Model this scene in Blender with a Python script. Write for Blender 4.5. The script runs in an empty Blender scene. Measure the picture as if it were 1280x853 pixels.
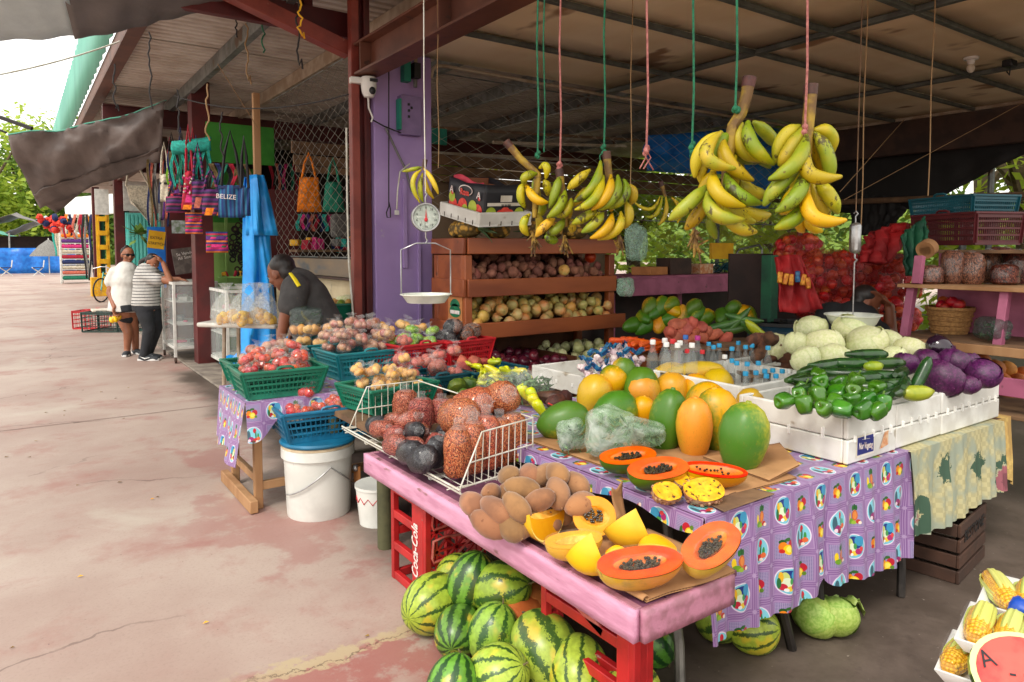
import bpy,math,random
from mathutils import Vector,Matrix,Euler,noise
SC=bpy.context.scene
R=math.radians
random.seed(7)
CAM_H,FPX,YAW,PIT,SHIFT=1.48,880.0,R(35),R(3.5),60.0
cam_d=bpy.data.cameras.new('camera')
cam=bpy.data.objects.new('camera',cam_d)
SC.collection.objects.link(cam)
cam.location=(0,0,CAM_H)
cam.rotation_euler=(R(90)-PIT,0,-YAW)
cam_d.sensor_width=36
cam_d.lens=FPX/1280*36
cam_d.shift_y=-SHIFT/1280
cam_d.clip_end=2000
cam_d.clip_start=0.05
SC.camera=cam
SUN_EL,SUN_DIR=R(50),Vector((-0.9,-0.42,0))
wd=bpy.data.worlds.new('World');SC.world=wd;wd.use_nodes=True
nt=wd.node_tree;bg=nt.nodes['Background']
sky=nt.nodes.new('ShaderNodeTexSky');sky.sky_type='NISHITA';sky.sun_disc=False
sky.sun_elevation=SUN_EL;sky.sun_rotation=math.atan2(SUN_DIR.x,SUN_DIR.y)
sky.air_density=1.0;sky.dust_density=3.0
mx=nt.nodes.new('ShaderNodeMix');mx.data_type='RGBA'
mx.inputs[0].default_value=0.75
nt.links.new(sky.outputs[0],mx.inputs[6]);mx.inputs[7].default_value=(10.5,10.0,9.1,1)
nt.links.new(mx.outputs[2],bg.inputs['Color']);bg.inputs['Strength'].default_value=0.15
sun_d=bpy.data.lights.new('sun','SUN');sun=bpy.data.objects.new('sun',sun_d);SC.collection.objects.link(sun)
sun_d.energy=1.3;sun_d.angle=R(14);sun_d.color=(1,.95,.87)
sv=SUN_DIR.normalized()*math.cos(SUN_EL)+Vector((0,0,math.sin(SUN_EL)))
sun.rotation_euler=sv.to_track_quat('Z','Y').to_euler()
SC.view_settings.view_transform='Standard';SC.view_settings.look='None'
SC.view_settings.exposure=0.56;SC.view_settings.gamma=1
SC.cycles.use_denoising=True
SC.cycles.max_bounces=8;SC.cycles.diffuse_bounces=6;SC.cycles.glossy_bounces=3
SC.cycles.transmission_bounces=6;SC.cycles.transparent_max_bounces=16
SC.cycles.caustics_reflective=False;SC.cycles.caustics_refractive=False
SC.cycles.sample_clamp_indirect=6
_fw=Vector((math.sin(YAW)*math.cos(PIT),math.cos(YAW)*math.cos(PIT),-math.sin(PIT)))
_rt=Vector((math.cos(YAW),-math.sin(YAW),0))
_up=Vector((math.sin(YAW)*math.sin(PIT),math.cos(YAW)*math.sin(PIT),math.cos(PIT)))
EYE=Vector((0,0,CAM_H))
def ray(px,py):return _fw+_rt*((px-640)/FPX)+_up*((366.5-py)/FPX)
def P(px,py,z):r=ray(px,py);return EYE+r*((z-CAM_H)/r.z)
def PD(px,py,d):return EYE+ray(px,py)*d
def PX(px,py,x):r=ray(px,py);return EYE+r*(x/r.x)
def PY(px,py,y):r=ray(px,py);return EYE+r*(y/r.y)
def depth(p):return(Vector(p)-EYE).dot(_fw)
def msz(px,p):return px*depth(p)/FPX
def U(a,b):return random.uniform(a,b)
class MB:
 def __init__(s):s.v=[];s.f=[];s.M=None;s.uv=None
 def add(s,vs,fs,M=None):
  n=len(s.v)
  for p in vs:
   p=Vector(p)
   if M is not None:p=M@p
   if s.M is not None:p=s.M@p
   s.v.append(p)
  s.f+=[tuple(i+n for i in f)for f in fs]
  return s
 def box(s,c,d,M=None):
  x,y,z=d[0]/2,d[1]/2,d[2]/2
  T=Matrix.Translation(Vector(c))
  if M is not None:T=T@M
  return s.add([(-x,-y,-z),(x,-y,-z),(x,y,-z),(-x,y,-z),(-x,-y,z),(x,-y,z),(x,y,z),(-x,y,z)],[(0,3,2,1),(4,5,6,7),(0,1,5,4),(1,2,6,5),(2,3,7,6),(3,0,4,7)],T)
 def bar(s,a,b,w,h=None,upv=(0,0,1)):
  """a square bar from a to b"""
  a,b=Vector(a),Vector(b);d=b-a;L=d.length;h=h or w
  z=d.normalized();u=Vector(upv)
  if abs(z.dot(u))>.95:u=Vector((1,0,0))
  x=u.cross(z).normalized();y=z.cross(x)
  M=Matrix((x,y,z)).transposed().to_4x4();M.translation=(a+b)/2
  X,Y,Z=w/2,h/2,L/2
  return s.add([(-X,-Y,-Z),(X,-Y,-Z),(X,Y,-Z),(-X,Y,-Z),(-X,-Y,Z),(X,-Y,Z),(X,Y,Z),(-X,Y,Z)],[(0,3,2,1),(4,5,6,7),(0,1,5,4),(1,2,6,5),(2,3,7,6),(3,0,4,7)],M)
 def tube(s,pts,r,n=6,closed=False,cap=True,flat=None):
  pts=[Vector(p)for p in pts];m=len(pts)
  rs=r if isinstance(r,(list,tuple))else[r]*m
  vs=[];prev=None
  for i,p in enumerate(pts):
   if closed:t=pts[(i+1)%m]-pts[i-1]
   else:t=pts[min(i+1,m-1)]-pts[max(i-1,0)]
   t=t.normalized()if t.length>1e-9 else Vector((0,0,1))
   if prev is None:
    u=Vector((0,0,1))if abs(t.z)<.9 else Vector((1,0,0))
    x=u.cross(t).normalized()
   else:
    x=(prev-t*prev.dot(t))
    x=x.normalized()if x.length>1e-6 else prev
   y=t.cross(x);prev=x
   for k in range(n):
    a=2*math.pi*k/n
    vs.append(p+x*(rs[i]*math.cos(a))+y*(rs[i]*math.sin(a)*(flat or 1)))
  fs=[]
  for i in range(m if closed else m-1):
   j=(i+1)%m
   for k in range(n):fs.append((i*n+k,i*n+(k+1)%n,j*n+(k+1)%n,j*n+k))
  if cap and not closed:
   fs.append(tuple(range(n-1,-1,-1)));fs.append(tuple(range((m-1)*n,m*n)))
  return s.add(vs,fs)
 def cyl(s,a,b,r0,r1=None,n=10,cap=True):return s.tube([a,b],[r0,r0 if r1 is None else r1],n,cap=cap)
 def lathe(s,prof,n=14,M=None,fn=None):
  vs=[];fs=[];m=len(prof)
  for i,(r,z)in enumerate(prof):
   for k in range(n):
    a=2*math.pi*k/n;rr=r*(fn(a,i/(m-1))if fn else 1)
    vs.append((rr*math.cos(a),rr*math.sin(a),z))
  for i in range(m-1):
   for k in range(n):fs.append((i*n+k,i*n+(k+1)%n,(i+1)*n+(k+1)%n,(i+1)*n+k))
  if prof[0][0]>1e-6:fs.append(tuple(range(n-1,-1,-1)))
  if prof[-1][0]>1e-6:fs.append(tuple(range((m-1)*n,m*n)))
  return s.add(vs,fs,M)
 def ball(s,c,r,nu=12,nv=8,M=None,fn=None):
  if not isinstance(r,(tuple,list)):r=(r,r,r)
  vs=[];fs=[]
  for j in range(nv+1):
   t=math.pi*j/nv
   for k in range(nu):
    a=2*math.pi*k/nu
    d=Vector((math.sin(t)*math.cos(a),math.sin(t)*math.sin(a),-math.cos(t)))
    q=fn(d)if fn else 1
    vs.append((d.x*r[0]*q,d.y*r[1]*q,d.z*r[2]*q))
  for j in range(nv):
   for k in range(nu):fs.append((j*nu+k,j*nu+(k+1)%nu,(j+1)*nu+(k+1)%nu,(j+1)*nu+k))
  T=Matrix.Translation(Vector(c))
  if M is not None:T=T@M
  return s.add(vs,fs,T)
 def grid(s,nu,nv,fn,M=None,close=False):
  vs=[fn(i/nu,j/nv)for j in range(nv+1)for i in range(nu+1)]
  fs=[(j*(nu+1)+i,j*(nu+1)+i+1,(j+1)*(nu+1)+i+1,(j+1)*(nu+1)+i)for j in range(nv)for i in range(nu)]
  return s.add(vs,fs,M)
 def prism(s,out,z0,z1,M=None):
  n=len(out)
  vs=[(x,y,z0)for x,y in out]+[(x,y,z1)for x,y in out]
  fs=[tuple(range(n-1,-1,-1)),tuple(range(n,2*n))]+[(i,(i+1)%n,n+(i+1)%n,n+i)for i in range(n)]
  return s.add(vs,fs,M)
 def mesh(s,name,mat=None,smooth=True,ang=0.7,uv=None):
  me=bpy.data.meshes.new(name)
  me.from_pydata([tuple(p)for p in s.v],[],s.f)
  me.validate();me.update()
  if uv is not None:
   lay=me.uv_layers.new(name='UVMap')
   for lp in me.loops:lay.data[lp.index].uv=uv[lp.vertex_index]
  if mat:me.materials.append(mat)
  if smooth:
   me.shade_smooth();me.set_sharp_from_angle(angle=ang)
  return me
 def build(s,name,mat=None,parent=None,smooth=True,ang=0.7,bevel=0,solid=0,uv=None,sub=0):
  return place(s.mesh(name,mat,smooth,ang,uv),name,parent,bevel=bevel,solid=solid,sub=sub)
def place(me,name,parent=None,loc=None,rot=None,scale=None,bevel=0,solid=0,sub=0):
 o=bpy.data.objects.new(name,me);SC.collection.objects.link(o)
 if parent is not None:o.parent=parent
 if loc is not None:o.location=loc
 if rot is not None:o.rotation_euler=rot
 if scale is not None:o.scale=scale if isinstance(scale,(tuple,list,Vector))else(scale,)*3
 if sub:
  m=o.modifiers.new('sub','SUBSURF');m.levels=sub;m.render_levels=sub
 if solid:
  m=o.modifiers.new('solid','SOLIDIFY');m.thickness=solid;m.offset=0
 if bevel:
  m=o.modifiers.new('bevel','BEVEL');m.width=bevel;m.segments=2;m.limit_method='ANGLE'
 return o
def tag(o,label=None,cat=None,group=None,kind=None):
 if label:o['label']=label
 if cat:o['category']=cat
 if group:o['group']=group
 if kind:o['kind']=kind
 return o
def thing(name,label,cat,loc=(0,0,0),rz=0,group=None):
 o=bpy.data.objects.new(name,None);SC.collection.objects.link(o)
 o.location=loc;o.rotation_euler=(0,0,rz);o.empty_display_size=.05
 return tag(o,label,cat,group)
_kids={}
def kids(o):return[c for c in o.children]
def dup(root,loc,rot=None,scale=None,label=None,group=None,cat=None):
 """a thing with its parts and sub-parts, copied; mesh data shared"""
 def cp(o,par):
  c=o.copy();SC.collection.objects.link(c)
  if par is not None:c.parent=par
  for ch in o.children:cp(ch,c)
  return c
 r=cp(root,None);r.location=loc
 if rot is not None:r.rotation_euler=rot if isinstance(rot,(tuple,list,Euler))else(0,0,rot)
 if scale is not None:r.scale=(scale,)*3 if not isinstance(scale,(tuple,list))else scale
 if label:r['label']=label
 if group:r['group']=group
 if cat:r['category']=cat
 return r
def Rz(a):return Matrix.Rotation(a,4,'Z')
def Rx(a):return Matrix.Rotation(a,4,'X')
def Ry(a):return Matrix.Rotation(a,4,'Y')
def rnd_rot():return(U(0,6.28),U(0,6.28),U(0,6.28))
def lump(seed,amp,f=1.2):
 o=Vector((seed*3.1,seed*1.7,seed*.9))
 return lambda d:1+amp*noise.noise(d*f+o)*2
def wavy(p,f,seed=0):return noise.noise(Vector(p)*f+Vector((seed*5.3,seed*2.1,seed)))
def S(r,g,b):
 f=lambda c:(c/255/12.92 if c/255<=.04045 else((c/255+.055)/1.055)**2.4)
 return(f(r),f(g),f(b))
class NT:
 def __init__(s,name):
  s.m=bpy.data.materials.new(name);s.m.use_nodes=True
  s.t=s.m.node_tree;s.b=s.t.nodes['Principled BSDF'];s._co=None;s._rnd=None
 def n(s,typ,**k):
  o=s.t.nodes.new(typ)
  for a,v in k.items():setattr(o,a,v)
  return o
 def l(s,a,b):s.t.links.new(a,b)
 def val(s,sock,v):
  if hasattr(v,'is_linked')or hasattr(v,'node'):s.l(v,sock)
  else:sock.default_value=v
 def co(s,kind='Object'):
  if s._co is None:s._co=s.n('ShaderNodeTexCoord')
  return s._co.outputs[kind]
 def rnd(s):
  if s._rnd is None:s._rnd=s.n('ShaderNodeObjectInfo')
  return s._rnd.outputs['Random']
 def math(s,op,a,b=0.0,c=None):
  o=s.n('ShaderNodeMath',operation=op);s.val(o.inputs[0],a);s.val(o.inputs[1],b)
  if c is not None:s.val(o.inputs[2],c)
  return o.outputs[0]
 def noise(s,scale,co=None,detail=3,rough=.55,w=True,dist=0):
  o=s.n('ShaderNodeTexNoise');o.inputs['Scale'].default_value=scale;o.inputs['Detail'].default_value=detail
  o.inputs['Roughness'].default_value=rough;o.inputs['Distortion'].default_value=dist
  s.l(co if co is not None else s.co(),o.inputs['Vector'])
  if w:
   o.noise_dimensions='4D';s.l(s.math('MULTIPLY',s.rnd(),37.0),o.inputs['W'])
  return o.outputs['Fac']
 def voro(s,scale,co=None,out='Distance',feature='F1',rand=1):
  o=s.n('ShaderNodeTexVoronoi',feature=feature);o.inputs['Scale'].default_value=scale
  o.inputs['Randomness'].default_value=rand
  s.l(co if co is not None else s.co(),o.inputs['Vector'])
  return o.outputs[out]
 def ramp(s,f,stops,interp='LINEAR'):
  o=s.n('ShaderNodeValToRGB');o.color_ramp.interpolation=interp
  e=o.color_ramp.elements
  while len(e)<len(stops):e.new(.5)
  for el,(p,c)in zip(e,stops):
   el.position=p;el.color=(*c,1)if len(c)==3 else c
  s.l(f,o.inputs['Fac']);return o.outputs['Color']
 def step(s,f,lo,hi):
  o=s.n('ShaderNodeMapRange',interpolation_type='SMOOTHSTEP');s.val(o.inputs[0],f)
  o.inputs[1].default_value=lo;o.inputs[2].default_value=hi
  return o.outputs[0]
 def mix(s,f,a,b,mode='MIX'):
  o=s.n('ShaderNodeMix',data_type='RGBA',blend_type=mode)
  s.val(o.inputs[0],f)
  for i,v in((6,a),(7,b)):
   if isinstance(v,tuple):o.inputs[i].default_value=(*v,1)if len(v)==3 else v
   else:s.l(v,o.inputs[i])
  return o.outputs[2]
 def map(s,co,loc=(0,0,0),rot=(0,0,0),sc=(1,1,1)):
  o=s.n('ShaderNodeMapping');s.l(co,o.inputs[0]);o.inputs[1].default_value=loc;o.inputs[2].default_value=rot;o.inputs[3].default_value=sc
  return o.outputs[0]
 def vary(s,c,v=.2,h=.02,sat=.025):
  o=s.n('ShaderNodeHueSaturation')
  if isinstance(c,tuple):o.inputs['Color'].default_value=(*c,1)
  else:s.l(c,o.inputs['Color'])
  r=s.rnd()
  s.l(s.math('MULTIPLY_ADD',r,2*v,1-v),o.inputs['Value'])
  r2=s.math('FRACT',s.math('MULTIPLY',r,17.31))
  s.l(s.math('MULTIPLY_ADD',r2,2*h,.5-h),o.inputs['Hue'])
  r3=s.math('FRACT',s.math('MULTIPLY',r,61.7))
  s.l(s.math('MULTIPLY_ADD',r3,2*sat,1-sat),o.inputs['Saturation'])
  return o.outputs[0]
 def bump(s,h,strength=.3,dist=.01):
  o=s.n('ShaderNodeBump');o.inputs['Strength'].default_value=strength;o.inputs['Distance'].default_value=dist
  s.l(h,o.inputs['Height']);s.l(o.outputs[0],s.b.inputs['Normal']);return o
 def set(s,**k):
  names=dict(col='Base Color',rough='Roughness',metal='Metallic',alpha='Alpha',trans='Transmission Weight',coat='Coat Weight',crough='Coat Roughness',spec='Specular IOR Level',sss='Subsurface Weight',ior='IOR',emit='Emission Color',es='Emission Strength',sheen='Sheen Weight')
  for a,v in k.items():
   sk=s.b.inputs[names[a]]
   if isinstance(v,tuple):sk.default_value=(*v,1)if len(v)==3 else v
   elif isinstance(v,(int,float)):sk.default_value=v
   else:s.l(v,sk)
  return s
def mat(name,c1,c2=None,ns=8,rough=.55,var=0,hue=.015,bump=0,bs=60,bd=.004,lo=.38,hi=.62,spots=None,st=1,sc=(1,1,1),**k):
 """base colour with a second tone by noise, per-object variation, fine relief and optional spots (colour, scale, threshold)"""
 t=NT(name);co=t.co()
 if sc!=(1,1,1):co=t.map(co,sc=sc)
 col=c1
 if c2:col=t.mix(t.step(t.noise(ns,co,4),lo,hi),c1,c2)
 if spots:
  col=t.mix(t.math('MULTIPLY',t.step(t.noise(spots[1],co,3),spots[2],spots[2]+.06),st),col,spots[0])
 if var:col=t.vary(col,var,hue)
 t.set(col=col,rough=rough,**k)
 if bump:t.bump(t.noise(bs,co,4),bump,bd)
 return t.m
# materials of the setting
def floor_mat():
 t=NT('painted_concrete');co=t.co()
 n1=t.noise(.55,co,5,.6,w=False);n2=t.noise(1.5,co,6,.68,w=False,dist=.15);n3=t.noise(14,co,5,.7,w=False);n4=t.noise(.9,t.map(co,(7,3,0)),5,.6,w=False,dist=.8)
 st=t.noise(1.6,t.map(co,(2,9,0),(0,0,R(20)),(.6,1.3,1)),6,.7,w=False,dist=.2)
 base=t.mix(t.step(n1,.35,.65),S(176,159,148),S(158,135,125))
 gr=t.noise(70,co,3,.7,w=False);base=t.mix(t.math('MULTIPLY',t.step(gr,.5,.7),.22),base,S(120,100,94))
 base=t.mix(t.math('MULTIPLY',t.step(n2,.5,.7),.75),base,S(154,112,104))
 base=t.mix(t.math('MULTIPLY',t.step(n4,.56,.74),.5),base,S(186,180,166))
 base=t.mix(t.math('MULTIPLY',t.step(st,.6,.78),.4),base,S(140,72,72))
 base=t.mix(t.math('MULTIPLY',t.step(n3,.62,.8),.3),base,S(120,102,95))
 ce=t.n('ShaderNodeTexVoronoi',feature='DISTANCE_TO_EDGE');ce.inputs['Scale'].default_value=.55;cw=t.n('ShaderNodeVectorMath',operation='ADD');t.l(co,cw.inputs[0]);cn=t.n('ShaderNodeTexNoise');cn.inputs['Scale'].default_value=3;cn.inputs['Detail'].default_value=6;t.l(co,cn.inputs['Vector']);cs=t.n('ShaderNodeVectorMath',operation='SCALE');cs.inputs['Scale'].default_value=.35;t.l(cn.outputs['Color'],cs.inputs[0]);t.l(cs.outputs[0],cw.inputs[1]);t.l(cw.outputs[0],ce.inputs['Vector'])
 crack=t.math('MULTIPLY',t.math('LESS_THAN',ce.outputs['Distance'],.004),t.step(n1,.5,.56));base=t.mix(t.math('MULTIPLY',crack,.55),base,S(96,76,70))
 pit=t.math('MULTIPLY',t.step(t.noise(55,co,2,w=False),.7,.73),t.step(n2,.42,.6));base=t.mix(t.math('MULTIPLY',pit,.6),base,S(104,84,78))
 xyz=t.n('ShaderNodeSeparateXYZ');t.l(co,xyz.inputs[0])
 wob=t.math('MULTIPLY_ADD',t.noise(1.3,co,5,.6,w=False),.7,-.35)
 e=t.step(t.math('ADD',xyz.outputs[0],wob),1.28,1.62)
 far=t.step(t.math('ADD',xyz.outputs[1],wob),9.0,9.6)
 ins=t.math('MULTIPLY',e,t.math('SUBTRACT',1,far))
 bare=t.mix(t.step(n2,.4,.7),S(78,67,59),S(104,91,82))  # bare inner concrete, darkened by dirt and by roof shade put into colour
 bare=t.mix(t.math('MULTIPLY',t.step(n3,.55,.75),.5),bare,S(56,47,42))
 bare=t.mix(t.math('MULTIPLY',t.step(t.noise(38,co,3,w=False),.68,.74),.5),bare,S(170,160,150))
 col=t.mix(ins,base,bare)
 yy=t.math('ADD',xyz.outputs[1],t.math('ADD',t.math('MULTIPLY_ADD',n2,.3,-.15),t.math('MULTIPLY_ADD',n3,.12,-.06)))
 near=t.math('MULTIPLY',t.step(t.math('ADD',xyz.outputs[0],wob),.3,.75),t.math('SUBTRACT',1,t.step(t.math('ADD',xyz.outputs[0],wob),1.35,1.7)))
 band=t.math('ABSOLUTE',t.math('SUBTRACT',yy,2.42))
 redm=t.math('MULTIPLY',t.math('MULTIPLY',t.math('SUBTRACT',1,t.step(yy,2.4,2.46)),near),t.step(t.noise(4,co,6,.7,w=False),.4,.5))
 col=t.mix(t.math('MULTIPLY',redm,.75),col,S(150,88,82))
 redp=t.math('MULTIPLY',t.step(t.noise(1.1,t.map(co,(4,1,0)),6,.65,w=False),.53,.6),t.math('MULTIPLY',t.math('MULTIPLY',t.step(xyz.outputs[0],.2,1.0),t.math('SUBTRACT',1,t.step(t.math('ADD',xyz.outputs[0],wob),1.4,1.75))),t.math('SUBTRACT',1,t.step(xyz.outputs[1],6,8))))
 col=t.mix(t.math('MULTIPLY',redp,.5),col,S(150,92,88))
 bm=t.math('MULTIPLY',t.math('MULTIPLY',t.math('SUBTRACT',1,t.step(band,.035,.055)),near),t.step(t.noise(9,co,5,.7,w=False),.42,.5))
 col=t.mix(t.math('MULTIPLY',bm,.85),col,S(176,160,128))
 ln=t.math('MULTIPLY',t.math('LESS_THAN',t.math('ABSOLUTE',t.math('SUBTRACT',yy,2.40)),.004),near);col=t.mix(t.math('MULTIPLY',ln,.7),col,S(96,80,66))
 t.set(col=col,rough=t.math('MULTIPLY_ADD',n2,.3,.42),spec=.35)
 t.bump(t.math('ADD',n3,t.math('MULTIPLY',n2,1.5)),.25,.006)
 return t.m
M={}
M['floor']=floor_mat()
M['roofing']=mat('zinc_roofing',S(206,198,188),S(184,172,160),3,.6,bump=.1,bs=20)
M['galv']=mat('galvanised',S(128,132,130),S(96,100,98),9,.5,metal=.35,spots=(S(90,70,52),6,.6))
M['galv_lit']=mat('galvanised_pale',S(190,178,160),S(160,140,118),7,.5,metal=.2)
M['red_steel']=mat('red_oxide_steel',S(138,62,50),S(118,50,42),6,.5,bump=.15,bs=40,spots=(S(150,120,105),22,.68))
M['dark_red']=mat('dark_red_steel',S(92,26,26),S(74,22,22),5,.55,bump=.1)
M['brown_steel']=mat('brown_beam',S(104,62,46),S(84,48,36),4,.55,bump=.15,bs=30,spots=(S(70,44,36),16,.62))
M['purple']=mat('purple_wall',S(176,150,204),S(160,134,190),2.2,.65,bump=.25,bs=25,spots=(S(170,154,186),13,.68))
M['ply']=mat('plywood_ceiling',S(246,230,198),S(236,214,176),1.6,.7,bump=.08,bs=18,spots=(S(160,128,96),2.4,.6),sc=(1,.55,1))
M['batten']=mat('ceiling_batten',S(112,118,112),S(88,92,88),8,.5,metal=.3)
M['darkwood']=mat('dark_timber',S(70,48,38),S(52,36,30),6,.7,bump=.2)
M['beige_wall']=mat('beige_wall',S(196,182,148),S(176,160,126),3,.75,bump=.2,bs=40,spots=(S(130,120,104),5,.62))
M['plyboard']=mat('grey_plyboard',S(140,120,92),S(116,104,90),3.5,.7,bump=.15,spots=(S(80,92,100),3,.62),sc=(1,.4,1))
M['wire']=mat('fence_wire',S(176,172,160),S(150,146,136),20,.5,metal=.2)
M['wood']=mat('raw_timber',S(176,136,96),S(150,108,70),5,.7,bump=.3,bs=50,sc=(1,1,.15))
M['oldwood']=mat('old_timber',S(128,98,70),S(98,74,54),6,.75,bump=.35,bs=50)
M['teal_sheet']=mat('teal_sheet',S(84,164,142),S(66,146,126),.9,.5,sc=(1,2,.3))
M['teal']=mat('teal_paint',S(26,132,112),S(18,112,96),4,.5)
M['turq']=mat('turquoise_paint',S(86,196,184),S(110,206,196),4,.5)
M['yellow_paint']=mat('yellow_paint',S(236,182,24),S(220,160,14),6,.5)
M['green_paint']=mat('green_paint',S(60,142,44),S(46,124,34),4,.55)
M['lime']=mat('lime_paint',S(136,176,92),S(120,160,80),5,.6)
M['white_paint']=mat('white_paint',S(220,220,214),S(198,198,192),9,.45,spots=(S(160,150,138),11,.68))
M['tarp']=mat('grey_tarp',S(112,108,106),S(96,92,90),2.5,.6,bump=.25,bs=14,bd=.02)
M['tarp_light']=mat('pale_grey_tarp',S(190,208,212),S(172,190,196),2.5,.6,bump=.25,bs=14,bd=.02)
M['blue_tarp']=mat('blue_tarp',S(34,128,220),S(22,104,196),5,.38,bump=.3,bs=9,bd=.02)
M['blue_tarp_bright']=mat('bright_blue_tarp',S(20,136,216),S(30,156,232),5,.36,bump=.35,bs=9,bd=.02)
M['shade']=mat('black_shade_net',S(30,28,28),S(22,20,20),4,.8)
M['tan']=mat('tan_canvas',S(150,124,100),S(130,106,84),3,.8,bump=.2,sc=(1,1,.4))
M['white_plastic']=mat('white_plastic',S(224,224,220),None,rough=.4)
M['black']=mat('black_plastic',S(22,22,24),None,rough=.5)
M['dark_int']=mat('dark_back_wall',S(60,44,40),S(44,34,32),3,.8)
# ground
b=MB();b.grid(1,1,lambda u,v:(-150+300*u,-120+300*v,0))
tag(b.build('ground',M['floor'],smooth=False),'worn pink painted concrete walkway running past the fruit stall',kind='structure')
mj=mat('joint_dirt',S(140,116,108),S(120,100,92),10,.9)
for y in(7.05,12.5):
 b=MB();x0,x1=(-30,1.5)
 pts=[(x0+(x1-x0)*i/40,y+wavy((i*.4,y,0),1)*.012)for i in range(41)]
 b.add([(x,yy-.006,.004)for x,yy in pts]+[(x,yy+.006,.004)for x,yy in pts],[(i,i+1,41+i+1,41+i)for i in range(40)])
 tag(b.build('floor_joint',mj,smooth=False),kind='structure')
b=MB();b.box((2.7,9.5,.012),(2.0,9.4,.024))
tag(b.build('floor_kerb',mat('step_concrete',S(140,130,118),S(110,100,92),5,.8,bump=.3),bevel=.01),kind='structure')
_before=set(bpy.data.objects)
# the market shed
shed=thing('market_shed','open market shed with purple pillar, red steel posts, zinc roof and plywood ceiling','building',(2,4.4,0))
def sh(o):
 o.parent=shed;o.matrix_parent_inverse=Matrix.Translation((-2,-4.4,0));return o
def corr(name,x0,x1,y0,n,z,m,pitch=.2):
 b=MB();ys=[]
 for i in range(n):
  for f,h in((0,0),(.5,0),(.66,.022),(.86,.022)):ys.append((y0+(i+f)*pitch,h))
 ys.append((y0+n*pitch,0));k=len(ys)
 b.add([(x,y,z+h)for x in(x0,x1)for y,h in ys],[(i,i+1,k+i+1,k+i)for i in range(k-1)])
 return b.mesh(name,m,smooth=False)
roof_me=corr('roof_sheet',.75,9.5,-.01,10,0,M['roofing'],.1)
for i in range(12):sh(place(roof_me,'roof_sheet',scale=(1,1.03,1),loc=(0,2.4+i*1.0,3.17+(.004 if i%2 else 0))))  # near sheets left off, out of view, so light reaches the stall
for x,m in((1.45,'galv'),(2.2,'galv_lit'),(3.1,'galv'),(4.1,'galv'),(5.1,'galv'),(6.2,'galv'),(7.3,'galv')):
 b=MB()
 b.box((x,7.2,3.105),(.004,13,.12));b.box((x+.025,7.2,3.163),(.05,13,.004));b.box((x+.025,7.2,3.047),(.05,13,.004));b.box((x+.048,7.2,3.06),(.004,13,.02))
 sh(b.build('purlin',M[m],smooth=False))
b=MB();b.box((.74,9,3.2),(.03,17,.14));b.box((.78,9,3.13),(.11,17,.02));sh(b.build('fascia',M['brown_steel'],smooth=False))
b=MB()
ys=[(.5+i*.15,.02 if i%2 else 0)for i in range(118)];k=len(ys)
b.add([(.71-h,y,z)for z in(3.262,4.05)for y,h in ys],[(i,i+1,k+i+1,k+i)for i in range(k-1)]);sh(b.build('parapet_sheet',M['teal_sheet'],solid=.004))
for y,z in((8.9,2.96),(14.2,2.96)):
 b=MB();b.box((5,y,z),(8.4,.1,.17));b.box((5,y,z+.09),(8.4,.16,.012));b.box((5,y,z-.09),(8.4,.16,.012));sh(b.build('cross_beam',M['dark_red'],smooth=False))
b=MB();b.bar((1.82,4.46,2.78),(.76,4.46,3.1),.1,.09);sh(b.build('rafter',M['red_steel'],bevel=.004))
b=MB();b.box((1.35,4.6,2.98),(1.1,.06,.16));b.box((1.6,4.62,3.06),(.06,.06,.2));sh(b.build('rafter',M['dark_red'],bevel=.004))
b=MB();b.box((1.805,4.35,1.58),(.055,.06,3.16));sh(b.build('red_post',M['red_steel'],bevel=.005))
b=MB();b.box((1.885,4.45,1.58),(.1,.12,3.16));b.box((1.885,4.372,1.58),(.012,.035,3.16));sh(b.build('steel_channel',M['dark_red'],smooth=False))
b=MB();b.box((2.155,4.55,1.4),(.43,.4,2.796));sh(b.build('purple_pillar',M['purple'],bevel=.008))
b=MB();b.box((1.865,2.56,2.69),(.014,3.5,.19));b.box((1.865,2.56,2.6),(.15,3.5,.014));b.box((1.865,2.56,2.783),(.15,3.5,.014))
for y in(4.2,3.2,2.2):b.box((1.82,y,2.69),(.07,.012,.17))
sh(b.build('roof_beam',M['brown_steel'],smooth=False))
YS=.75
XB=[1.945,4.05,5.88,7.33];YB=[.75,1.35,1.96,2.43,2.97,3.7,4.4]  # ceiling shaped to stop short, out of view, to let sky light in
for i in range(3):
 for j in range(len(YB)-1):
  b=MB();x0,x1,y0,y1=XB[i]+.004,XB[i+1]-.004,YB[j]+.004,YB[j+1]-.004
  sag=U(-.012,.006)
  b.grid(6,3,lambda u,v:(x0+(x1-x0)*u,y0+(y1-y0)*v,2.806+sag*math.sin(u*3.14)*math.sin(v*3.14)))
  sh(b.build('ceiling_panel',M['ply'],solid=.006))
for x in XB[1:3]:
 b=MB();b.box((x,2.56,2.785),(.045,3.66,.03));sh(b.build('ceiling_batten',M['batten'],bevel=.003))
for y in YB[:-1]:
 for i in range(3):
  b=MB();b.box(((XB[i]+XB[i+1])/2,y,2.783+(.003 if i==1 else 0)),(XB[i+1]-XB[i]-.05,.035,.028));sh(b.build('ceiling_batten',M['batten'],bevel=.003))
b=MB();b.tube([(2.37,4.36,2.66),(2.385,4.36,2.72),(2.42,4.37,2.755),(2.5,4.38,2.765),(4.2,4.4,2.755),(7.3,4.42,2.765)],.013,8);sh(b.build('conduit',M['galv_lit']))
b=MB();b.box((7.45,2.6,2.62),(.1,3.8,.34));sh(b.build('side_beam',M['darkwood'],bevel=.006))
b=MB();b.box((7.34,2.6,2.79),(.03,3.7,.03));sh(b.build('edge_strip',M['galv_lit'],smooth=False))
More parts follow.
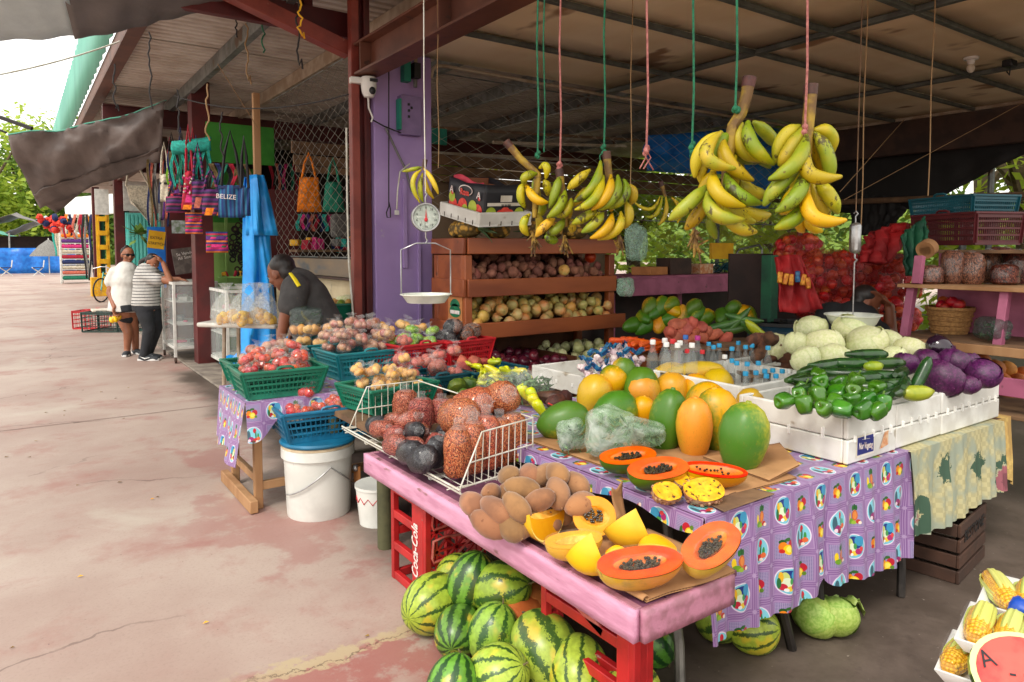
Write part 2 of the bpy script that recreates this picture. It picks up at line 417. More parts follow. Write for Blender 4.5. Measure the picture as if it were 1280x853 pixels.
b=MB();b.grid(40,6,lambda u,v:(2.74+3.36*u,6.62+.03*math.sin(u*38)+.03*wavy((u*6,v*3,0),1),2.2*v));sh(b.build('canvas_wall',M['tan'],solid=.004))
for k,(y,z,h)in enumerate(((6.55,2.43,.11),(6.5,2.31,.09),(6.44,2.22,.06))):
 b=MB();b.box((5.8,y,z),(7.4,.03,h));sh(b.build('ledge_plank',M['oldwood'],bevel=.004))
b=MB();b.box((3.2,6.3,2.62),(.8,.03,.16));sh(b.build('green_board',M['teal'],bevel=.004))
for k,(x0,y0,z0,x1,y1,z1)in enumerate(((3.5,6.4,2.72,6.6,6.4,2.86),(4.1,6.2,2.6,6.0,6.2,2.72),(2.4,6.9,2.5,6,6.9,2.62))):
 b=MB();b.bar((x0,y0,z0),(x1,y1,z1),.03);sh(b.build('bamboo_pole',M['galv_lit']if k else M['oldwood']))
b=MB();b.box((2.17,5.95,.63),(.1,2.45,1.26));sh(b.build('block_wall',M['beige_wall'],bevel=.006))
b=MB();b.box((2.12,5.95,1.335),(.025,2.45,.145));sh(b.build('ledge_board',M['plyboard'],bevel=.004))
b=MB();b.box((2.1,5.95,1.252),(.06,2.45,.018));sh(b.build('ledge_strip',M['darkwood'],bevel=.003))
def chain(name,label,a,bb,z0,z1,pitch=.07,r=.0024,posts=(),m='wire',group=None,bow=0):
 a,bb=Vector(a).to_3d(),Vector(bb).to_3d();L=(bb-a).length;u=(bb-a)/L;nrm=Vector((-u.y,u.x,0))
 t=thing(name,label,'fence',(a.x,a.y,0),0,group)
 b=MB();b.M=Matrix.Translation((-a.x,-a.y,0));nz=int((z1-z0)/(pitch/2));nw=int(L/pitch)
 for i in range(nw):
  pts=[]
  for k in range(nz+1):
   s=(i+.5)*pitch+(pitch/2)*(1 if(k+i)%2 else-1)*.98
   p=a+u*s+nrm*(.003*(1 if(k//1)%2 else-1)+bow*math.sin(s*1.3)*.5);pts.append((p.x,p.y,z0+k*pitch/2))
  b.tube(pts,r,3,cap=False)
 o=b.build('wire_mesh',M[m],t,smooth=False)
 for s,rr in posts:
  b=MB();b.M=Matrix.Translation((-a.x,-a.y,0));p=a+u*s;b.cyl((p.x,p.y,0),(p.x,p.y,z1+.02),rr,n=8);b.build('post',M['galv'],t)
 for z in(z0,z1):
  b=MB();b.M=Matrix.Translation((-a.x,-a.y,0));b.tube([(a.x,a.y,z),(bb.x,bb.y,z)],.006,5);b.build('rail',M['galv'],t)
 return t
chain('chain_link_fence','chain link fence above the beige wall beside the red post',(2.1,4.75),(2.1,7.15),1.42,2.95,pitch=.09,r=.0024,posts=((.02,.012),))
chain('chain_link_fence','chain link fence hung between purple pillar and back of shed behind the fruit rack',(2.5,4.62),(6.9,4.62),1.75,2.78,pitch=.1,r=.003)
chain('chain_link_fence','chain link fence at the back of the shed in front of bright leaves',(6.0,6.75),(10.6,6.75),.9,2.5,pitch=.09,r=.0025,posts=((0,.03),(2.4,.03)))
chain('chain_link_fence','chain link fence with top rail along the right side of the shed',(7.75,6.6),(7.75,.4),.8,2.0,pitch=.09,r=.0025,posts=((1.6,.03),(3.4,.035),(5.9,.03)))
b=MB();p=PX(1240,200,7.7);b.M=Matrix.Translation((-p.x,-p.y,0));b.cyl((7.7,p.y,0),(7.7,p.y,2.55),.03,n=8)
o=b.build('fence_pole',M['galv']);o.location=(p.x,p.y,0);tag(o,'bare metal pole standing in front of leaves at right behind the crates','pole')
def sheet(name,label,pts,m,nu=24,nv=14,sag=0,rip=.03,f=3,cat='tarpaulin',seed=0,mats=None,hang=(0,0,-1)):
 """four corners TL TR BR BL with sag and folds, thin but solid"""
 tl,tr,br,bl=[Vector(p)for p in pts];n=(tr-tl).cross(bl-tl).normalized();c=(tl+tr+br+bl)/4;H=Vector(hang)
 def fn(u,v):
  p=(tl*(1-u)+tr*u)*(1-v)+(bl*(1-u)+br*u)*v
  p=p+H*(sag*4*u*(1-u))
  p=p+n*(rip*(wavy((u*f,v*f*.6,0),1.7,seed)+.5*wavy((u*f*2.4+v*2,v*f,3),1.6,seed)))
  return p-c
 b=MB();b.grid(nu,nv,fn);o=b.build(name,M[m],solid=.004);o.location=c
 return tag(o,label,cat)
e0,e1,e2=PD(-60,52,4.0),PD(92,46,4.05),PD(300,0,4.35)
back=Vector((-.25,-1.7,.35))
o=sheet('overhead_tarp','dark grey tarpaulin stretched overhead below the roof edge',(e1+back,e2+back,e2,e1),'tarp',26,16,.03,.025,seed=2)
o=sheet('overhead_tarp','pale grey end of tarpaulin overhead against the white sky',(e0+back,e1+back+Vector((.02,0,.01)),e1+Vector((.02,0,.01)),e0),'tarp_light',14,14,.01,.02,seed=5)
def awning():
 TL,TR=PD(10,168,7.4),PD(208,126,7.2)
 BL,BR=PD(52,262,8.3),PD(203,204,7.6)
 t=thing('awning_tarp','brownish grey awning tarpaulin drooping over the walkway from the roof beam','tarpaulin',TR)
 def fn(u,v):
  p=(TL*(1-u)+TR*u)*(1-v)+(BL*(1-u)+BR*u)*v
  n=Vector((-.3,-.9,.1))
  p=p+Vector((0,0,-.10*math.sin(u*3.14)*(1-v)*.7))+Vector((0,0,.14*math.sin(u*3.14)*v*.2))
  p=p+n*(.16*math.sin(v*3.14)+.05*math.sin((u*2.2+v*1.3)*6)+.06*wavy((u*4,v*2,1),1.6,3)+.045*wavy((u*11,v*3,1),1.6,4)+.02*wavy((u*22,v*6,1),1.6,5))
  return p-TR
 M['tarp_dark']=mat('brown_grey_tarp',S(104,94,90),S(84,76,74),2.5,.6,bump=.35,bs=12,bd=.03)
 b=MB();b.grid(44,22,fn);b.build('tarp_sheet',M['tarp_dark'],t,solid=.004)
 B2L,B2R=PD(108,242,8.7),PD(196,205,7.75)
 def fn2(u,v):
  p=(fn(u,.8)+TR)*(1-v)+(PD(70,268,8.6)*(1-u)+B2R*u)*v
  n=Vector((-.3,-.9,.1))
  return p+Vector((0,0,.12*math.sin(u*3.14)*v))+n*(.1*math.sin(v*6)+.03+.06*wavy((u*6,v*3,1),1.7,8))-TR
 b=MB();b.grid(36,10,fn2);b.build('tarp_flap',M['tarp_dark'],t,solid=.004)
 b=MB();b.tube([fn(i/20,0)for i in range(21)],.008,5);b.build('edge_cord',M['teal_sheet'],t)
awning()
sheet('blue_tarp_screen','deep blue tarpaulin strung high at the back behind the big banana bunches',(PY(806,170,6.3),PY(985,150,6.0),PY(985,216,6.0),PY(806,214,6.3)),'blue_tarp',24,10,.03,.08,seed=1)
sheet('blue_tarp_screen','torn end of blue tarpaulin hanging lower between the banana bunches',(PY(925,205,5.95),PY(985,205,5.9),PY(960,262,5.9),PY(930,258,5.95)),'blue_tarp',10,8,0,.08,seed=4)
def net(name,label,px,x,seed):
 out=[PX(a,c,x)for a,c in px];c=sum(out,Vector())/len(out)
 b=MB();n=len(out)
 top,bot=out[:n//2],out[n//2:][::-1]
 k=len(top)-1
 def fn(u,v):
  i=min(int(u*k),k-1);f=u*k-i
  p=(top[i].lerp(top[i+1],f)).lerp(bot[i].lerp(bot[i+1],f),v)
  return p+Vector((.05*wavy((u*8,v*4,0),1.5,seed),0,.01))-c
 b.grid(36,10,fn);o=b.build(name,M['shade'],solid=.003);o.location=c
 return tag(o,label,'shade net')
net('shade_net','black shade net covering the upper right side of the shed',[(1000,175),(1060,165),(1150,150),(1240,140),(1330,128),(1330,168),(1240,214),(1150,262),(1060,268),(1000,262)],7.6,1)
net('shade_net','black shade net bunched low behind the red onion sacks',[(1064,245),(1090,245),(1110,246),(1134,262),(1116,285),(1100,292),(1080,296),(1064,290)],7.5,2)
b=MB();q0,q1=PX(1046,253,7.45),PX(1300,243,7.45);b.tube([q0-q0,q1-q0],.03,8);o=b.build('rail_pole',M['oldwood']);o.location=q0;tag(o,'long horizontal wooden rail in front of the black shade net','rail')
REAL_SIZE=1.25
def real_size(before):
 bpy.context.view_layer.update()
 for o in set(bpy.data.objects)-before:
  if o.parent is None and o.get('kind')!='structure':
   o.location=o.location*REAL_SIZE-Vector((0,0,CAM_H*(REAL_SIZE-1)));o.scale=o.scale*REAL_SIZE
real_size(_before)
# materials of the produce
def melon_mat(name,light,dark,n=11,wob=.9,thin=.35):
 t=NT(name);co=t.co();x=t.n('ShaderNodeSeparateXYZ');t.l(co,x.inputs[0])
 a=t.math('ARCTAN2',x.outputs[1],x.outputs[0])
 nz=t.noise(4.5,co,4,.7);nf=t.noise(16,co,4,.75)
 s=t.math('SINE',t.math('ADD',t.math('MULTIPLY',a,float(n)),t.math('MULTIPLY_ADD',nz,4*wob,t.math('MULTIPLY',nf,3.2*wob))))
 m=t.step(t.math('ADD',s,t.math('MULTIPLY_ADD',t.noise(2.2,co,2),1.2,-.6)),thin,thin+.35)
 base=t.mix(t.step(t.noise(6,co,4),.35,.65),light,tuple(c*.72 for c in light))
 base=t.mix(t.math('MULTIPLY',t.step(t.noise(1.1,co,2),.54,.64),.8),base,S(206,184,60))
 col=t.vary(t.mix(t.math('MULTIPLY',m,.92),base,dark),.12,.015)
 t.set(col=col,rough=.32,spec=.5);t.bump(nf,.06,.003);return t.m
M['melon']=melon_mat('watermelon_rind',S(172,192,66),S(28,66,28),11,1.0,.5)
M['melon_b']=melon_mat('broad_striped_rind',S(150,180,60),S(30,72,30),8,1.5,.25)
M['melon_dark']=melon_mat('dark_watermelon_rind',S(98,152,50),S(22,60,26),10,1.1,-.1)
def ripe_mat(name,c_green,c_ripe,bias,rough=.38,sc=2.2):
 t=NT(name);g=t.co('Generated');x=t.n('ShaderNodeSeparateXYZ');t.l(g,x.inputs[0])
 n=t.noise(sc*4,t.co(),4,.6);f=t.math('ADD',t.math('ADD',t.math('MULTIPLY_ADD',x.outputs[0],.62,t.math('MULTIPLY',x.outputs[2],.2)),t.math('MULTIPLY',t.noise(7,t.co(),3),.45)),t.math('MULTIPLY_ADD',t.rnd(),.3,bias-.15))
 col=t.mix(t.step(f,.45,.85),c_green,c_ripe)
 col=t.mix(t.math('MULTIPLY',t.step(t.noise(34,t.co(),3),.64,.7),.6),col,S(84,62,24))
 col=t.mix(t.math('MULTIPLY',t.step(t.noise(11,t.co(),5,.7),.56,.7),.5),col,S(120,110,34))
 t.set(col=t.vary(col,.1,.01),rough=rough,spec=.45);t.bump(t.noise(30,t.co(),3),.08,.004);return t.m
M['pap_g']=ripe_mat('green_papaya_skin',S(66,114,26),S(176,168,34),-.12)
M['pap_m']=ripe_mat('turning_papaya_skin',S(80,118,26),S(212,156,22),-.02)
M['pap_o']=ripe_mat('ripe_papaya_skin',S(206,168,30),S(214,140,14),.05)
M['plantain']=None
def plantain_mat(name,c1,c2):
 t=NT(name);g=t.co('Generated');x=t.n('ShaderNodeSeparateXYZ');t.l(g,x.inputs[0]);co=t.co()
 n=t.noise(9,co,3);f=t.math('ADD',n,t.math('MULTIPLY_ADD',t.rnd(),.5,-.25))
 col=t.mix(t.step(f,.3,.68),c1,c2)
 br=t.noise(16,t.map(co,sc=(1,1,.45)),5,.75)
 col=t.mix(t.math('MULTIPLY',t.step(br,.555,.6),.85),col,S(54,34,14))
 col=t.mix(t.math('MULTIPLY',t.step(t.noise(60,co,3),.64,.7),.7),col,S(96,64,16))
 e=t.math('ABSOLUTE',t.math('SUBTRACT',x.outputs[2],.5))
 col=t.mix(t.step(e,.44,.5),col,S(60,46,20))
 t.set(col=t.vary(col,.14,.015),rough=.45);t.bump(n,.1,.003);return t.m
M['plantain']=plantain_mat('yellow_green_plantain',S(132,152,22),S(192,172,26))
M['plantain_y']=plantain_mat('ripe_plantain',S(186,162,20),S(202,162,22))
M['mamey']=mat('mamey_skin',S(154,108,68),S(126,86,54),12,.85,.14,bump=.25,bs=220,bd=.002,sheen=.3,spots=(S(112,68,38),30,.66))
M['potato']=mat('potato_skin',S(150,98,80),S(122,76,62),30,.8,.22,bump=.15)
M['onion']=mat('yellow_onion_skin',S(214,158,78),S(196,176,104),6,.4,.15,.03,sc=(1,1,.2),ns=50)if False else mat('yellow_onion_skin',S(216,160,84),S(190,178,108),14,.38,.15,.025)
M['white_onion']=mat('white_onion_skin',S(206,204,158),S(186,190,128),18,.35,.1,.01)
M['red_onion']=mat('red_onion_skin',S(108,34,52),S(78,20,40),20,.3,.2,.01)
M['sack_onion']=mat('sack_onion_skin',S(196,74,34),S(172,50,30),20,.4,.2,.02)
M['wrap_onion']=mat('pinkish_onion_skin',S(150,86,72),S(186,140,112),18,.3,.2,.02)
M['tomato']=mat('tomato_skin',S(184,30,16),S(204,76,22),14,.18,.12,.012,spec=.6)
M['pale_potato']=mat('pale_potato_skin',S(216,170,92),S(196,144,70),24,.6,.12,.015)
M['sweet']=mat('sweet_potato_skin',S(190,96,78),S(160,76,62),20,.7,.12,.01,bump=.2)
M['carrot']=mat('carrot_skin',S(236,104,24),S(220,86,16),40,.5,.08,.008)
M['zucc']=mat('zucchini_skin',S(40,78,28),S(24,54,20),24,.25,.2,.015,spots=(S(104,134,50),70,.66),spec=.6)
M['cucumber']=mat('cucumber_skin',S(44,84,34),S(74,112,44),9,.35,.2,.02)
M['yellowgreen']=mat('yellowing_cucumber',S(158,172,34),S(120,146,30),9,.3,.1)
M['bell']=mat('bell_pepper_skin',S(66,122,24),S(46,98,18),14,.16,.2,.015,spec=.7)
M['dry_stem']=mat('dry_stem',S(110,104,60),S(84,70,44),9,.8)
M['stem']=mat('green_stem',S(92,124,44),None,rough=.7)
M['eggplant']=mat('aubergine_skin',S(34,14,34),None,rough=.12,spec=.7)
M['cabbage']=mat('pale_cabbage_leaf',S(222,222,180),S(204,210,150),8,.5,.08,.012,bump=.35,bs=26,bd=.006)
M['purple_cab']=mat('purple_cabbage_leaf',S(86,28,80),S(58,18,58),7,.32,.18,.015,bump=.35,bs=26,bd=.006,spots=(S(150,90,140),18,.63))
M['green_cab']=mat('green_cabbage_leaf',S(136,170,66),S(166,190,96),8,.5,.08,bump=.35,bs=26,bd=.006)
M['taro']=mat('taro_skin',S(98,62,42),S(70,44,32),30,.9,.2,.01,bump=.6,bs=90)
M['dark_root']=mat('dark_root_skin',S(88,50,40),S(58,34,30),20,.55,.15)
M['garlic']=mat('garlic_skin',S(224,208,204),S(206,178,186),16,.5,.08)
M['squash']=mat('green_squash_skin',S(70,110,36),S(112,138,40),16,.4,.2,.02,spots=(S(192,178,60),18,.62))
M['yellow_pep']=mat('yellow_pepper_skin',S(212,204,28),S(180,196,30),14,.22,.12,.02,spec=.6)
M['lime_fruit']=mat('lime_skin',S(104,150,36),S(140,170,50),12,.3,.15)
M['cantaloupe']=mat('cantaloupe_rind',S(206,132,62),S(184,108,46),12,.7,.1,bump=.4,bs=90)
M['chayote']=mat('chayote_skin',S(150,188,96),S(120,168,70),12,.4,.1)
M['pumpkin_flesh']=mat('squash_flesh',S(234,174,18),S(224,154,14),9,.45,.05,bump=.15,bs=70,sss=.1)
M['pumpkin_core']=mat('squash_core',S(244,190,84),S(230,150,40),40,.5,bump=.6,bs=90)
M['pumpkin_skin']=mat('squash_rind',S(228,176,24),S(214,156,20),8,.4,.06,spots=(S(150,150,50),16,.66))
M['pale_edge']=mat('pale_rind_edge',S(250,236,130),None,rough=.4)
M['pap_flesh']=mat('papaya_flesh',S(222,84,12),S(206,66,10),12,.28,.05,sss=.1)
M['pap_hollow']=mat('papaya_hollow',S(226,124,26),S(214,92,18),16,.4)
M['seed']=mat('papaya_seed',S(40,34,28),S(72,60,34),60,.25)
M['soursop_skin']=mat('knobbly_rind',S(150,92,70),S(196,160,120),60,.6,bump=1,bs=70,bd=.01)
M['soursop_flesh']=mat('yellow_pulp',S(232,180,24),S(214,150,16),40,.35,bump=.6,bs=60,spots=(S(84,54,16),60,.58))
M['corn']=None
M['husk']=mat('corn_husk',S(170,184,70),S(198,200,110),9,.6,.08,bump=.4,bs=60,sc=(1,1,.05))
M['cardboard']=mat('cardboard',S(176,132,88),S(152,110,70),5,.85,bump=.1,bs=90,spots=(S(112,80,52),7,.66))
M['cardboard_edge']=mat('cardboard_edge',S(124,88,56),S(88,62,40),120,.9)
M['foam']=mat('foam_box',S(226,226,220),S(206,204,196),7,.7,bump=.2,bs=160,spots=(S(160,150,132),8,.66))
M['foam_slit']=mat('foam_rib',S(240,240,236),None,rough=.6)
def film_mat(name,tint,a,rough=.12):
 t=NT(name);n=t.noise(26,t.co(),4,.7);n2=t.noise(9,t.co(),3,.6)
 t.set(col=tint,rough=rough,spec=.9,alpha=t.math('MULTIPLY_ADD',t.step(n,.48,.75),.5*a,a*.55))
 t.bump(t.math('ADD',n,n2),.9,.02);return t.m
M['film2']=film_mat('bag_film',(.86,.92,.9),.42)
M['film']=film_mat('clear_plastic_film',(.9,.92,.92),.14)
M['wrap']=film_mat('cling_film',(.9,.9,.9),.05)
M['green_film']=film_mat('greenish_plastic_bag',S(150,186,166),.75,.25)
def pale():
 t=NT('pale_plastic_bag');n=t.noise(9,t.co(),4,.6,dist=.6);f=t.step(n,.35,.7)
 t.set(col=t.mix(f,S(150,184,150),S(222,230,222)),rough=.22,spec=.7,alpha=t.math('MULTIPLY_ADD',f,.42,.2));t.bump(n,1,.02);return t.m
M['pale_film']=pale()
M['dark_film']=film_mat('dark_plastic_bag',S(60,76,72),.9,.2)
def beans_mat(name,cols,sc=250):
 t=NT(name);co=t.co()
 c=t.n('ShaderNodeTexVoronoi');c.inputs['Scale'].default_value=sc;t.l(t.map(co,sc=(1,1,.62)),c.inputs['Vector'])
 x=t.n('ShaderNodeSeparateColor');t.l(c.outputs['Color'],x.inputs[0])
 col=t.ramp(x.outputs[0],[(i/(len(cols)-1),k)for i,k in enumerate(cols)])
 col=t.mix(t.step(c.outputs['Distance'],.45,.75),col,tuple(v*.25 for v in cols[0]))
 sh=t.noise(14,co,3)
 t.set(col=t.vary(col,.1,.008),rough=.5,coat=t.math('MULTIPLY',t.step(sh,.4,.6),.8),crough=.12);t.bump(t.math('SUBTRACT',1,c.outputs['Distance']),.5,.006)
 return t.m
M['bean_red']=beans_mat('small_red_beans',[S(132,46,36),S(170,76,58),S(204,130,104)])
M['bean_orange']=beans_mat('orange_red_beans',[S(150,60,34),S(186,88,50),S(214,138,90)])
M['bean_black']=beans_mat('black_beans',[S(26,26,34),S(40,40,48),S(64,64,70)],260)
M['peanut']=beans_mat('brown_nuts',[S(92,52,38),S(124,76,54),S(146,98,72)],150)
M['peanut_red']=beans_mat('dark_red_nuts',[S(78,30,24),S(104,44,34),S(126,70,52)],150)
# produce meshes
def pick(seq):return random.choice(seq)
def balls(name,r,m,k=3,amp=.05,nu=12,nv=8,f=1.2):
 return[MB().ball((0,0,0),r,nu,nv,fn=lump(i+len(name),amp,f)).mesh(name,M[m])for i in range(k)]
def lathes(name,prof,m,n=12,fn=None):return[MB().lathe(prof,n,fn=fn).mesh(name,M[m])]
onion_prof=[(0,-.82),(.4,-.78),(.82,-.5),(1,0),(.86,.45),(.5,.76),(.2,.92),(.1,1.08),(.06,1.3),(0,1.3)]
def scl(prof,s,sz=None):return[(r*s,z*(sz or s))for r,z in prof]
ME={}
ME['potato']=balls('potato',(.036,.031,.028),'potato',4,.1)
ME['onion']=lathes('onion',scl(onion_prof,.04,.036),'onion')
ME['white_onion']=lathes('white_onion',scl(onion_prof,.036,.034),'white_onion')
ME['red_onion']=lathes('red_onion',scl(onion_prof,.036,.032),'red_onion')
ME['sack_onion']=lathes('onion',scl(onion_prof,.044,.04),'sack_onion')
ME['sweet']=balls('sweet_potato',(.045,.05,.075),'sweet',3,.14)
ME['tuber']=balls('taro_root',(.042,.042,.08),'taro',3,.16)
ME['root']=balls('dark_root',(.04,.04,.09),'dark_root',2,.14)
ME['lime']=balls('lime',(.027,.027,.03),'lime_fruit',2,.02)
ME['mamey']=[MB().lathe([(0,-1),(.4,-.93),(.75,-.62),(.95,-.2),(1,.1),(.9,.5),(.62,.82),(.3,.96),(.1,1.0),(.07,1.05),(0,1.05)],18,M=Matrix.Diagonal((.04,.04,.066,1)),fn=lambda a,t,k=k:1+.05*math.sin(a*2+k)+.03*math.sin(a*3+t*4+k*2)).mesh('mamey',M['mamey'])for k in range(3)]
ME['melon']=[MB().ball((0,0,0),(1,1,1.08),32,22,fn=lump(i,.02,1)).mesh('watermelon',M['melon_b' if i==1 else 'melon'])for i in range(3)]
ME['melon_stem']=MB().tube([(0,0,1.0),(.03,.01,1.12),(.12,.04,1.2)],[.05,.035,.03],6).mesh('stem',M['dry_stem'])
ME['melon_dark']=[MB().ball((0,0,0),(1,1,1.12),32,22,fn=lump(i,.02,1)).mesh('watermelon',M['melon_dark'])for i in range(2)]
pap_prof=[(0,-1.02),(.1,-1.0),(.3,-.92),(.56,-.73),(.8,-.4),(.95,0),(.97,.25),(.88,.58),(.64,.84),(.34,.97),(.13,1.0),(.1,1.05),(0,1.05)]
def papaya_me(m,k):return MB().lathe(pap_prof,20,fn=lambda a,t:1+.035*math.cos(5*a+k)*math.sin(t*3.14)+.03*math.sin(2*a+k*2)).mesh('papaya',M[m])
ME['pap_g']=[papaya_me('pap_g',k)for k in range(2)]
ME['pap_m']=[papaya_me('pap_m',k)for k in range(2)]
ME['pap_o']=[papaya_me('pap_o',k)for k in range(2)]
def curved(name,L,r,bend,m,n=9,prof=None,sec=8,flat=None):
 pts=[];rs=[];prof=prof or[.25,.72,.92,1,1,.96,.86,.6,.2]
 for i in range(n):
  t=i/(n-1);a=(t-.5)*bend
  pts.append((L/bend*(math.cos(a)-1)if bend else 0,0,(L/bend*math.sin(a))if bend else(t-.5)*L));rs.append(r*prof[i])
 return MB().tube(pts,rs,sec,flat=flat).mesh(name,M[m]if m else None,ang=1.2)
ME['zucc']=[curved('zucchini',.2,.026,bd,'zucc',prof=[.4,.6,.85,1,1.03,1.05,1.02,.9,.4])for bd in(.15,.4)]
ME['cucumber']=[curved('cucumber',.24,.026,bd,'cucumber')for bd in(.2,.5)]
ME['cucumber_y']=[curved('cucumber',.2,.03,.3,'yellowgreen')]
ME['carrot']=[curved('carrot',.15,.015,bd,'carrot',prof=[.9,1.1,1,.9,.8,.68,.55,.4,.1])for bd in(.1,.3)]
ME['yellow_pepper']=[curved('yellow_pepper',.1,.021,.5,'yellow_pep',prof=[.7,1.1,1.1,1,.9,.8,.65,.45,.15])]
ME['eggplant']=lathes('aubergine',[(0,-.11),(.03,-.108),(.052,-.07),(.055,-.03),(.045,.03),(.03,.07),(.02,.09),(0,.095)],'eggplant',16)
ME['garlic']=[MB().lathe(scl([(0,-.8),(.6,-.75),(1,-.25),(.9,.25),(.45,.7),(.16,1),(.14,1.6),(0,1.6)],.021,.019),12,fn=lambda a,t:1+.06*math.cos(6*a)).mesh('garlic_bulb',M['garlic'])]
ME['cantaloupe']=balls('cantaloupe',(.062,.062,.06),'cantaloupe',2,.03,14,10)
ME['squash']=[MB().lathe([(0,-.7),(.5,-.72),(.9,-.45),(1,0),(.85,.5),(.45,.72),(.12,.62),(.1,1),(0,1)],30,M=Matrix.Diagonal((.06,.06,.055,1)),fn=lambda a,t:1+.09*abs(math.cos(5*a))).mesh('green_squash',M['squash'])]
ME['chayote']=[MB().lathe(scl([(0,-1),(.6,-.9),(.95,-.4),(.95,.1),(.7,.6),(.4,.9),(0,1)],.045,.06),14,fn=lambda a,t:1+.07*math.cos(5*a)).mesh('chayote',M['chayote'])]
bell_prof=[(0,-.62),(.3,-.78),(.6,-.86),(.82,-.6),(.95,-.1),(1,.4),(.85,.75),(.5,.85),(.25,.7),(0,.62)]
ME['bell']=[MB().lathe(bell_prof,20,M=Matrix.Diagonal((.036,.036,.045,1)),fn=lambda a,t,k=k:1+.13*math.cos((3+k%2)*a+k)+.05*math.sin(a+k)).mesh('bell_pepper',M['bell'],ang=2.5)for k in range(3)]
ME['bell_stem']=MB().tube([(0,0,.026),(.002,0,.04),(.008,.002,.056)],[.006,.005,.004],6).mesh('stem',M['stem'])
def cabbage_meshes(m,tagn):
 def f(d):return 1+.03*noise.noise(d*3)+.02*noise.noise(d*7)
 body=MB().ball((0,0,0),(1,1,.86),20,14,fn=f).mesh(tagn,M[m])
 leaves=[]
 for k in range(3):
  b=MB();cen=U(-.2,.2)
  def fn(u,v):
   a=(u-.5)*2.1;t=.15+v*2.0
   rr=1.03+.05*v*v+.04*noise.noise(Vector((u*4,v*4,k)))+.02*math.sin(u*26)*v*v
   wv=1-.22*v*(2*abs(u-.5))**2
   return Vector((math.sin(t)*math.cos(a*wv),math.sin(t)*math.sin(a*wv),-.86*math.cos(t)))*rr
  b.grid(14,10,fn);leaves.append(b.mesh('leaf',M[m]))
 return body,leaves
ME['cabbage']=cabbage_meshes('cabbage','cabbage');ME['purple_cab']=cabbage_meshes('purple_cab','purple_cabbage');ME['green_cab']=cabbage_meshes('green_cab','green_cabbage')
def put(kind,name,label,cat,loc,rot=None,scale=1,group=None,i=None):
 me=ME[kind]if not isinstance(ME[kind],list)else(pick(ME[kind])if i is None else ME[kind][i%len(ME[kind])])
 o=place(me,name,None,loc,rot if rot is not None else rnd_rot(),scale)
 return tag(o,label,cat,group)
def put_cabbage(kind,name,label,loc,r,group,tilt=None):
 body,leaves=ME[kind]
 o=place(body,name,None,loc,tilt or(U(-.6,.6),U(-.6,.6),U(0,6)),r);tag(o,label,'cabbage',group)
 for k in range(4):place(leaves[k%3],'leaf',o,rot=(U(-.2,.2),U(-.2,.2),k*1.6+U(-.2,.2)),scale=1+.012*k)
 return o
def put_bell(loc,label,group,rot=None,s=1):
 o=put('bell','bell_pepper',label,'pepper',loc,rot or(U(-1.6,1.6),U(-1.6,1.6),U(0,6)),s*U(.9,1.1),group)
 place(ME['bell_stem'],'stem',o);return o
def drop(n,r,x0,x1,y0,y1,zb,tries=10,top=None,jitter=.15,inside=None):
 """spheres dropped one by one into a tray: each takes the lowest of a few free places"""
 out=[]
 for i in range(n):
  best=None;ri=r*(1+U(-jitter,jitter))
  for k in range(tries):
   x,y=U(x0+ri,x1-ri),U(y0+ri,y1-ri)
   if inside and not inside(x,y):continue
   z=(zb(x,y)if callable(zb)else zb)+ri*.9
   for(a,c,d,e)in out:
    q=(x-a)**2+(y-c)**2;s=(ri+e)*.94
    if q<s*s:z=max(z,d+math.sqrt(s*s-q))
   if top is not None and z>(top(x,y)if callable(top)else top):continue
   if best is None or z<best[2]:best=(x,y,z,ri)
  if best:out.append(best)
 return out
# wrappers and containers
def crumple(name,m,r,seed,amp=.18,neck=0,nu=14,nv=10):
 def f(d):
  q=1+amp*noise.noise(d*2.6+Vector((seed,0,0)))+amp*.6*noise.noise(d*6+Vector((seed,3,0)))
  return q
 b=MB().ball((0,0,0),r,nu,nv,fn=f)
 if neck:
  z=r[2]if isinstance(r,tuple)else r
  b.lathe([(z*.3,z*.82),(.012,z*.82+neck*.3),(.010,z*.82+neck*.45),(.02,z*.82+neck*.7),(.034,z*.82+neck)],9,fn=lambda a,t:1+.3*math.sin(a*4+seed)*t)
 return b.mesh(name,M[m])
def wrapped_kind(name,label,cat,fruit,n,r,film='film',grp=None,spread=.8,neck=.03,k=3,filmr=1.0):
 """prototypes of a small bag of produce: fruits as parts inside a crumpled film"""
 outl=[]
 for v in range(k):
  t=thing(name,label,cat,(0,0,-50),0,grp)
  for i in range(n):
   a=6.28*i/n+v;q=r*spread if n>1 else 0
   place(pick(ME[fruit]),fruit if fruit not in NAMEOF else NAMEOF[fruit],t,(q*math.cos(a),q*math.sin(a),U(-.2,.3)*r),rnd_rot(),U(.85,1.0))
  rr=(r*(spread+1.0)if n>1 else r*1.15)*filmr
  place(crumple('plastic_film',film,(rr,rr,rr*.72),v+len(name),.22,neck),'plastic_film',t)
  outl.append(t)
 return outl
NAMEOF={'wrap_onion':'onion','tomato':'tomato','pale_potato':'potato','wrap_red':'potato','lime':'lime','onion':'onion','sweet':'sweet_potato'}
ME['wrap_onion']=lathes('onion',scl(onion_prof,.03,.028),'wrap_onion')
ME['tomato']=[MB().lathe(scl([(0,-.85),(.5,-.82),(.92,-.4),(1,.05),(.85,.55),(.45,.8),(.15,.74),(0,.7)],.034),14,fn=lambda a,t,k=k:1+.05*math.cos(5*a+k)).mesh('tomato',M['tomato'])for k in range(2)]
ME['pale_potato']=balls('potato',(.034,.028,.027),'pale_potato',3,.08)
ME['wrap_red']=balls('potato',(.032,.028,.026),'sweet',3,.08)
def remove_tree(o):
 for c in list(o.children):remove_tree(c)
 bpy.data.objects.remove(o)
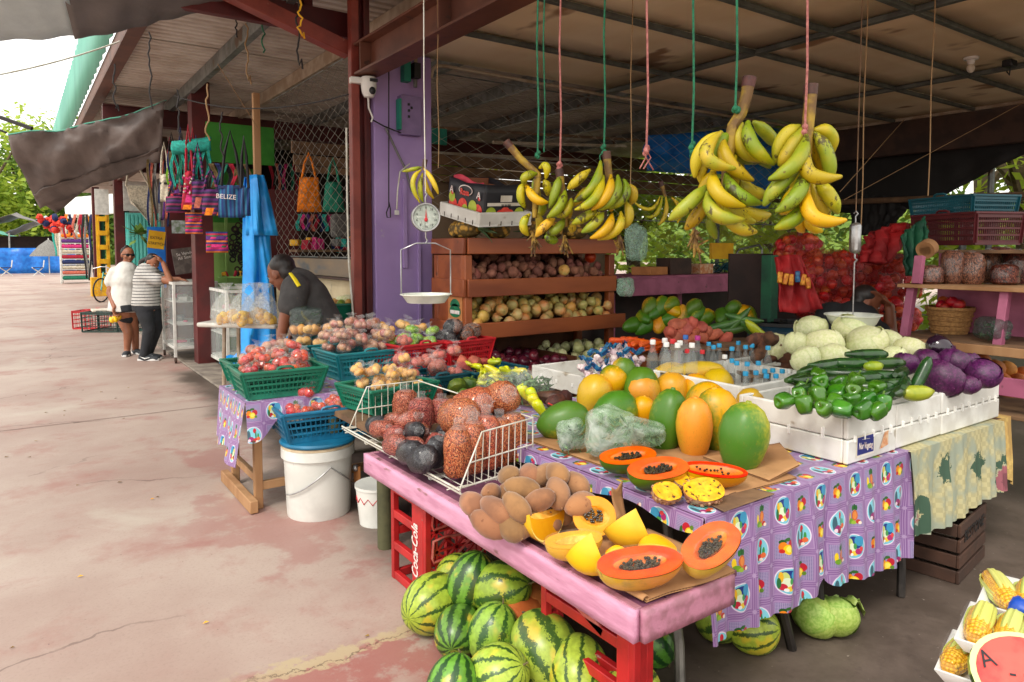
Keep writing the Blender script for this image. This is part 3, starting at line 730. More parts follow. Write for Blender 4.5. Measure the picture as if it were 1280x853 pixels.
def fill(protos,pts,label=None,group=None,s=1):
 for(x,y,z,r)in pts:
  dup(pick(protos),(x,y,z),(U(-.5,.5),U(-.5,.5),U(0,6.28)),s*U(.9,1.1),label,group)
def basket(name,label,cat,loc,rz,L,W,H,colr,flare=.82,group=None,deco=None,nv=18):
 """a slatted plastic basket: rolled rim, four openwork sides, base, two handles; L along local x"""
 m=M[colr];t=thing(name,label,cat,loc,rz,group)
 def pt(u,v,z):
  k=flare+(1-flare)*z/H;return Vector((u*L/2*k,v*W/2*k,z))
 rim=[pt(a,c,H)for a,c in((-1,-1),(1,-1),(1,1),(-1,1))]
 b=MB()
 for i in range(4):b.bar(rim[i],rim[(i+1)%4],.022,.016)
 for i in range(4):b.box(rim[i],(.024,.024,.017))
 b.build('rim',m,t,bevel=.004)
 b=MB();b.box((0,0,.005),(L*flare,W*flare,.01));b.build('base',m,t)
 sides=[((-1,-1),(1,-1)),((1,-1),(1,1)),((1,1),(-1,1)),((-1,1),(-1,-1))]
 for(a,c)in sides:
  b=MB();n=nv if a[1]==c[1]else int(nv*W/L)
  for z0 in(.012,H*.3,H*.52,H*.74,H*.93):b.bar(pt(a[0],a[1],z0),pt(c[0],c[1],z0),.006,.011 if.02<z0<H*.9 else.03,upv=(0,0,1))
  for i in range(n+1):
   f=i/n;u,v=a[0]+(c[0]-a[0])*f,a[1]+(c[1]-a[1])*f
   w=.03 if i in(0,n)else.006
   b.bar(pt(u,v,.01),pt(u,v,H-.004),w,.005 if i not in(0,n)else.006,upv=(1,0,0)if a[1]==c[1]else(0,1,0))
  b.build('side_lattice',m,t,smooth=False)
 for sgn in(-1,1):
  b=MB();b.tube([pt(-.22,sgn,H-.006),pt(-.17,sgn*1.0,H+.018),pt(-.1,sgn*1.01,H+.024),pt(.1,sgn*1.01,H+.024),pt(.17,sgn*1.0,H+.018),pt(.22,sgn,H-.006)],.008,6)
  b.build('handle',m,t)
 return t
def plast(name,c,c2=None):return mat(name,c,c2 or tuple(v*.75 for v in c),7,.38,spec=.5)
M['p_green']=plast('green_plastic',S(24,118,92));M['p_blue']=plast('teal_blue_plastic',S(24,112,150));M['p_teal']=plast('teal_plastic',S(22,124,132))
M['p_red']=plast('red_plastic',S(196,36,44));M['p_crate']=mat('red_crate_plastic',S(186,34,36),S(160,28,30),8,.42,spots=(S(150,90,84),24,.68))
M['p_dark']=plast('dark_green_plastic',S(40,66,60));M['p_maroon']=plast('maroon_plastic',S(96,34,40));M['p_tealdark']=plast('dark_teal_plastic',S(12,82,96))
def text(name,s,size,m,parent,loc,rot,shear=0,ext=.0006,ax='CENTER',ay='CENTER',sx=1,off=0):
 c=bpy.data.curves.new(name,'FONT');c.body=s;c.size=size;c.shear=shear;c.extrude=ext;c.align_x=ax;c.align_y=ay;c.offset=off;c.resolution_u=3
 o=bpy.data.objects.new(name,c);SC.collection.objects.link(o)
 bpy.context.view_layer.update()
 me=bpy.data.meshes.new_from_object(o.evaluated_get(bpy.context.evaluated_depsgraph_get()));bpy.data.objects.remove(o)
 me.materials.clear();me.materials.append(M[m])
 q=place(me,name,parent,loc,rot);q.scale=(sx,1,1)
 return q
# pink table at the front
TZ=.53
M['pink']=mat('pink_paint',S(206,150,178),S(188,130,158),30,.55,bump=.5,bs=70,spots=(S(140,100,104),24,.645),sc=(1,.22,1))
M['pink_worn']=mat('worn_pink_paint',S(180,122,144),S(152,104,118),22,.6,bump=.5,bs=70,spots=(S(110,76,80),14,.6))
M['mauve']=mat('dark_mauve_boards',S(120,70,96),S(96,58,76),6,.65,bump=.3,bs=60)
pt_=thing('pink_table','long low pink painted wooden table propped on red crates at the front of the stall','table',(1.5,2.15,0))
def ptp(o):o.parent=pt_;o.matrix_parent_inverse=Matrix.Translation((-1.5,-2.15,0));return o
for i,x in enumerate((1.375,1.475,1.575,1.675)):
 b=MB();b.box((x,2.16,TZ-.011-U(0,.002)),(.096,1.74,.02));ptp(b.build('plank',M['mauve'],bevel=.003))
b=MB();b.grid(60,4,lambda u,v:(1.3+.0015*wavy((u*30,v*3,0),1),1.285+1.765*u,.444+.002*wavy((u*9,2,0),1)*(1-v)+(.532-.444)*v));ptp(b.build('front_apron',M['pink'],solid=.022))
b=MB();b.grid(16,4,lambda u,v:(1.313+.37*u,1.278+.0015*wavy((u*9,v*3,4),1),.444+.088*v));ptp(b.build('end_apron',M['pink_worn'],solid=.022))
b=MB();b.box((1.5,3.04,.488),(.36,.02,.088));ptp(b.build('back_apron',M['pink_worn'],bevel=.003))
b=MB();b.bar((1.313,1.29,.5285),(1.313,3.04,.5285),.026,.012);ptp(b.build('edge_strip',M['pink_worn'],bevel=.003))
for y in(1.72,2.34):b=MB();b.box((1.42,y,.415),(.12,.045,.06));ptp(b.build('support_block',M['wood'],bevel=.004))
M['white_letter']=mat('white_print',S(236,232,226),S(214,190,186),60,.5)
M['rail_worn']=mat('worn_red_rim',S(190,110,100),S(170,60,54),12,.6)
def drink_crate(label,loc,X,Y,Z,lettering,lattice=True,pw=.3):
 t=thing('plastic_crate',label,'crate',loc,0,'red drink crates under the pink table')
 b=MB();w=.028
 for x in(w/2,X-w/2):
  for y in(w/2,Y-w/2):b=MB();b.box((x,y,Z/2),(w,w,Z));b.build('corner_post',M['p_crate'],t,bevel=.003)
 for x in(w/2,X-w/2):
  for z in(.02,Z*.36,Z*.69,Z-.02):b=MB();b.box((x,Y/2-.002,z),(w-.004,Y-.02,.036));b.build('rail',M['p_crate'],t,bevel=.003)
  b=MB();b.box((x-(.002 if x<X/2 else-.002),.02+Y*pw/2,Z/2),(w,Y*pw,Z-.012))
  b.build('side_panel',M['p_crate'],t,bevel=.003)
 for z in(.02,Z/2,Z-.02):b=MB();b.box((X/2,Y-w/2,z),(X-.04,w-.006,.036));b.build('rail',M['p_crate'],t,bevel=.003)
 if lattice:
  b=MB();n=4;cx,cz=X/(n-1)*.98,Z/5
  for i in range(n-1):
   for j in range(5):
    x0,z0=.006+i*cx,j*cz;c=(x0+cx/2,.008,z0+cz/2)
    for dx,dz in((cx,cz),(cx,-cz),(cx,0),(0,cz)):
     b.bar((c[0]-dx/2,.008+.002*i,c[2]-dz/2),(c[0]+dx/2,.008+.002*i,c[2]+dz/2),.008,.012,upv=(0,1,0))
  b.build('lattice',M['p_crate'],t,smooth=False)
  for(zz,hh)in((.12,.10),(.24,.12),(.37,.1)):
   b=MB();pts=[(X*.1,-.004,zz-hh/2+.02),(X*.12,-.004,zz-hh/2),(X*.5,-.004,zz-hh/2+.01),(X*.72,-.004,zz),(X*.6,-.004,zz+.03),(X*.3,-.004,zz+hh/2-.02),(X*.12,-.004,zz+hh/2-.03)]
   b.tube(pts,.006,6,closed=True);b.build('loop_rib',M['rail_worn'],t)
 else:
  b=MB();b.box((X/2,.01,Z/2),(X-.02,.016,Z-.01));b.build('side_panel',M['p_crate'],t,bevel=.003)
 if lettering:
  text('lettering','Coca-Cola',.075,'white_letter',t,(-.004,Y*.17+.03,Z*.48),(R(90),R(-90),R(-90)),shear=.25,off=.0012,sx=.72)
 return t
drink_crate('red drink crate with white script lettering under the far end of the pink table',(1.335,2.53,0),.3,.33,.436,True)
cB=drink_crate('red drink crate with open diagonal ribs under the near corner of the pink table',(1.43,1.42,0),.08,.45,.436,False,False,.12)
b=MB();b.bar((.012,.14,.30),(.012,.44,.40),.02,.03);b.build('diagonal_rib',M['rail_worn'],cB,bevel=.003)
WG='watermelons heaped on the floor under the pink table'
def melon(px,py,r,label,dark=False,z=None,rot=None):
 p=P(px,py,r*.97 if z is None else z)
 o=put('melon_dark' if dark else 'melon','watermelon',label,'watermelon',p,rot or rnd_rot(),(r,r,r*U(.98,1.14)),WG)
 place(ME['melon_stem'],'stem',o);return o
melon(540,754,.112,'pale striped watermelon lying nearest the open floor on the left of the heap',rot=(.3,1.5,.6))
melon(573,789,.088,'small dark watermelon with yellow belly at the front left of the heap',True,rot=(.2,1.5,1.0))
melon(590,727,.098,'deep green watermelon standing up against the lattice of the red crate',True,z=.2,rot=(.1,.3,0))
melon(627,736,.104,'bright yellow green watermelon resting high under the table edge',z=.2,rot=(1.2,.3,.4))
melon(616,791,.092,'striped watermelon behind the largest one, streaks running upright',z=.11,rot=(.35,.1,1))
melon(681,812,.118,'largest striped watermelon in front between the table supports',rot=(.5,.9,2.1))
melon(622,846,.1,'striped watermelon half cut off at the bottom left of the largest one',rot=(.9,.4,.2))
melon(722,838,.1,'shaded watermelon tucked behind the right side of the largest one',rot=(.2,1.2,1))
melon(788,868,.09,'pale watermelon on the floor below the near table corner',rot=(.2,1.4,.2))
melon(566,862,.088,'watermelon at the very bottom behind the front striped ones',True)
melon(812,800,.09,'striped watermelon in the shade behind the near red crate',True)
put('melon','watermelon','yellowish watermelon peeping out between the crate lattice and the heap','watermelon',P(571,718,.13),(1,.4,.2),.085,WG)
for p,l in(((652,763),'orange pumpkin glimpsed behind the largest watermelon under the table'),((672,752),'second orange pumpkin wedged against the red crate rib')):
 tag(place(ME['squash'][0],'pumpkin',None,P(p[0],p[1],.14),(.3,.2,0),1.5),l,'pumpkin','orange pumpkins under the pink table').data=(lambda m:m)(MB().lathe([(0,-.7),(.5,-.72),(.9,-.45),(1,0),(.85,.5),(.45,.72),(0,.66)],24,M=Matrix.Diagonal((.06,.06,.055,1)),fn=lambda a,t:1+.09*abs(math.cos(5*a))).mesh('pumpkin',M['cantaloupe']))
M['white_wire']=mat('white_coated_wire',S(214,214,204),S(190,186,170),14,.4)
wb=thing('wire_basket','white wire display basket standing on the far end of the pink table','basket',(1.55,2.8,TZ))
def wl(p):return(p[0]-1.55,p[1]-2.8,p[2]-TZ)
fx,bx,y0,y1=1.33,1.76,2.24,3.4
zb=TZ+.035
def wire_panel(y,yb):
 A,B2,C,D=(fx+.03,y,zb),(bx,yb,zb),(bx,yb,zb+.205),(fx+.13,y,zb+.205)
 b=MB();r=.0032
 b.tube([wl(A),wl(B2)],r,6);b.tube([wl(D),wl(C)],r,6);b.tube([wl(A),wl(D)],r,6);b.tube([wl(B2),wl(C)],r,6)
 m1,m2=Vector(A).lerp(Vector(D),.45),Vector(B2).lerp(Vector(C),.45);b.tube([wl(m1),wl(m2)],r,6)
 for i in range(1,11):
  t=i/11;p=Vector(A).lerp(Vector(B2),t);top=Vector(D).lerp(Vector(C),max(0,(p.x-D[0])/(C[0]-D[0])))
  if p.x<D[0]:top=Vector(A).lerp(Vector(D),(p.x-A[0])/(D[0]-A[0]))
  b.tube([wl(p),wl(top)],.0022,5)
 b.build('wire_panel',M['white_wire'],wb)
wire_panel(y0+.05,y0+.12);wire_panel(y1,y1)
b=MB()
for(dx,dz)in((0,.012),(.012,-.008)):b.tube([wl((fx+dx,y0,zb+dz)),wl((fx+dx,y1+.02,zb+dz))],.0042,6)
b.tube([wl((fx,y0,zb)),wl((fx+.03,y0+.05,zb)),wl((bx,y0+.12,zb))],.0042,6);b.tube([wl((fx,y1+.02,zb)),wl((bx,y1+.02,zb))],.0042,6);b.tube([wl((bx,y0+.12,zb)),wl((bx,y1,zb))],.0042,6)
b.tube([wl((bx,y0+.12,zb+.205)),wl((bx,y1,zb+.205))],.0036,6)
b.build('frame_rod',M['white_wire'],wb)
b=MB()
for i in range(9):x=fx+.02+i*.05;b.tube([wl((x,y0+.08,zb-.012)),wl((x,y1,zb-.012))],.0022,4)
for i in range(5):y=y0+.1+i*.26;b.tube([wl((fx,y,zb-.014)),wl((bx,y,zb-.014))],.003,4)
b.build('base_grid',M['white_wire'],wb)
for y in(y0+.3,y1-.2):b=MB();b.box(wl((fx+.2,y,TZ+.008)),(.34,.02,.014));b.build('foot',M['white_wire'],wb)
BG='bags of dry beans in the wire basket'
def pouch(name,m,r,h,seed,neck=True):
 def f(a,t):return(1+.09*math.cos(2*a+seed)+.05*math.sin(3*a+t*5+seed)+.03*math.sin(7*a+t*9))
 prof=[(0,0),(r*.8,0),(r*1.02,h*.12),(r,h*.4),(r*1.03,h*.68),(r*.9,h*.9),(r*.6,h),(0,h*1.02)]
 return MB().lathe(prof,18,fn=f).mesh(name,M[m])
def beanbag(px,py,m,r,h,label,z=None,tilt=(0,0),pos=None):
 p=pos or P(px,py,(zb if z is None else z))
 t=place(pouch('bean_bag',m,r,h,U(0,6)),'bean_bag',None,p,(tilt[0],tilt[1],U(0,6)if tilt==(0,0)else 0));tag(t,label,'bag of beans',BG)
 b=MB();s=U(0,6);b.lathe([(r*.62,h*.98),(r*.5,h*1.03),(r*.3,h*1.1),(r*.32,h*1.22)],12,fn=lambda a,q:1+.3*math.sin(a*5+s)*q);b.build('film_top',M['film'],t)
 return t
beanbag(507,528,'bean_red',.062,.17,'tall bag of small red beans in the far back corner of the wire basket')
beanbag(527,537,'bean_red',.06,.16,'upright bag of red beans second from the far end')
beanbag(552,533,'bean_red',.066,.14,'plump upright bag of red beans with folded pale top in middle back')
beanbag(540,512,'bean_red',.06,.15,'bag of red beans half hidden behind the front upright ones')
beanbag(470,537,'bean_red',.043,.14,'bag of red beans lying at the far front corner of the wire basket',z=zb+.05,tilt=(1.35,.2))
beanbag(487,556,'bean_red',.043,.14,'bag of red beans lying second along the front wire',z=zb+.05,tilt=(1.3,-.3))
beanbag(500,530,'bean_red',.043,.14,'bag of red beans leaning on the lying ones',z=zb+.09,tilt=(1.1,.5))
beanbag(516,545,'bean_red',.045,.11,'small bag of red beans wedged in the middle front',z=zb+.05,tilt=(1.2,.1))
beanbag(505,566,'bean_black',.05,.12,'dark bag of black beans lying at the front wire left of the others',z=zb+.045,tilt=(1.35,.3))
beanbag(523,575,'bean_black',.055,.12,'crumpled shiny bag of black beans nearest the front wire',z=zb+.045,tilt=(1.2,-.4))
beanbag(540,580,'bean_black',.05,.12,'bag of black beans standing beside the orange red bags',z=zb+.02,tilt=(.3,.2))
beanbag(552,545,'bean_black',.05,.12,'bag of black beans behind the middle of the basket',z=zb+.06,tilt=(1.0,.5))
beanbag(580,535,'bean_black',.06,.13,'bag of black beans lying across the red bags with glossy film',z=zb+.12,tilt=(1.2,.9))
beanbag(600,520,'bean_black',.07,.14,'heaped bag of fine black beans on top at the back',z=zb+.15,tilt=(.7,.5))
for i,(px,py,lab)in enumerate(((566,597,'orange red bean bag standing at the near front corner of the wire basket'),(587,606,'orange red bean bag second behind the near wire panel'),(608,607,'orange red bean bag third behind the near wire panel'),(630,596,'orange red bean bag fourth behind the near wire panel'),(648,588,'orange red bean bag last at the back of the near wire panel'))):
 beanbag(0,0,'bean_orange',.057+.004*(i%2),.19+.012*(i%3),lab,pos=Vector((1.43+.075*i,2.42+.012*i,zb+.006)))
beanbag(578,556,'bean_orange',.07,.17,'pale orange bean bag lying over the tops of the standing ones',pos=Vector((1.50,2.62,zb+.2)),tilt=(1.35,.2))
beanbag(612,548,'bean_orange',.075,.18,'orange red bean bag slumped across the middle top',pos=Vector((1.60,2.66,zb+.22)),tilt=(1.3,.0))
beanbag(628,536,'bean_orange',.072,.18,'bag of bright orange red beans crowning the near back corner',pos=Vector((1.72,2.62,zb+.22)),tilt=(1.1,-.2))
for i in range(6):beanbag(0,0,'bean_red' if i%3 else 'bean_black',.04,.12,'small bag of red beans tucked among the others at the front' if i%3 else 'small dark bag of black beans tucked among the red ones',pos=Vector((1.40+.05*(i%2),3.22-.11*i,zb+.05+.03*(i%2))),tilt=(1.3,.5-.3*i))
GM='brown mamey fruit piled on the pink table'
cbz=TZ+.012
ml=[(591,630),(615,618),(653,611),(662,594),(636,595),(646,634),(620,638),(673,626),(697,616),(720,605),(696,592),(694,642),(726,631),(679,595),(664,646),(606,644),(612,655),(636,657),(705,638),(640,615),(680,648),(656,655)]
hi_={2:.1,3:.11,4:.1,8:.09,9:.1,10:.13,13:.11,1:.06,5:.07,7:.08,6:.05,0:.045,12:.06,19:.06}
for i,(x,y)in enumerate(ml):
 p=P(x,y,cbz+.042+hi_.get(i,.01));q=depth(p)
 put('mamey','mamey_fruit','brown fuzzy mamey fruit in the pile beside the wire basket','mamey',p,(R(90)+U(-.6,.6),U(-.5,.5),U(-1.2,1.8)),U(.9,1.08),GM)
def board(name,label,outline,z,th=.006,m='cardboard',lift=None,cat='cardboard',edge=True):
 c=sum((Vector((x,y,0))for x,y in outline),Vector())/len(outline)
 t=thing(name,label,cat,(c.x,c.y,z),0)
 (p0,p1,p2,p3)=[Vector((x,y,0))-c for x,y in outline]
 b=MB();f=lambda u,v:(p0*(1-u)+p1*u)*(1-v)+(p3*(1-u)+p2*u)*v+Vector((0,0,(lift(u,v)if lift else 0)+.0015*wavy((u*5,v*4,z*30),1)))
 b.grid(24,14,lambda u,v:f(u,v)+Vector((0,0,th)));b.build('top_liner',M[m],t,solid=.0014)
 if edge:
  b=MB();b.grid(60,3,lambda u,v:f(.003+u*.994,.004+v*.992)+Vector((0,0,th*.5+(.0014 if int(u*60)%2 else-.0014))));b.build('fluting',M['cardboard_edge'],t,smooth=False,solid=.0012)
  b=MB();b.grid(24,14,lambda u,v:f(u,v)+Vector((0,0,.0006)));b.build('bottom_liner',M[m],t,solid=.0014)
 return t
board('cardboard_sheet','brown cardboard sheet under the mamey fruit and cut squash on the pink table',[(1.36,1.33),(1.70,1.31),(1.70,2.2),(1.36,2.16)],TZ+.002)
board('cardboard_sheet','upper folded cardboard flap under the wrapped papaya halves at the table end',[(1.352,1.30),(1.69,1.272),(1.69,1.62),(1.345,1.66)],TZ+.014,lift=lambda u,v:-.012*max(0,1-v*6)+.004*math.sin(u*7))
t=thing('cardboard_roll','rolled over cardboard edge lying along the front of the pink table','cardboard',(1.345,1.6,TZ+.012))
for j,(ya,yb_)in enumerate(((-.3,-.02),(.0,.26),(.28,.5))):
 b=MB();n=10
 def fn(u,v):a=-1.0+v*4.2;rr=.012+.002*math.sin(u*6+j);return(rr*math.cos(a)+.006,ya+(yb_-ya)*u,rr*math.sin(a)*.75)
 b.grid(14,n,fn);b.build('fold',M['cardboard'],t,solid=.003)
b=MB();c=P(772,650,TZ+.03)
def fn(u,v):return Vector((-.02+.05*u,.03*math.sin(v*2)-.02,.115*v+.012*math.sin(u*5+v*3)))
b.grid(6,10,fn);o=b.build('cardboard_tab',M['cardboard'],solid=.003);o.location=c;tag(o,'torn upright strip of cardboard sticking up between the tables','cardboard')
def boat(name,flesh,skin,L,W,H,core=None,seeds=0,ridge=.0,wedge=None,corerim=.55):
 """a lengthwise half: rind shell, flat cut face, hollow with seeds; cut face up (+z)"""
 t=bpy.data.objects.new(name,None);SC.collection.objects.link(t);t.empty_display_size=.03
 n,m=30,10
 def prof(u):x=-1+2*u;return math.sqrt(max(0,1-abs(x)**2.3))
 b=MB()
 def rind(u,v):
  w=prof(u);a=math.pi*v;k=1+ridge*math.cos(a*5)
  return((-1+2*u)*L/2,-W/2*w*math.cos(a)*k,-H*w*math.sin(a)*k)
 b.grid(n,m,rind);b.build('rind',M[skin],t)
 b=MB();ci=corerim
 def face(u,v):
  w=prof(u);y=-1+2*v;x=-1+2*u
  d=(x/ci*.82)**2+(y*w/(ci*.85))**2 if core else 9
  dip=-min(H*.3,max(0,(1-d))*H*.36)if core else.004*math.sin(x*3)
  return(x*L/2*.995,y*W/2*w*.995,dip+.0005)
 b.grid(34,16,face);b.build('flesh',M[flesh],t)
 if core:
  b=MB()
  def cf(u,v):
   a=6.283*u;r=v*.93;x,y=r*ci/.82*math.cos(a),r*ci*.85*math.sin(a)
   d=r*r;return(x*L/2,y*W/2,-min(H*.3,(1-d)*H*.36)+.0012)
  b.grid(24,6,cf);b.build('hollow',M[core],t)
 if seeds:
  b=MB()
  for i in range(seeds):
   a,r=U(0,6.28),math.sqrt(U(0,1))*.68
   x,y=r*ci/.82*math.cos(a),r*ci*.85*math.sin(a)
   z=-min(H*.3,(1-r*r)*H*.36)+.005+U(0,.007);b.ball((x*L/2,y*W/2,z),(.0042,.0036,.0036),6,4)
  tag(b.build('seeds',M['seed'],t),kind='stuff')
 return t
def wrapfilm(t,L,W,H):
 b=MB();s=U(0,9)
 b.ball((0,0,-.002),(L/2*1.03,W/2*1.05,H*1.06),18,12,fn=lambda d:(1+.015*noise.noise(d*7+Vector((s,0,0))))*(1 if d.z<.1 else 1))
 for i,p in enumerate(b.v):
  if p.z>.006:p.z=.006+.003*wavy((p.x*30,p.y*30,s),1)
 b.build('cling_film',M['wrap'],t)
def lay(t,label,cat,p,rot,group=None):
 k=1.2 if cat in('squash','papaya')else 1;t.scale=(k,)*3;t.location=p+Vector((0,0,.008 if k>1 else 0));t.rotation_euler=rot;return tag(t,label,cat,group)
GS='cut pieces of yellow squash on the pink table'
def wedge(name,L,r,ang,flesh='pumpkin_flesh',skin='pumpkin_skin'):
 """a squash wedge: rind arc, two cut faces, paler edge"""
 t=bpy.data.objects.new(name,None);SC.collection.objects.link(t)
 def P3(u,a,q):x=-1+2*u;w=math.sqrt(max(0,1-abs(x)**2.2));return Vector((x*L/2,-r*w*q*math.sin(a),-r*w*q*math.cos(a)+r*.6))
 b=MB();b.grid(20,6,lambda u,v:P3(u,-ang/2+ang*v,1));b.build('rind',M[skin],t)
 for sg in(-1,1):
  b=MB();b.grid(20,6,lambda u,v:P3(u,sg*ang/2,1-.8*v*(1 if sg else 1))*Vector((1,1,1)).x if False else P3(u,sg*ang/2,1-.75*v));b.build('flesh',M[flesh],t)
  b=MB();b.grid(20,1,lambda u,v:P3(u,sg*(ang/2+.012),1-.07*v));b.build('pale_edge',M['pale_edge'],t)
 b=MB();b.grid(20,6,lambda u,v:P3(u,-ang/2+ang*v,.25));b.build('inner_flesh',M['pumpkin_core'],t)
 return t
z0=TZ+.02
lay(wedge('squash_wedge',.15,.085,1.2),'slender yellow squash wedge leaning on the mamey fruit','squash',P(675,658,z0+.03),(.5,.1,.2),GS)
h1=boat('squash_half','pumpkin_flesh','pumpkin_skin',.15,.10,.05,'pumpkin_core',0);lay(h1,'boat shaped half of yellow squash lying flat in the middle','squash',P(717,678,z0+.055),(.0,-.05,-.35),GS);wrapfilm(h1,.15,.1,.05)
h2=boat('squash_half','pumpkin_flesh','pumpkin_skin',.12,.105,.05,'pumpkin_core',40);lay(h2,'upright half of yellow squash facing the front with seedy core','squash',P(743,648,z0+.065),(1.05,.1,-.55),GS)
lay(wedge('squash_wedge',.13,.09,1.5),'thick squash wedge with pale cut face behind the flat half','squash',P(785,672,z0+.045),(.3,.6,.9),GS)
lay(wedge('squash_wedge',.12,.08,1.4),'squash wedge with white glare on its cut end at the front','squash',P(735,704,z0+.035),(.2,.7,.7),GS)
h3=boat('squash_half','pumpkin_flesh','pumpkin_skin',.11,.085,.04,None);lay(h3,'small flat squash piece behind the wrapped papaya half','squash',P(822,688,z0+.045),(.35,0,.2),GS)
h5=boat('squash_half','pumpkin_flesh','pumpkin_skin',.07,.05,.03,None);lay(h5,'smallest squash piece squeezed between wedge and papaya','squash',P(772,696,z0+.035),(.3,0,.1),GS)
GP='wrapped papaya halves on the pink table'
p1=boat('papaya_half','pap_flesh','pap_o',.205,.105,.066,'pap_hollow',110,.03);lay(p1,'cling wrapped papaya half with black seeds at the table front corner','papaya',P(800,706,z0+.07),(.26,-.06,-.42),GP);wrapfilm(p1,.205,.105,.066)
p2=boat('papaya_half','pap_flesh','pap_o',.205,.105,.068,'pap_hollow',110,.03);lay(p2,'cling wrapped papaya half overhanging the right end of the pink table','papaya',P(889,684,z0+.08),(.26,-.22,.16),GP);wrapfilm(p2,.205,.105,.068)
# purple cloth table
PZ=.64
def cloth_mat(name):
 """printed oilcloth: lilac lattice of squares, dotted panels and round medallions with fruit and flowers (flat print)"""
 t=NT(name);uv=t.co('UV');vm=t.n('ShaderNodeVectorMath',operation='SCALE');t.l(uv,vm.inputs[0]);vm.inputs['Scale'].default_value=1/.12
 fr=t.n('ShaderNodeVectorMath',operation='FRACTION');t.l(vm.outputs[0],fr.inputs[0]);fl=t.n('ShaderNodeVectorMath',operation='FLOOR');t.l(vm.outputs[0],fl.inputs[0])
 xy=t.n('ShaderNodeSeparateXYZ');t.l(fr.outputs[0],xy.inputs[0]);ij=t.n('ShaderNodeSeparateXYZ');t.l(fl.outputs[0],ij.inputs[0])
 x,y=xy.outputs[0],xy.outputs[1]
 dx=t.math('ABSOLUTE',t.math('SUBTRACT',x,.5));dy=t.math('ABSOLUTE',t.math('SUBTRACT',y,.5));sq=t.math('MAXIMUM',dx,dy)
 par=t.math('MODULO',t.math('ADD',t.math('ADD',ij.outputs[0],ij.outputs[1]),200.0),2.0)
 par3=t.math('MODULO',t.math('ADD',t.math('MULTIPLY_ADD',ij.outputs[0],2.0,ij.outputs[1]),300.0),3.0)
 lil,dk,pale=S(136,98,152),S(112,76,130),S(176,152,190)
 col=t.mix(t.step(sq,.425,.432),S(156,124,172),lil)
 line=t.math('LESS_THAN',t.math('ABSOLUTE',t.math('SUBTRACT',sq,.47)),.008);col=t.mix(line,col,pale)
 line2=t.math('LESS_THAN',t.math('ABSOLUTE',t.math('SUBTRACT',sq,.395)),.008);col=t.mix(line2,col,pale)
 cr=t.math('LESS_THAN',t.math('ADD',t.math('SUBTRACT',.5,dx),t.math('SUBTRACT',.5,dy)),.07);col=t.mix(cr,col,pale)
 gd=t.n('ShaderNodeVectorMath',operation='SCALE');t.l(fr.outputs[0],gd.inputs[0]);gd.inputs['Scale'].default_value=24
 gf=t.n('ShaderNodeVectorMath',operation='FRACTION');t.l(gd.outputs[0],gf.inputs[0])
 gx=t.n('ShaderNodeSeparateXYZ');t.l(gf.outputs[0],gx.inputs[0])
 dot=t.math('MULTIPLY',t.math('GREATER_THAN',gx.outputs[0],.4),t.math('GREATER_THAN',gx.outputs[1],.4))
 pan=t.mix(dot,S(166,152,188),S(112,102,150));ins=t.math('LESS_THAN',sq,.36)
 def disc(c,cx,cy,rx,ry,colr):
  u=t.math('DIVIDE',t.math('SUBTRACT',x,cx),rx);v=t.math('DIVIDE',t.math('SUBTRACT',y,cy),ry)
  return t.mix(t.math('LESS_THAN',t.math('ADD',t.math('MULTIPLY',u,u),t.math('MULTIPLY',v,v)),1.0),c,colr)
 fruit=pan
 for a in((.36,.62,.1,.07,S(36,84,32)),(.52,.68,.1,.05,S(48,100,40)),(.62,.52,.12,.13,S(186,30,50)),(.37,.48,.12,.14,S(228,130,24)),(.5,.4,.14,.14,S(236,196,20)),(.52,.41,.09,.09,S(250,226,96)),(.33,.36,.07,.06,S(196,40,32)),(.66,.34,.06,.06,S(92,130,40))):fruit=disc(fruit,*a)
 pine=pan
 for a in((.5,.78,.035,.12,S(30,86,40)),(.44,.74,.05,.09,S(44,110,48)),(.57,.74,.05,.09,S(38,96,44)),(.52,.5,.11,.17,S(196,100,44)),(.53,.5,.07,.13,S(222,136,66)),(.3,.46,.06,.15,S(240,206,40)),(.37,.32,.12,.09,S(110,160,40)),(.5,.27,.1,.06,S(150,186,60)),(.64,.3,.08,.07,S(190,60,40)),(.7,.26,.06,.05,S(240,220,200))):pine=disc(pine,*a)
 pan2=t.mix(t.math('LESS_THAN',par3,.5),fruit,pine)
 med=S(190,160,200)
 med=disc(S(178,146,190),.5,.5,.36,.40,S(230,222,236))
 for a in((.5,.5,.33,.37,S(120,196,214)),(.5,.62,.26,.2,S(30,56,130)),(.66,.68,.14,.16,S(60,150,190)),(.38,.56,.1,.2,S(196,214,120)),(.44,.42,.14,.18,S(220,236,200)),(.34,.32,.1,.1,S(196,40,60)),(.3,.6,.05,.16,S(230,180,40)),(.52,.28,.1,.08,S(236,200,60)),(.64,.34,.1,.1,S(176,46,110)),(.72,.42,.06,.08,S(220,70,70)),(.42,.24,.06,.05,S(240,240,236)),(.26,.42,.05,.16,S(40,110,60)),(.54,.5,.05,.1,S(70,150,80))):med=disc(med,*a)
 med2=disc(S(178,146,190),.5,.5,.36,.40,S(230,222,236))
 for a in((.5,.5,.33,.37,S(130,206,222)),(.3,.5,.08,.24,S(60,96,110)),(.56,.72,.07,.11,S(206,26,50)),(.6,.5,.03,.2,S(40,120,60)),(.7,.46,.04,.14,S(60,150,70)),(.4,.34,.12,.12,S(150,40,110)),(.58,.3,.12,.1,S(196,40,50)),(.7,.36,.08,.08,S(226,110,60)),(.48,.24,.08,.06,S(96,60,40)),(.64,.24,.06,.05,S(240,226,210)),(.32,.3,.06,.06,S(236,210,220))):med2=disc(med2,*a)
 med3=t.mix(t.math('LESS_THAN',t.math('MODULO',t.math('ADD',ij.outputs[1],200.0),2.0),.5),med,med2)
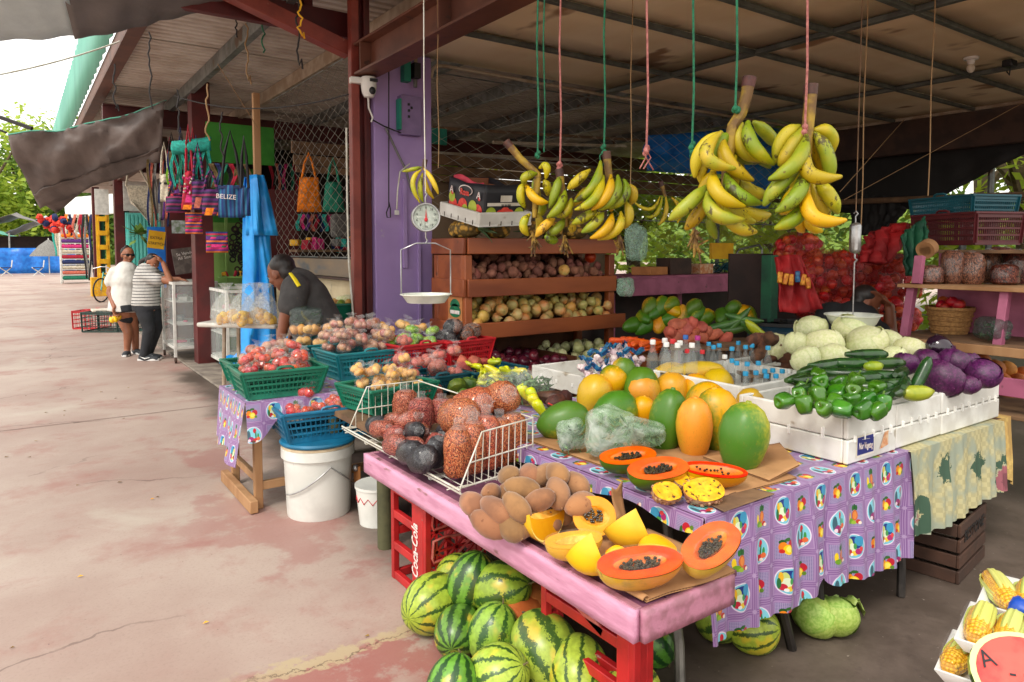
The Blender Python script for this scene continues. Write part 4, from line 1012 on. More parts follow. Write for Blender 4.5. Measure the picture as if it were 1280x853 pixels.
 col=t.mix(t.math('MULTIPLY',ins,t.math('GREATER_THAN',par,.5)),col,pan2)
 rad=t.math('ADD',t.math('POWER',t.math('DIVIDE',t.math('SUBTRACT',x,.5),.37),2.0),t.math('POWER',t.math('DIVIDE',t.math('SUBTRACT',y,.5),.41),2.0))
 col=t.mix(t.math('MULTIPLY',t.math('LESS_THAN',rad,1.0),t.math('LESS_THAN',par,.5)),col,med3)
 n=t.noise(5,t.co(),3)
 t.set(col=t.mix(.25,col,t.mix(n,(.4,.35,.42),(.8,.78,.82)),'MULTIPLY'),rough=.38,spec=.4,sheen=.05)
 t.bump(n,.05,.01);return t.m
M['oilcloth']=cloth_mat('printed_oilcloth')
def floral_mat(name,a,c,rose):
 t=NT(name);uv=t.co('UV')
 w1=t.n('ShaderNodeTexChecker');w1.inputs['Scale'].default_value=46;t.l(uv,w1.inputs['Vector'])
 col=t.mix(w1.outputs['Fac'],a,tuple(v*.82 for v in a));col=t.mix(t.step(t.noise(7,uv,3,w=False),.45,.62),col,c)
 v=t.n('ShaderNodeTexVoronoi');v.inputs['Scale'].default_value=3.4;v.inputs['Randomness'].default_value=.75;t.l(uv,v.inputs['Vector'])
 n=t.noise(22,uv,4,.7,w=False)
 d=t.math('ADD',v.outputs['Distance'],t.math('MULTIPLY_ADD',n,.3,-.15))
 col=t.mix(t.math('LESS_THAN',t.math('ABSOLUTE',t.math('SUBTRACT',d,.34)),.06),col,S(56,84,66))
 col=t.mix(t.math('LESS_THAN',d,.25),col,rose);col=t.mix(t.math('LESS_THAN',d,.12),col,tuple(x*.6 for x in rose))
 t.set(col=col,rough=.6);return t.m
M['floral']=floral_mat('rose_print_cloth',S(188,180,136),S(150,158,140),S(150,86,96))
M['floral_y']=floral_mat('yellow_print_cloth',S(206,176,104),S(180,146,86),S(96,130,140))
X0,X1,Y0,Y1=1.725,3.02,1.42,3.05
tb=thing('trestle_table','long table under purple fruit print oilcloth with dark bent metal legs','table',(2.7,2.1,0))
b=MB();b.box((0,.0,PZ-.025),(1.92,1.3,.03));b.build('table_top',M['oldwood'],tb)
M['leg_metal']=mat('dark_metal_leg',S(58,52,48),S(40,36,34),12,.5,metal=.5);M['leg_grey']=mat('grey_metal_leg',S(130,126,118),S(104,100,94),12,.45,metal=.4)
def leg(px,py,m='leg_metal',lean=(.12,.25)):
 p=P(px,py,0);b=MB();q=Vector((p.x-2.7,p.y-2.1,0))
 b.tube([q,q+Vector((lean[0]*.2,lean[1]*.15,.12)),q+Vector((lean[0]*.5,lean[1]*.5,.32)),q+Vector((lean[0],lean[1],.6))],.018,8);b.build('leg',M[m],tb)
leg(990,812,lean=(-.12,.12));leg(1026,798,lean=(.1,.12));leg(850,862,'leg_grey',(.18,.25));leg(1126,746,lean=(.14,.1));leg(1202,688,lean=(-.08,.1))
def hang_cloth(name,label,xa,xb,y,ztop,drop_fn,m,depth_top=.5,fold=.012,nf=9,seed=0,left=True,yoff=0):
 nx=110;nz=22;c=Vector((xa,y,ztop));L=xb-xa;b=MB();uv=[]
 t=thing(name,label,'tablecloth',c)
 for j in range(nz+1):
  for i in range(nx+1):
   u=i/nx;v=j/nz;d=drop_fn(u)*v;s=math.sin
   off=(fold*(.45+1.1*abs(wavy((u*3.3,v*.6,0),1.5,seed+1)))*1.5*(s(u*nf*6.28+seed+1.6*wavy((u*2.2,v*.5,2),1.3,seed))+.6*s(u*nf*2.3*6.28+1+seed)+.5*s(u*nf*.37*6.28+2))*min(1,v*1.6)+.02*v)*min(1,1)
   b.v.append(Vector((u*L+.004*s(u*40+v*3),-off-.004-yoff,.004-d+(.0 if j else 0))));uv.append((u*L*1.04,-d))
 for j in range(nz):
  for i in range(nx):q=j*(nx+1)+i;b.f.append((q,q+nx+1,q+nx+2,q+1))
 b.build('hanging_front',M[m],t,uv=uv)
 b=MB();uv=[];mx_=30;my=20
 for j in range(my+1):
  for i in range(mx_+1):
   u,v=i/mx_,j/my;b.v.append(Vector((u*L,v*depth_top-.004-yoff,.004+.0015*wavy((u*6,v*5,seed),1))));uv.append((u*L*1.04,v*depth_top))
 for j in range(my):
  for i in range(mx_):q=j*(mx_+1)+i;b.f.append((q,q+1,q+mx_+2,q+mx_+1))
 b.build('top',M[m],t,uv=uv)
 if left:
  b=MB();uv=[];ny,nz2=50,6
  for j in range(nz2+1):
   for i in range(ny+1):
    u,v=i/ny,j/nz2;d=.05*v*(1+.3*math.sin(u*23));b.v.append(Vector((-.004-.008*v-.004*math.sin(u*30)*v,u*depth_top-.004,.004-d)));uv.append((-d,u*depth_top))
  for j in range(nz2):
   for i in range(ny):q=j*(ny+1)+i;b.f.append((q,q+1,q+ny+2,q+ny+1))
  b.build('left_edge',M[m],t,uv=uv)
 return t
def dropf(u):return.395+.05*u+.008*math.sin(u*9)-(.05*math.exp(-((u-.5)/.035)**2))
hang_cloth('purple_oilcloth','purple oilcloth printed with fruit squares hanging from the papaya table',X0,X1,Y0,PZ,dropf,'oilcloth',Y1-Y0,.012,7)
hang_cloth('rose_cloth','faded cloth with roses hanging below the foam boxes',3.0,3.92,Y0,PZ,lambda u:.355+.02*math.sin(u*5),'floral',.62,.01,6,2,False,.012)
hang_cloth('yellow_cloth','yellow speckled cloth corner hanging at the end of the long table',3.915,4.12,Y0+.06,PZ-.01,lambda u:.2+.16*u,'floral_y',.5,.012,2,4,False,.03)
board('cardboard_sheet','flattened brown carton lying on the purple cloth under the papayas',[(1.84,1.50),(2.30,1.47),(2.5,2.35),(1.79,2.45)],PZ+.007)
board('cardboard_sheet','cardboard flap with punched handle hole beside the foam box',[(2.16,1.49),(2.36,1.50),(2.56,1.72),(2.2,1.82)],PZ+.016,lift=lambda u,v:.02*u)
board('wooden_board','thin worn board with pink stain at the corner of the cloth',[(1.80,1.40),(2.08,1.41),(2.06,1.5),(1.82,1.49)],PZ+.007,m='oldwood',cat='board',edge=False)
pz=PZ+.022
GC='cut papaya halves on the purple table'
q=boat('papaya_half','pap_flesh','pap_m',.19,.1,.055,'pap_hollow',130,.03);lay(q,'cut papaya half full of black seeds beside the pale plastic bags','papaya',P(785,572,pz+.055),(.24,-.05,-.3),GC)
q=boat('papaya_half','pap_flesh','pap_m',.2,.11,.06,'pap_hollow',150,.03);lay(q,'cut papaya half with black seeds in front of the tall yellow papaya','papaya',P(823,588,pz+.06),(.26,-.05,-.2),GC)
q=boat('papaya_half','pap_flesh','pap_o',.19,.09,.05,'pap_hollow',12,.03,corerim=.75);lay(q,'long pale centred papaya half with hardly any seeds at the right','papaya',P(893,590,pz+.05),(.2,.06,-.75),GC)
GU='yellow halves of a knobbly fruit at the cloth corner'
def knob_half(label,p,rot,s):
 t=boat('soursop_half','soursop_flesh','soursop_skin',.105*s,.075*s,.045*s,None)
 b=MB()
 for i in range(70):
  a,u=U(.15,3.0),U(-.85,.85);w=math.sqrt(max(0,1-abs(u)**2.3))
  b.ball((u*.105*s/2,-.075*s/2*w*math.cos(a),-.045*s*w*math.sin(a)),.005*s,6,4)
 tag(b.build('knobs',M['soursop_skin'],t),kind='stuff');lay(t,label,'fruit half',p,rot,GU);return t
knob_half('smaller yellow half of knobbly fruit leaning at the left on the thin board',P(834,614,pz+.03),(.6,.1,-.3),1.0)
knob_half('larger yellow half of knobbly fruit lying over the thin board at the right',P(880,612,pz+.035),(.55,0,-.55),1.3)
knob_half('middle yellow half of knobbly fruit behind the larger one',P(858,600,pz+.035),(.45,.1,-.2),.95)
GQ='whole papayas heaped on the purple table'
def papaya(px,py,kind,w,h,label,z,rot):
 p=P(px,py,z);s=depth(p)/FPX*1.1
 return put(kind,'papaya',label,'papaya',p,rot,(w*s/2,w*s/2,h*s/2),GQ)
def upr(tx=0,ty=0,rz=None):return(tx,ty,U(0,6)if rz is None else rz)
def lying(az,el=0):return(0,R(90)-el,az)
papaya(704,528,'pap_g',50,62,'green papaya lying apart on the left edge of the heap',PZ+.075,lying(-.4,.1))
papaya(768,515,'pap_g',48,56,'green papaya lying behind the pale plastic bags',PZ+.085,lying(-.1,.15))
papaya(742,496,'pap_o',42,52,'orange papaya standing tilted at the left back',PZ+.11,upr(.2,.35))
papaya(765,479,'pap_m',34,42,'yellow papaya behind the orange ones at left',PZ+.17,upr(-.2,.4))
papaya(780,466,'pap_m',28,34,'greenish yellow papaya topmost near the garlic',PZ+.22,upr(.1,.3))
papaya(799,483,'pap_m',42,46,'mottled papaya at the middle back of the heap',PZ+.16,lying(.3,.5))
papaya(804,494,'pap_o',40,48,'plump orange papaya in the centre left',PZ+.12,upr(.1,.15))
papaya(803,514,'pap_m',28,34,'small yellow papaya squeezed in front of the plump orange one',PZ+.085,upr(-.1,.1))
papaya(866,467,'pap_o',29,74,'long orange papaya lying crosswise on top of the heap',PZ+.19,lying(-.62,.06))
papaya(833,470,'pap_o',30,48,'orange papaya under the left end of the long crosswise one',PZ+.17,lying(-.2,.2))
papaya(840,489,'pap_m',38,42,'round yellow papaya in the middle row',PZ+.13,upr(.2,-.2))
papaya(869,487,'pap_o',30,36,'small orange papaya just below the long one',PZ+.14,upr(.3,.1))
papaya(897,483,'pap_o',36,44,'dull orange papaya at the right end of the back row',PZ+.15,lying(.5,.5))
papaya(833,531,'pap_g',44,82,'tall green papaya standing in the front row left',PZ+.105,upr(.15,-.1))
papaya(868,540,'pap_o',42,80,'tall narrow yellow papaya standing in the middle of the front row',PZ+.1,upr(.08,.05))
papaya(881,509,'pap_m',46,62,'green papaya leaning behind the tall yellow one',PZ+.135,upr(.1,.5))
papaya(898,530,'pap_m',52,84,'green and yellow papaya standing beside the large green one',PZ+.115,upr(.1,-.15))
papaya(929,551,'pap_g',58,88,'largest green papaya standing at the right front',PZ+.12,upr(.1,.06))
papaya(936,506,'pap_o',32,40,'orange papaya peeping over the largest green one',PZ+.14,lying(.2,.6))
M['herb']=mat('herb_green',S(110,140,96),S(66,104,58),30,.7)
def herb_bag(px,py,w,h,label,rot,z=PZ+.02,film='pale_film',nl=150,cat='bag of herbs'):
 p=P(px,py,z);s=depth(p)/FPX;w,h=w*s,h*s;sd=U(0,50)
 t=thing('herb_bag',label,cat,p,0);t.rotation_euler=rot
 b=MB();b.ball((0,0,h*.5),(w/2,w*.3,h/2),30,20,fn=lambda d:(1/max(.72,(abs(d.x)**4+abs(d.y)**4+abs(d.z)**4)**.25))*.86+.16*noise.noise(d*1.8+Vector((sd,0,0)))+.07*abs(noise.noise(d*4.5+Vector((sd,2,0)))));b.build('plastic_bag',M[film],t)
 b=MB()
 for i in range(nl):
  c=Vector((U(-.35,.35)*w,U(-.16,.16)*w,U(.1,.72)*h));d=Vector((U(-1,1),U(-1,1),U(-.6,1))).normalized()*U(.016,.04);e=d.cross(Vector((U(-1,1),U(-1,1),U(-1,1)))).normalized()*U(.005,.01)
  b.add([c-d,c+e,c+d,c-e],[(0,1,2,3)])
 tag(b.build('leaves',M['herb'],t,smooth=False),kind='stuff');return t
herb_bag(757,572,66,68,'large crumpled pale green plastic bag of herbs in front of the papayas',(0,.1,-.5))
herb_bag(716,564,40,42,'smaller pale plastic bag of herbs at the left beside the green papaya',(0,-.1,-.3))
herb_bag(800,555,58,34,'pale plastic bag of herbs lying folded against the tall green papaya',(.2,.2,-.6),PZ+.05)
# foam boxes
RM=[]
slit_me=MB().box((0,0,0),(.012,.008,.03)).mesh('rib',M['foam_slit'])
def foam_box(label,x0,x1,y0,y1,z0,H,seam=True,sides='FL',group='white foam boxes on the long table',rz=0):
 c=Vector(((x0+x1)/2,(y0+y1)/2,z0));X,Y=x1-x0,y1-y0;w=.022
 t=thing('foam_box',label,'foam box',c,rz,group)
 def tray(z,h,nm,dx=0):
  b=MB();n=14
  def ring(xx,yy,zz):return[(-xx/2,-yy/2,zz),(xx/2,-yy/2,zz),(xx/2,yy/2,zz),(-xx/2,yy/2,zz)]
  for s_,(ax,ay,bx_,by_)in enumerate(((-1,-1,1,-1),(1,-1,1,1),(1,1,-1,1),(-1,1,-1,-1))):
   xa,xb,ya,yb=(X/2-dx),(X/2-dx),Y/2-dx,Y/2-dx
   pa,pb=Vector((ax*xa,ay*ya,0)),Vector((bx_*xb,by_*yb,0));mid=(pa+pb)/2;inn=-mid.normalized()
   L=(pb-pa).length-(2*w+.002 if s_%2 else 0)
   b.box(mid+inn*(w/2)+Vector((0,0,z+h/2)),(L if s_%2==0 else w,w if s_%2==0 else L,h))
  b.box((0,0,z+.006),(X-2*w,Y-2*w,.012));b.build(nm,M['foam'],t,bevel=.006)
 if seam:tray(0,H*.49,'lower_tray');tray(H*.505,H*.495,'upper_tray',.002)
 else:tray(0,H,'tray')
 nf=max(2,int(X/.07))
 for i in range(nf):
  if 'F' in sides:place(slit_me,'rib',t,(-X/2+(i+.7)*X/(nf+.4),-Y/2-.001,H*.52+U(-.006,.006)),scale=(U(.6,1),1,U(.8,1.2)*H/.19))
 nl=max(2,int(Y/.13))
 for i in range(nl):
  if 'L' in sides:place(slit_me,'rib',t,(-X/2-.001,-Y/2+(i+.7)*Y/(nl+.4),H*.5+U(-.01,.01)),(0,0,R(90)),(U(.7,1.2),1,U(1,1.5)*H/.19))
 return t
bz=PZ+.008
fb1=foam_box('white foam box of green peppers with a blue printed label on its front',2.6,2.97,1.45,1.96,bz,.192)
foam_box('white foam box under the zucchini between the pepper and purple cabbage boxes',2.975,3.37,1.452,1.95,bz+.002,.185,sides='F')
foam_box('white foam box of purple cabbages at the right end of the long table',3.375,3.985,1.45,1.97,bz,.19,sides='F')
foam_box('foam box behind the zucchini filled with white cabbages',2.72,3.3,2.02,2.6,bz,.2,sides='')
foam_box('foam box behind the purple cabbages holding the last white cabbages',3.32,3.9,2.0,2.6,bz,.2,sides='')
b=MB();b.box((3.37,2.1,PZ-.02),(1.3,1.3,.03));o=b.build('table_top',M['oldwood']);o.parent=tb;o.matrix_parent_inverse=Matrix.Translation((-2.7,-2.1,0))
M['blue_label']=mat('blue_label',S(38,46,130),S(30,38,112),9,.5);M['paper']=mat('paper',S(226,220,206),S(206,198,180),9,.8);M['orange_print']=mat('orange_print',S(206,130,80),S(226,196,160),30,.8)
b=MB();b.box((-.06,-.2565,.06),(.135,.001,.085));b.build('label',M['paper'],fb1,smooth=False)
b=MB();b.box((-.06,-.2575,.062),(.12,.001,.07));b.build('label_print',M['blue_label'],fb1,smooth=False)
text('lettering','Nor Vegetag',.036,'white_letter',fb1,(-.06,-.259,.058),(R(90),R(4),0),ext=.0005,sx=.55,off=.0006)
text('lettering','- - - - - - - -',.02,'paper',fb1,(-.06,-.259,.087),(R(90),R(4),0),ext=.0005,sx=.6)
b=MB();b.add([(.05,-.2575,.025),(.115,-.2575,.035),(.115,-.2575,.095),(.085,-.2575,.09)],[(0,1,2,3)]);b.build('torn_label',M['orange_print'],fb1,smooth=False)
GB='green bell peppers heaped in the foam box'
for(x,y,z,r)in drop(26,.037,2.625,2.95,1.47,1.78,lambda x,y:bz+.12+.05*(y-1.47)/.27,10):put_bell((x,y,z),'shiny green bell pepper in the heap at the front of the foam box',GB,s=.88)
for i,(px,py)in enumerate(((980,502),(1006,506),(1030,512),(1052,512),(1078,513),(1064,500),(1104,504),(1022,494),(1046,492),(1084,500),(1050,480),(1000,494),(1096,514),(1066,492))):
 put_bell(P(px,py,.87+(514-py)*.0012),'shiny green bell pepper in the heap at the front of the foam box',GB,s=.92)
GZ='zucchini piled on the foam boxes'
def zy(px,py,ang,ln=1,kind='zucc',lab='dark green zucchini in the pile on the foam boxes',grp=GZ,z=None,tilt=0):
 p=P(px,py,z if z is not None else.865+(500-py)*.0022)
 put(kind,'zucchini',lab,'zucchini',p,Euler((0,R(90)+tilt,R(-35)+R(ang)),'XYZ'),(1.05,1.05,ln),grp)
for a in((1083,444,0),(1058,455,-12),(1052,468,-20),(1095,471,-4),(1013,464,40),(1013,476,24),(1087,485,-8),(1125,468,50),(1124,490,48),(1016,487,16),(1104,455,6),(1064,484,-30),(1000,474,34),(1042,476,10),(1130,480,60),(1110,494,40),(1076,474,0),(1030,458,26),(1108,482,15)):
 zy(a[0],a[1],a[2],U(.95,1.1))
put('cucumber_y','zucchini','fat zucchini with a yellow belly at the right end of the pile','zucchini',P(1146,492,.88),(0,R(90),R(-30)),(1.15,1.15,.75));put('cucumber_y','zucchini','short yellowing zucchini glimpsed in the middle of the pile','zucchini',P(1092,459,.96),(0,R(90),R(-20)),(.9,.9,.5))
put('zucc','zucchini','zucchini standing up against the purple cabbages','zucchini',P(1150,472,.92),(.3,.5,.3),1.0)
GPc='purple cabbages in the foam box'
for px,py,r,l in((1132,455,15,'purple cabbage half sunk behind the zucchini at the left'),(1160,452,17,'small round purple cabbage in the back row under the black aubergine'),(1194,455,20,'glossy purple cabbage in the middle of the back row'),(1177,474,25,'largest purple cabbage with veined leaves at the front'),(1211,481,13,'smallest purple cabbage low at the front right'),(1230,467,19,'dark purple cabbage at the far right end of the foam box'),(1208,456,16,'shaded purple cabbage behind the two at the right')):
 p=P(px,py,.85+(490-py)*.0024);put_cabbage('purple_cab','purple_cabbage',l,p,r*depth(p)/FPX,GPc)
p=P(1177,436,.99);o=put('eggplant','aubergine','round black glossy aubergine on top of the purple cabbages','aubergine',p,(1.9,.5,.3),(1.15,1.15,.62));b=MB();b.lathe([(.034,.07),(.022,.088),(.008,.1),(.007,.125),(0,.125)],10,fn=lambda a,t:1+.2*math.cos(5*a)*(1-t));b.build('stem_cap',M['purple_cab'],o)
GCb='pale cabbages heaped behind the zucchini'
for px,py,r,d,l in((1014,411,19,3.95,'pale cabbage at the top left of the heap'),(1063,413,21,3.85,'topmost pale cabbage under the hanging scale bowl'),(996,430,15,3.75,'small pale cabbage at the left end of the second row'),(1031,431,22,3.7,'yellowish cabbage in the middle of the second row'),(1083,429,25,3.7,'broad flat pale cabbage right of the middle'),(1110,429,19,3.85,'pale cabbage behind the broad flat one'),(1007,449,18,3.5,'low pale cabbage against the zucchini at left'),(1042,447,20,3.5,'pale cabbage sunk behind the zucchini in the centre'),(1139,440,20,3.6,'pale cabbage nearest the purple ones'),(1116,447,16,3.5,'pale cabbage low between zucchini and purple cabbages'),(1060,440,18,3.8,'pale cabbage filling the gap at the centre of the heap'),(968,434,20,3.95,'loose leafed pale cabbage sloping down at the far left')):
 p=PD(px,py,d);put_cabbage('cabbage','cabbage',l,p,r*d/FPX,GCb)
M['glass']=NT('bottle_glass').set(col=(.5,.56,.56),rough=.05,alpha=.13,spec=1.0).m
M['oil']=mat('amber_liquid',S(196,150,40),S(160,110,24),4,.08,trans=.5,ior=1.33)
M['dark_liquid']=mat('dark_liquid',S(56,34,22),S(84,56,26),4,.08,spec=.6)
for nm,c in(('cap_blue',S(30,150,200)),('cap_white',S(226,226,224)),('cap_red',S(206,30,40)),('cap_magenta',S(176,30,130)),('cap_deep',S(40,100,180))):M[nm]=mat(nm,c,None,rough=.4)
def bottle_protos():
 out={}
 for kind,h,r,liq in(('small',.2,.022,'oil'),('small_dark',.2,.022,'dark_liquid'),('tall',.26,.032,'dark_liquid')):
  b=MB();b.lathe([(0,0),(r*.9,0),(r,.01),(r,h*.62),(r*.9,h*.7),(r*.5,h*.84),(r*.42,h*.88),(r*.42,h*.94),(0,h*.94)],14);g=b.mesh('glass_body',M['glass'])
  b=MB();b.lathe([(0,.004),(r*.88,.004),(r*.93,.012),(r*.93,h*(.32 if kind!='tall' else.42)),(0,h*(.32 if kind!='tall' else.42))],14);l_=b.mesh('liquid',M[liq])
  out[kind]=(g,l_,h,r)
 return out
BP=bottle_protos()
cap_me={c:MB().lathe([(.0,0),(.0125,0),(.0125,.018),(.011,.021),(0,.021)],14,fn=lambda a,t:1+.04*math.cos(14*a)).mesh('cap',M[c])for c in('cap_blue','cap_white','cap_red','cap_magenta','cap_deep')}
def bottle(px,py,kind,cap,ztop,label,group):
 g,l_,h,r=BP[kind];p=P(px,py,ztop);p.z-=h*.94+.019
 t=thing('bottle',label,'bottle',p,U(0,6),group);place(g,'glass_body',t);place(l_,'liquid',t);place(cap_me[cap],'cap',t,(0,0,h*.94),scale=1.0 if kind!='tall' else 1.15)
 return p
GBo='bottles standing behind the papayas';low=[]
for px,py,k,c,l in((816,426,'tall','cap_white','white capped glass bottle at the left end in front of the carrots'),(831,424,'tall','cap_white','white capped glass bottle second in the back row'),(833,429,'tall','cap_white','white capped bottle just in front of the second one in the row'),(841,425,'tall','cap_red','red capped bottle between the white capped ones at the back'),(850,427,'tall','cap_white','white capped bottle right of the red capped one at the back'),(847,430,'tall','cap_white','white capped bottle in front of the sweet potatoes, fifth from left'),(857,420,'tall','cap_deep','deep blue capped bottle under the sweet potatoes'),(865,430,'tall','cap_white','broad white capped bottle left of the magenta cap'),(872,421,'tall','cap_magenta','magenta capped bottle before the sweet potatoes')):
 low.append(bottle(px,py,k,c,1.0,l,GBo))
for px,py,k,c,l in((859,437,'small_dark','cap_red','small red capped bottle above the long orange papaya'),(878,438,'small_dark','cap_red','small red capped bottle nearest the blue caps')):low.append(bottle(px,py,k,c,.94,l,GBo))
for i,(px,py)in enumerate(((886,428),(892,432),(899,430),(915,434),(923,427),(932,432),(940,430),(960,433))):
 low.append(bottle(px,py,'small_dark','cap_blue',.965,'blue capped glass bottle in the back row of blue caps' if i<7 else 'single blue capped bottle standing among the brown taro roots','blue capped bottles in the back row' if i<7 else GBo))
for i,(px,py)in enumerate(((915,449),(921,452),(934,453),(948,452))):low.append(bottle(px,py,'small_dark','cap_blue',.91,'blue capped bottle in the middle row with dark contents','blue capped bottles in the middle row'))
low.append(bottle(906,444,'small_dark','cap_white',.93,'white capped small bottle between the blue capped rows',GBo))
for i,(px,py)in enumerate(((932,465),(945,464),(956,462),(958,468),(966,461),(970,468),(978,462))):low.append(bottle(px,py,'small','cap_blue',.875,'blue capped bottle of amber oil in the front row beside the peppers','blue capped bottles in the front row'))
low.append(bottle(987,462,'small','cap_white',.875,'pale capped bottle at the right end of the front row',GBo))
st=thing('display_step','low wooden steps under the bottles behind the papayas','shelf',(2.95,2.4,PZ))
def mean(ps):return sum(ps,Vector())/len(ps)
for grp in(low[:9],low[9:11],low[11:19],low[19:24],low[24:]):
 xs=[p.x for p in grp];ys=[p.y for p in grp];z=min(p.z for p in grp)
 if z-PZ>.012:
  b=MB();b.box(((min(xs)+max(xs))/2-2.95,(min(ys)+max(ys))/2-2.4,(z+PZ)/2-PZ-.002),(max(xs)-min(xs)+.07,max(ys)-min(ys)+.07,z-PZ-.004));b.build('step',M['oldwood'],st,bevel=.003)
foam_box('low white foam box of garlic at the back left corner of the papaya table',2.6,3.12,3.0,3.5,PZ+.008,.115,seam=False,sides='L')
M['blue_film']=mat('blue_print_film',S(40,120,160),S(24,60,110),40,.2)
GN='net bags of garlic in the foam box'
for i,(px,py,d)in enumerate(((733,462,3.95),(748,452,4.0),(762,444,4.05),(780,440,4.1),(758,464,3.85),(776,458,3.9),(792,450,4.0),(742,470,3.85),(770,470,3.8),(788,464,3.85))):
 p=PD(px,py,d);t=thing('garlic_bag','net bag of white garlic bulbs with blue printed band','garlic',p,U(0,6),GN)
 for k in range(9):place(ME['garlic'][0],'garlic_bulb',t,(U(-.055,.055),U(-.045,.045),U(-.03,.03)),rnd_rot(),U(.9,1.15))
 b=MB();s=i*1.3
 b.grid(8,6,lambda u,v:Vector(((u-.5)*.11+.012*math.sin(v*9+s),(v-.5)*.016+.006*math.sin(u*7+s),.05+.014*math.sin(u*9+s)+.012*math.cos(v*7))));b.build('printed_band',M['blue_film'],t,solid=.001)
GCa='orange carrots on a tray'
for i in range(34):
 p=PD(U(772,826),U(424,440),U(4.35,4.7));put('carrot','carrot','orange carrot on the tray behind the garlic','carrot',p,Euler((0,R(90)+U(-.15,.15),U(-.6,.5))),U(.9,1.2),GCa)
GSw='sweet potatoes behind the bottles'
for px,py in((848,406),(838,416),(852,415),(866,406),(877,409),(868,417),(875,419),(893,418),(907,424),(858,409),(884,416),(845,422),(862,424)):
 put('sweet','sweet_potato','reddish sweet potato in the heap behind the bottles','sweet potato',PD(px,py,4.5),rnd_rot(),U(.75,.95),GSw)
GCu='cucumbers behind the bottles'
for px,py,a,k in((900,408,-14,0),(911,406,-22,0),(921,403,-45,0),(937,412,40,0),(930,400,10,0),(915,413,-8,0)):
 put('cucumber','cucumber','dark green cucumber in the heap behind the bottles','cucumber',PD(px,py,4.5),Euler((0,R(90)+R(a),R(-35))),1.05,GCu)
put('cucumber_y','cucumber','yellowing cucumber at the right end of the cucumber heap','cucumber',PD(946,414,4.45),Euler((0,R(90)+R(40),R(-35))),1.0)
GT='brown taro roots beside the bottles'
for px,py in((951,430),(972,440),(984,452),(966,446),(978,446),(950,441),(992,458),(960,424),(944,424)):
 put('tuber','taro_root','rough brown taro root beside the blue capped bottles','taro',PD(px,py,3.9),rnd_rot(),U(.7,.95),GT)
t=thing('display_stand','wooden stand under carrots, sweet potatoes and cucumbers at the back','stand',(3.6,2.9,0))
for(px,py,d,w,l)in((800,441,4.5,.42,.3),(880,428,4.5,.5,.34),(930,424,4.5,.42,.34),(965,460,3.95,.4,.3)):
 p=PD(px,py,d);p.z-=.01;b=MB();b.box((p.x-3.6,p.y-2.9,p.z-.012),(w,l,.02),Rz(R(-35)));b.build('shelf_board',M['oldwood'],t,bevel=.003)
 for sx,sy in((-1,-1),(1,-1),(1,1),(-1,1)):
  q=Rz(R(-35))@Vector((sx*(w/2-.03),sy*(l/2-.03),0));b=MB();b.box((p.x-3.6+q.x,p.y-2.9+q.y,(p.z-.024)/2),(.03,.03,p.z-.026));b.build('leg',M['oldwood'],t)
GU2='green cabbages on the floor under the long table'
put_cabbage('green_cab','green_cabbage','green cabbage on the floor below the hem of the purple cloth',P(1018,768,.075),.085,GU2)
put_cabbage('green_cab','green_cabbage','loose leafed cabbage lying beside the dark table leg',P(1044,770,.07),.08,GU2)
put('melon','watermelon','pale melon on the floor under the corner of the purple cloth','melon',P(942,786,.075),(1.3,.3,.4),.09)
put('melon','watermelon','dim striped melon in the shade under the purple cloth','melon',P(900,772,.09),(1.0,.3,.4),.09)
t=thing('leafy_greens','wilted pale green leaves trailing on the floor beside the table legs','greens',P(1050,780,0.005))
for k in range(7):
 a=U(-.6,1.2);L=U(.1,.16);b=MB()
 b.grid(8,4,lambda u,v:Vector((u*L*math.cos(a)+(v-.5)*.05*math.sin(math.pi*(u*.8+.1))*-math.sin(a),u*L*math.sin(a)+(v-.5)*.05*math.sin(math.pi*(u*.8+.1))*math.cos(a),.04*math.sin(u*3)*(1+k*.15)+.012*math.sin(u*14+v*4)+.012)));b.build('leaf',M['green_cab'],t,solid=.0015)
t=thing('fruit_crate','dark wooden crate with faint black lettering under the rose cloth','crate',P(1168,700,0),R(8))
M['crate_wood']=mat('crate_wood',S(78,50,36),S(58,38,28),5,.75,bump=.2)
for z in(.03,.1,.17,.24):
 b=MB();b.box((0,-.15,z),(.42,.012,.055));b.build('slat',M['crate_wood'],t,bevel=.002);b=MB();b.box((-.205,0,z),(.012,.285,.055));b.build('slat',M['crate_wood'],t,bevel=.002);b=MB();b.box((.205,0,z),(.012,.285,.055));b.build('slat',M['crate_wood'],t,bevel=.002);b=MB();b.box((0,.15,z),(.42,.012,.055));b.build('slat',M['crate_wood'],t,bevel=.002)
text('lettering','BESTONE',.075,'black',t,(0,-.158,.2),(R(90),0,0),shear=.2)
_before=set(bpy.data.objects)
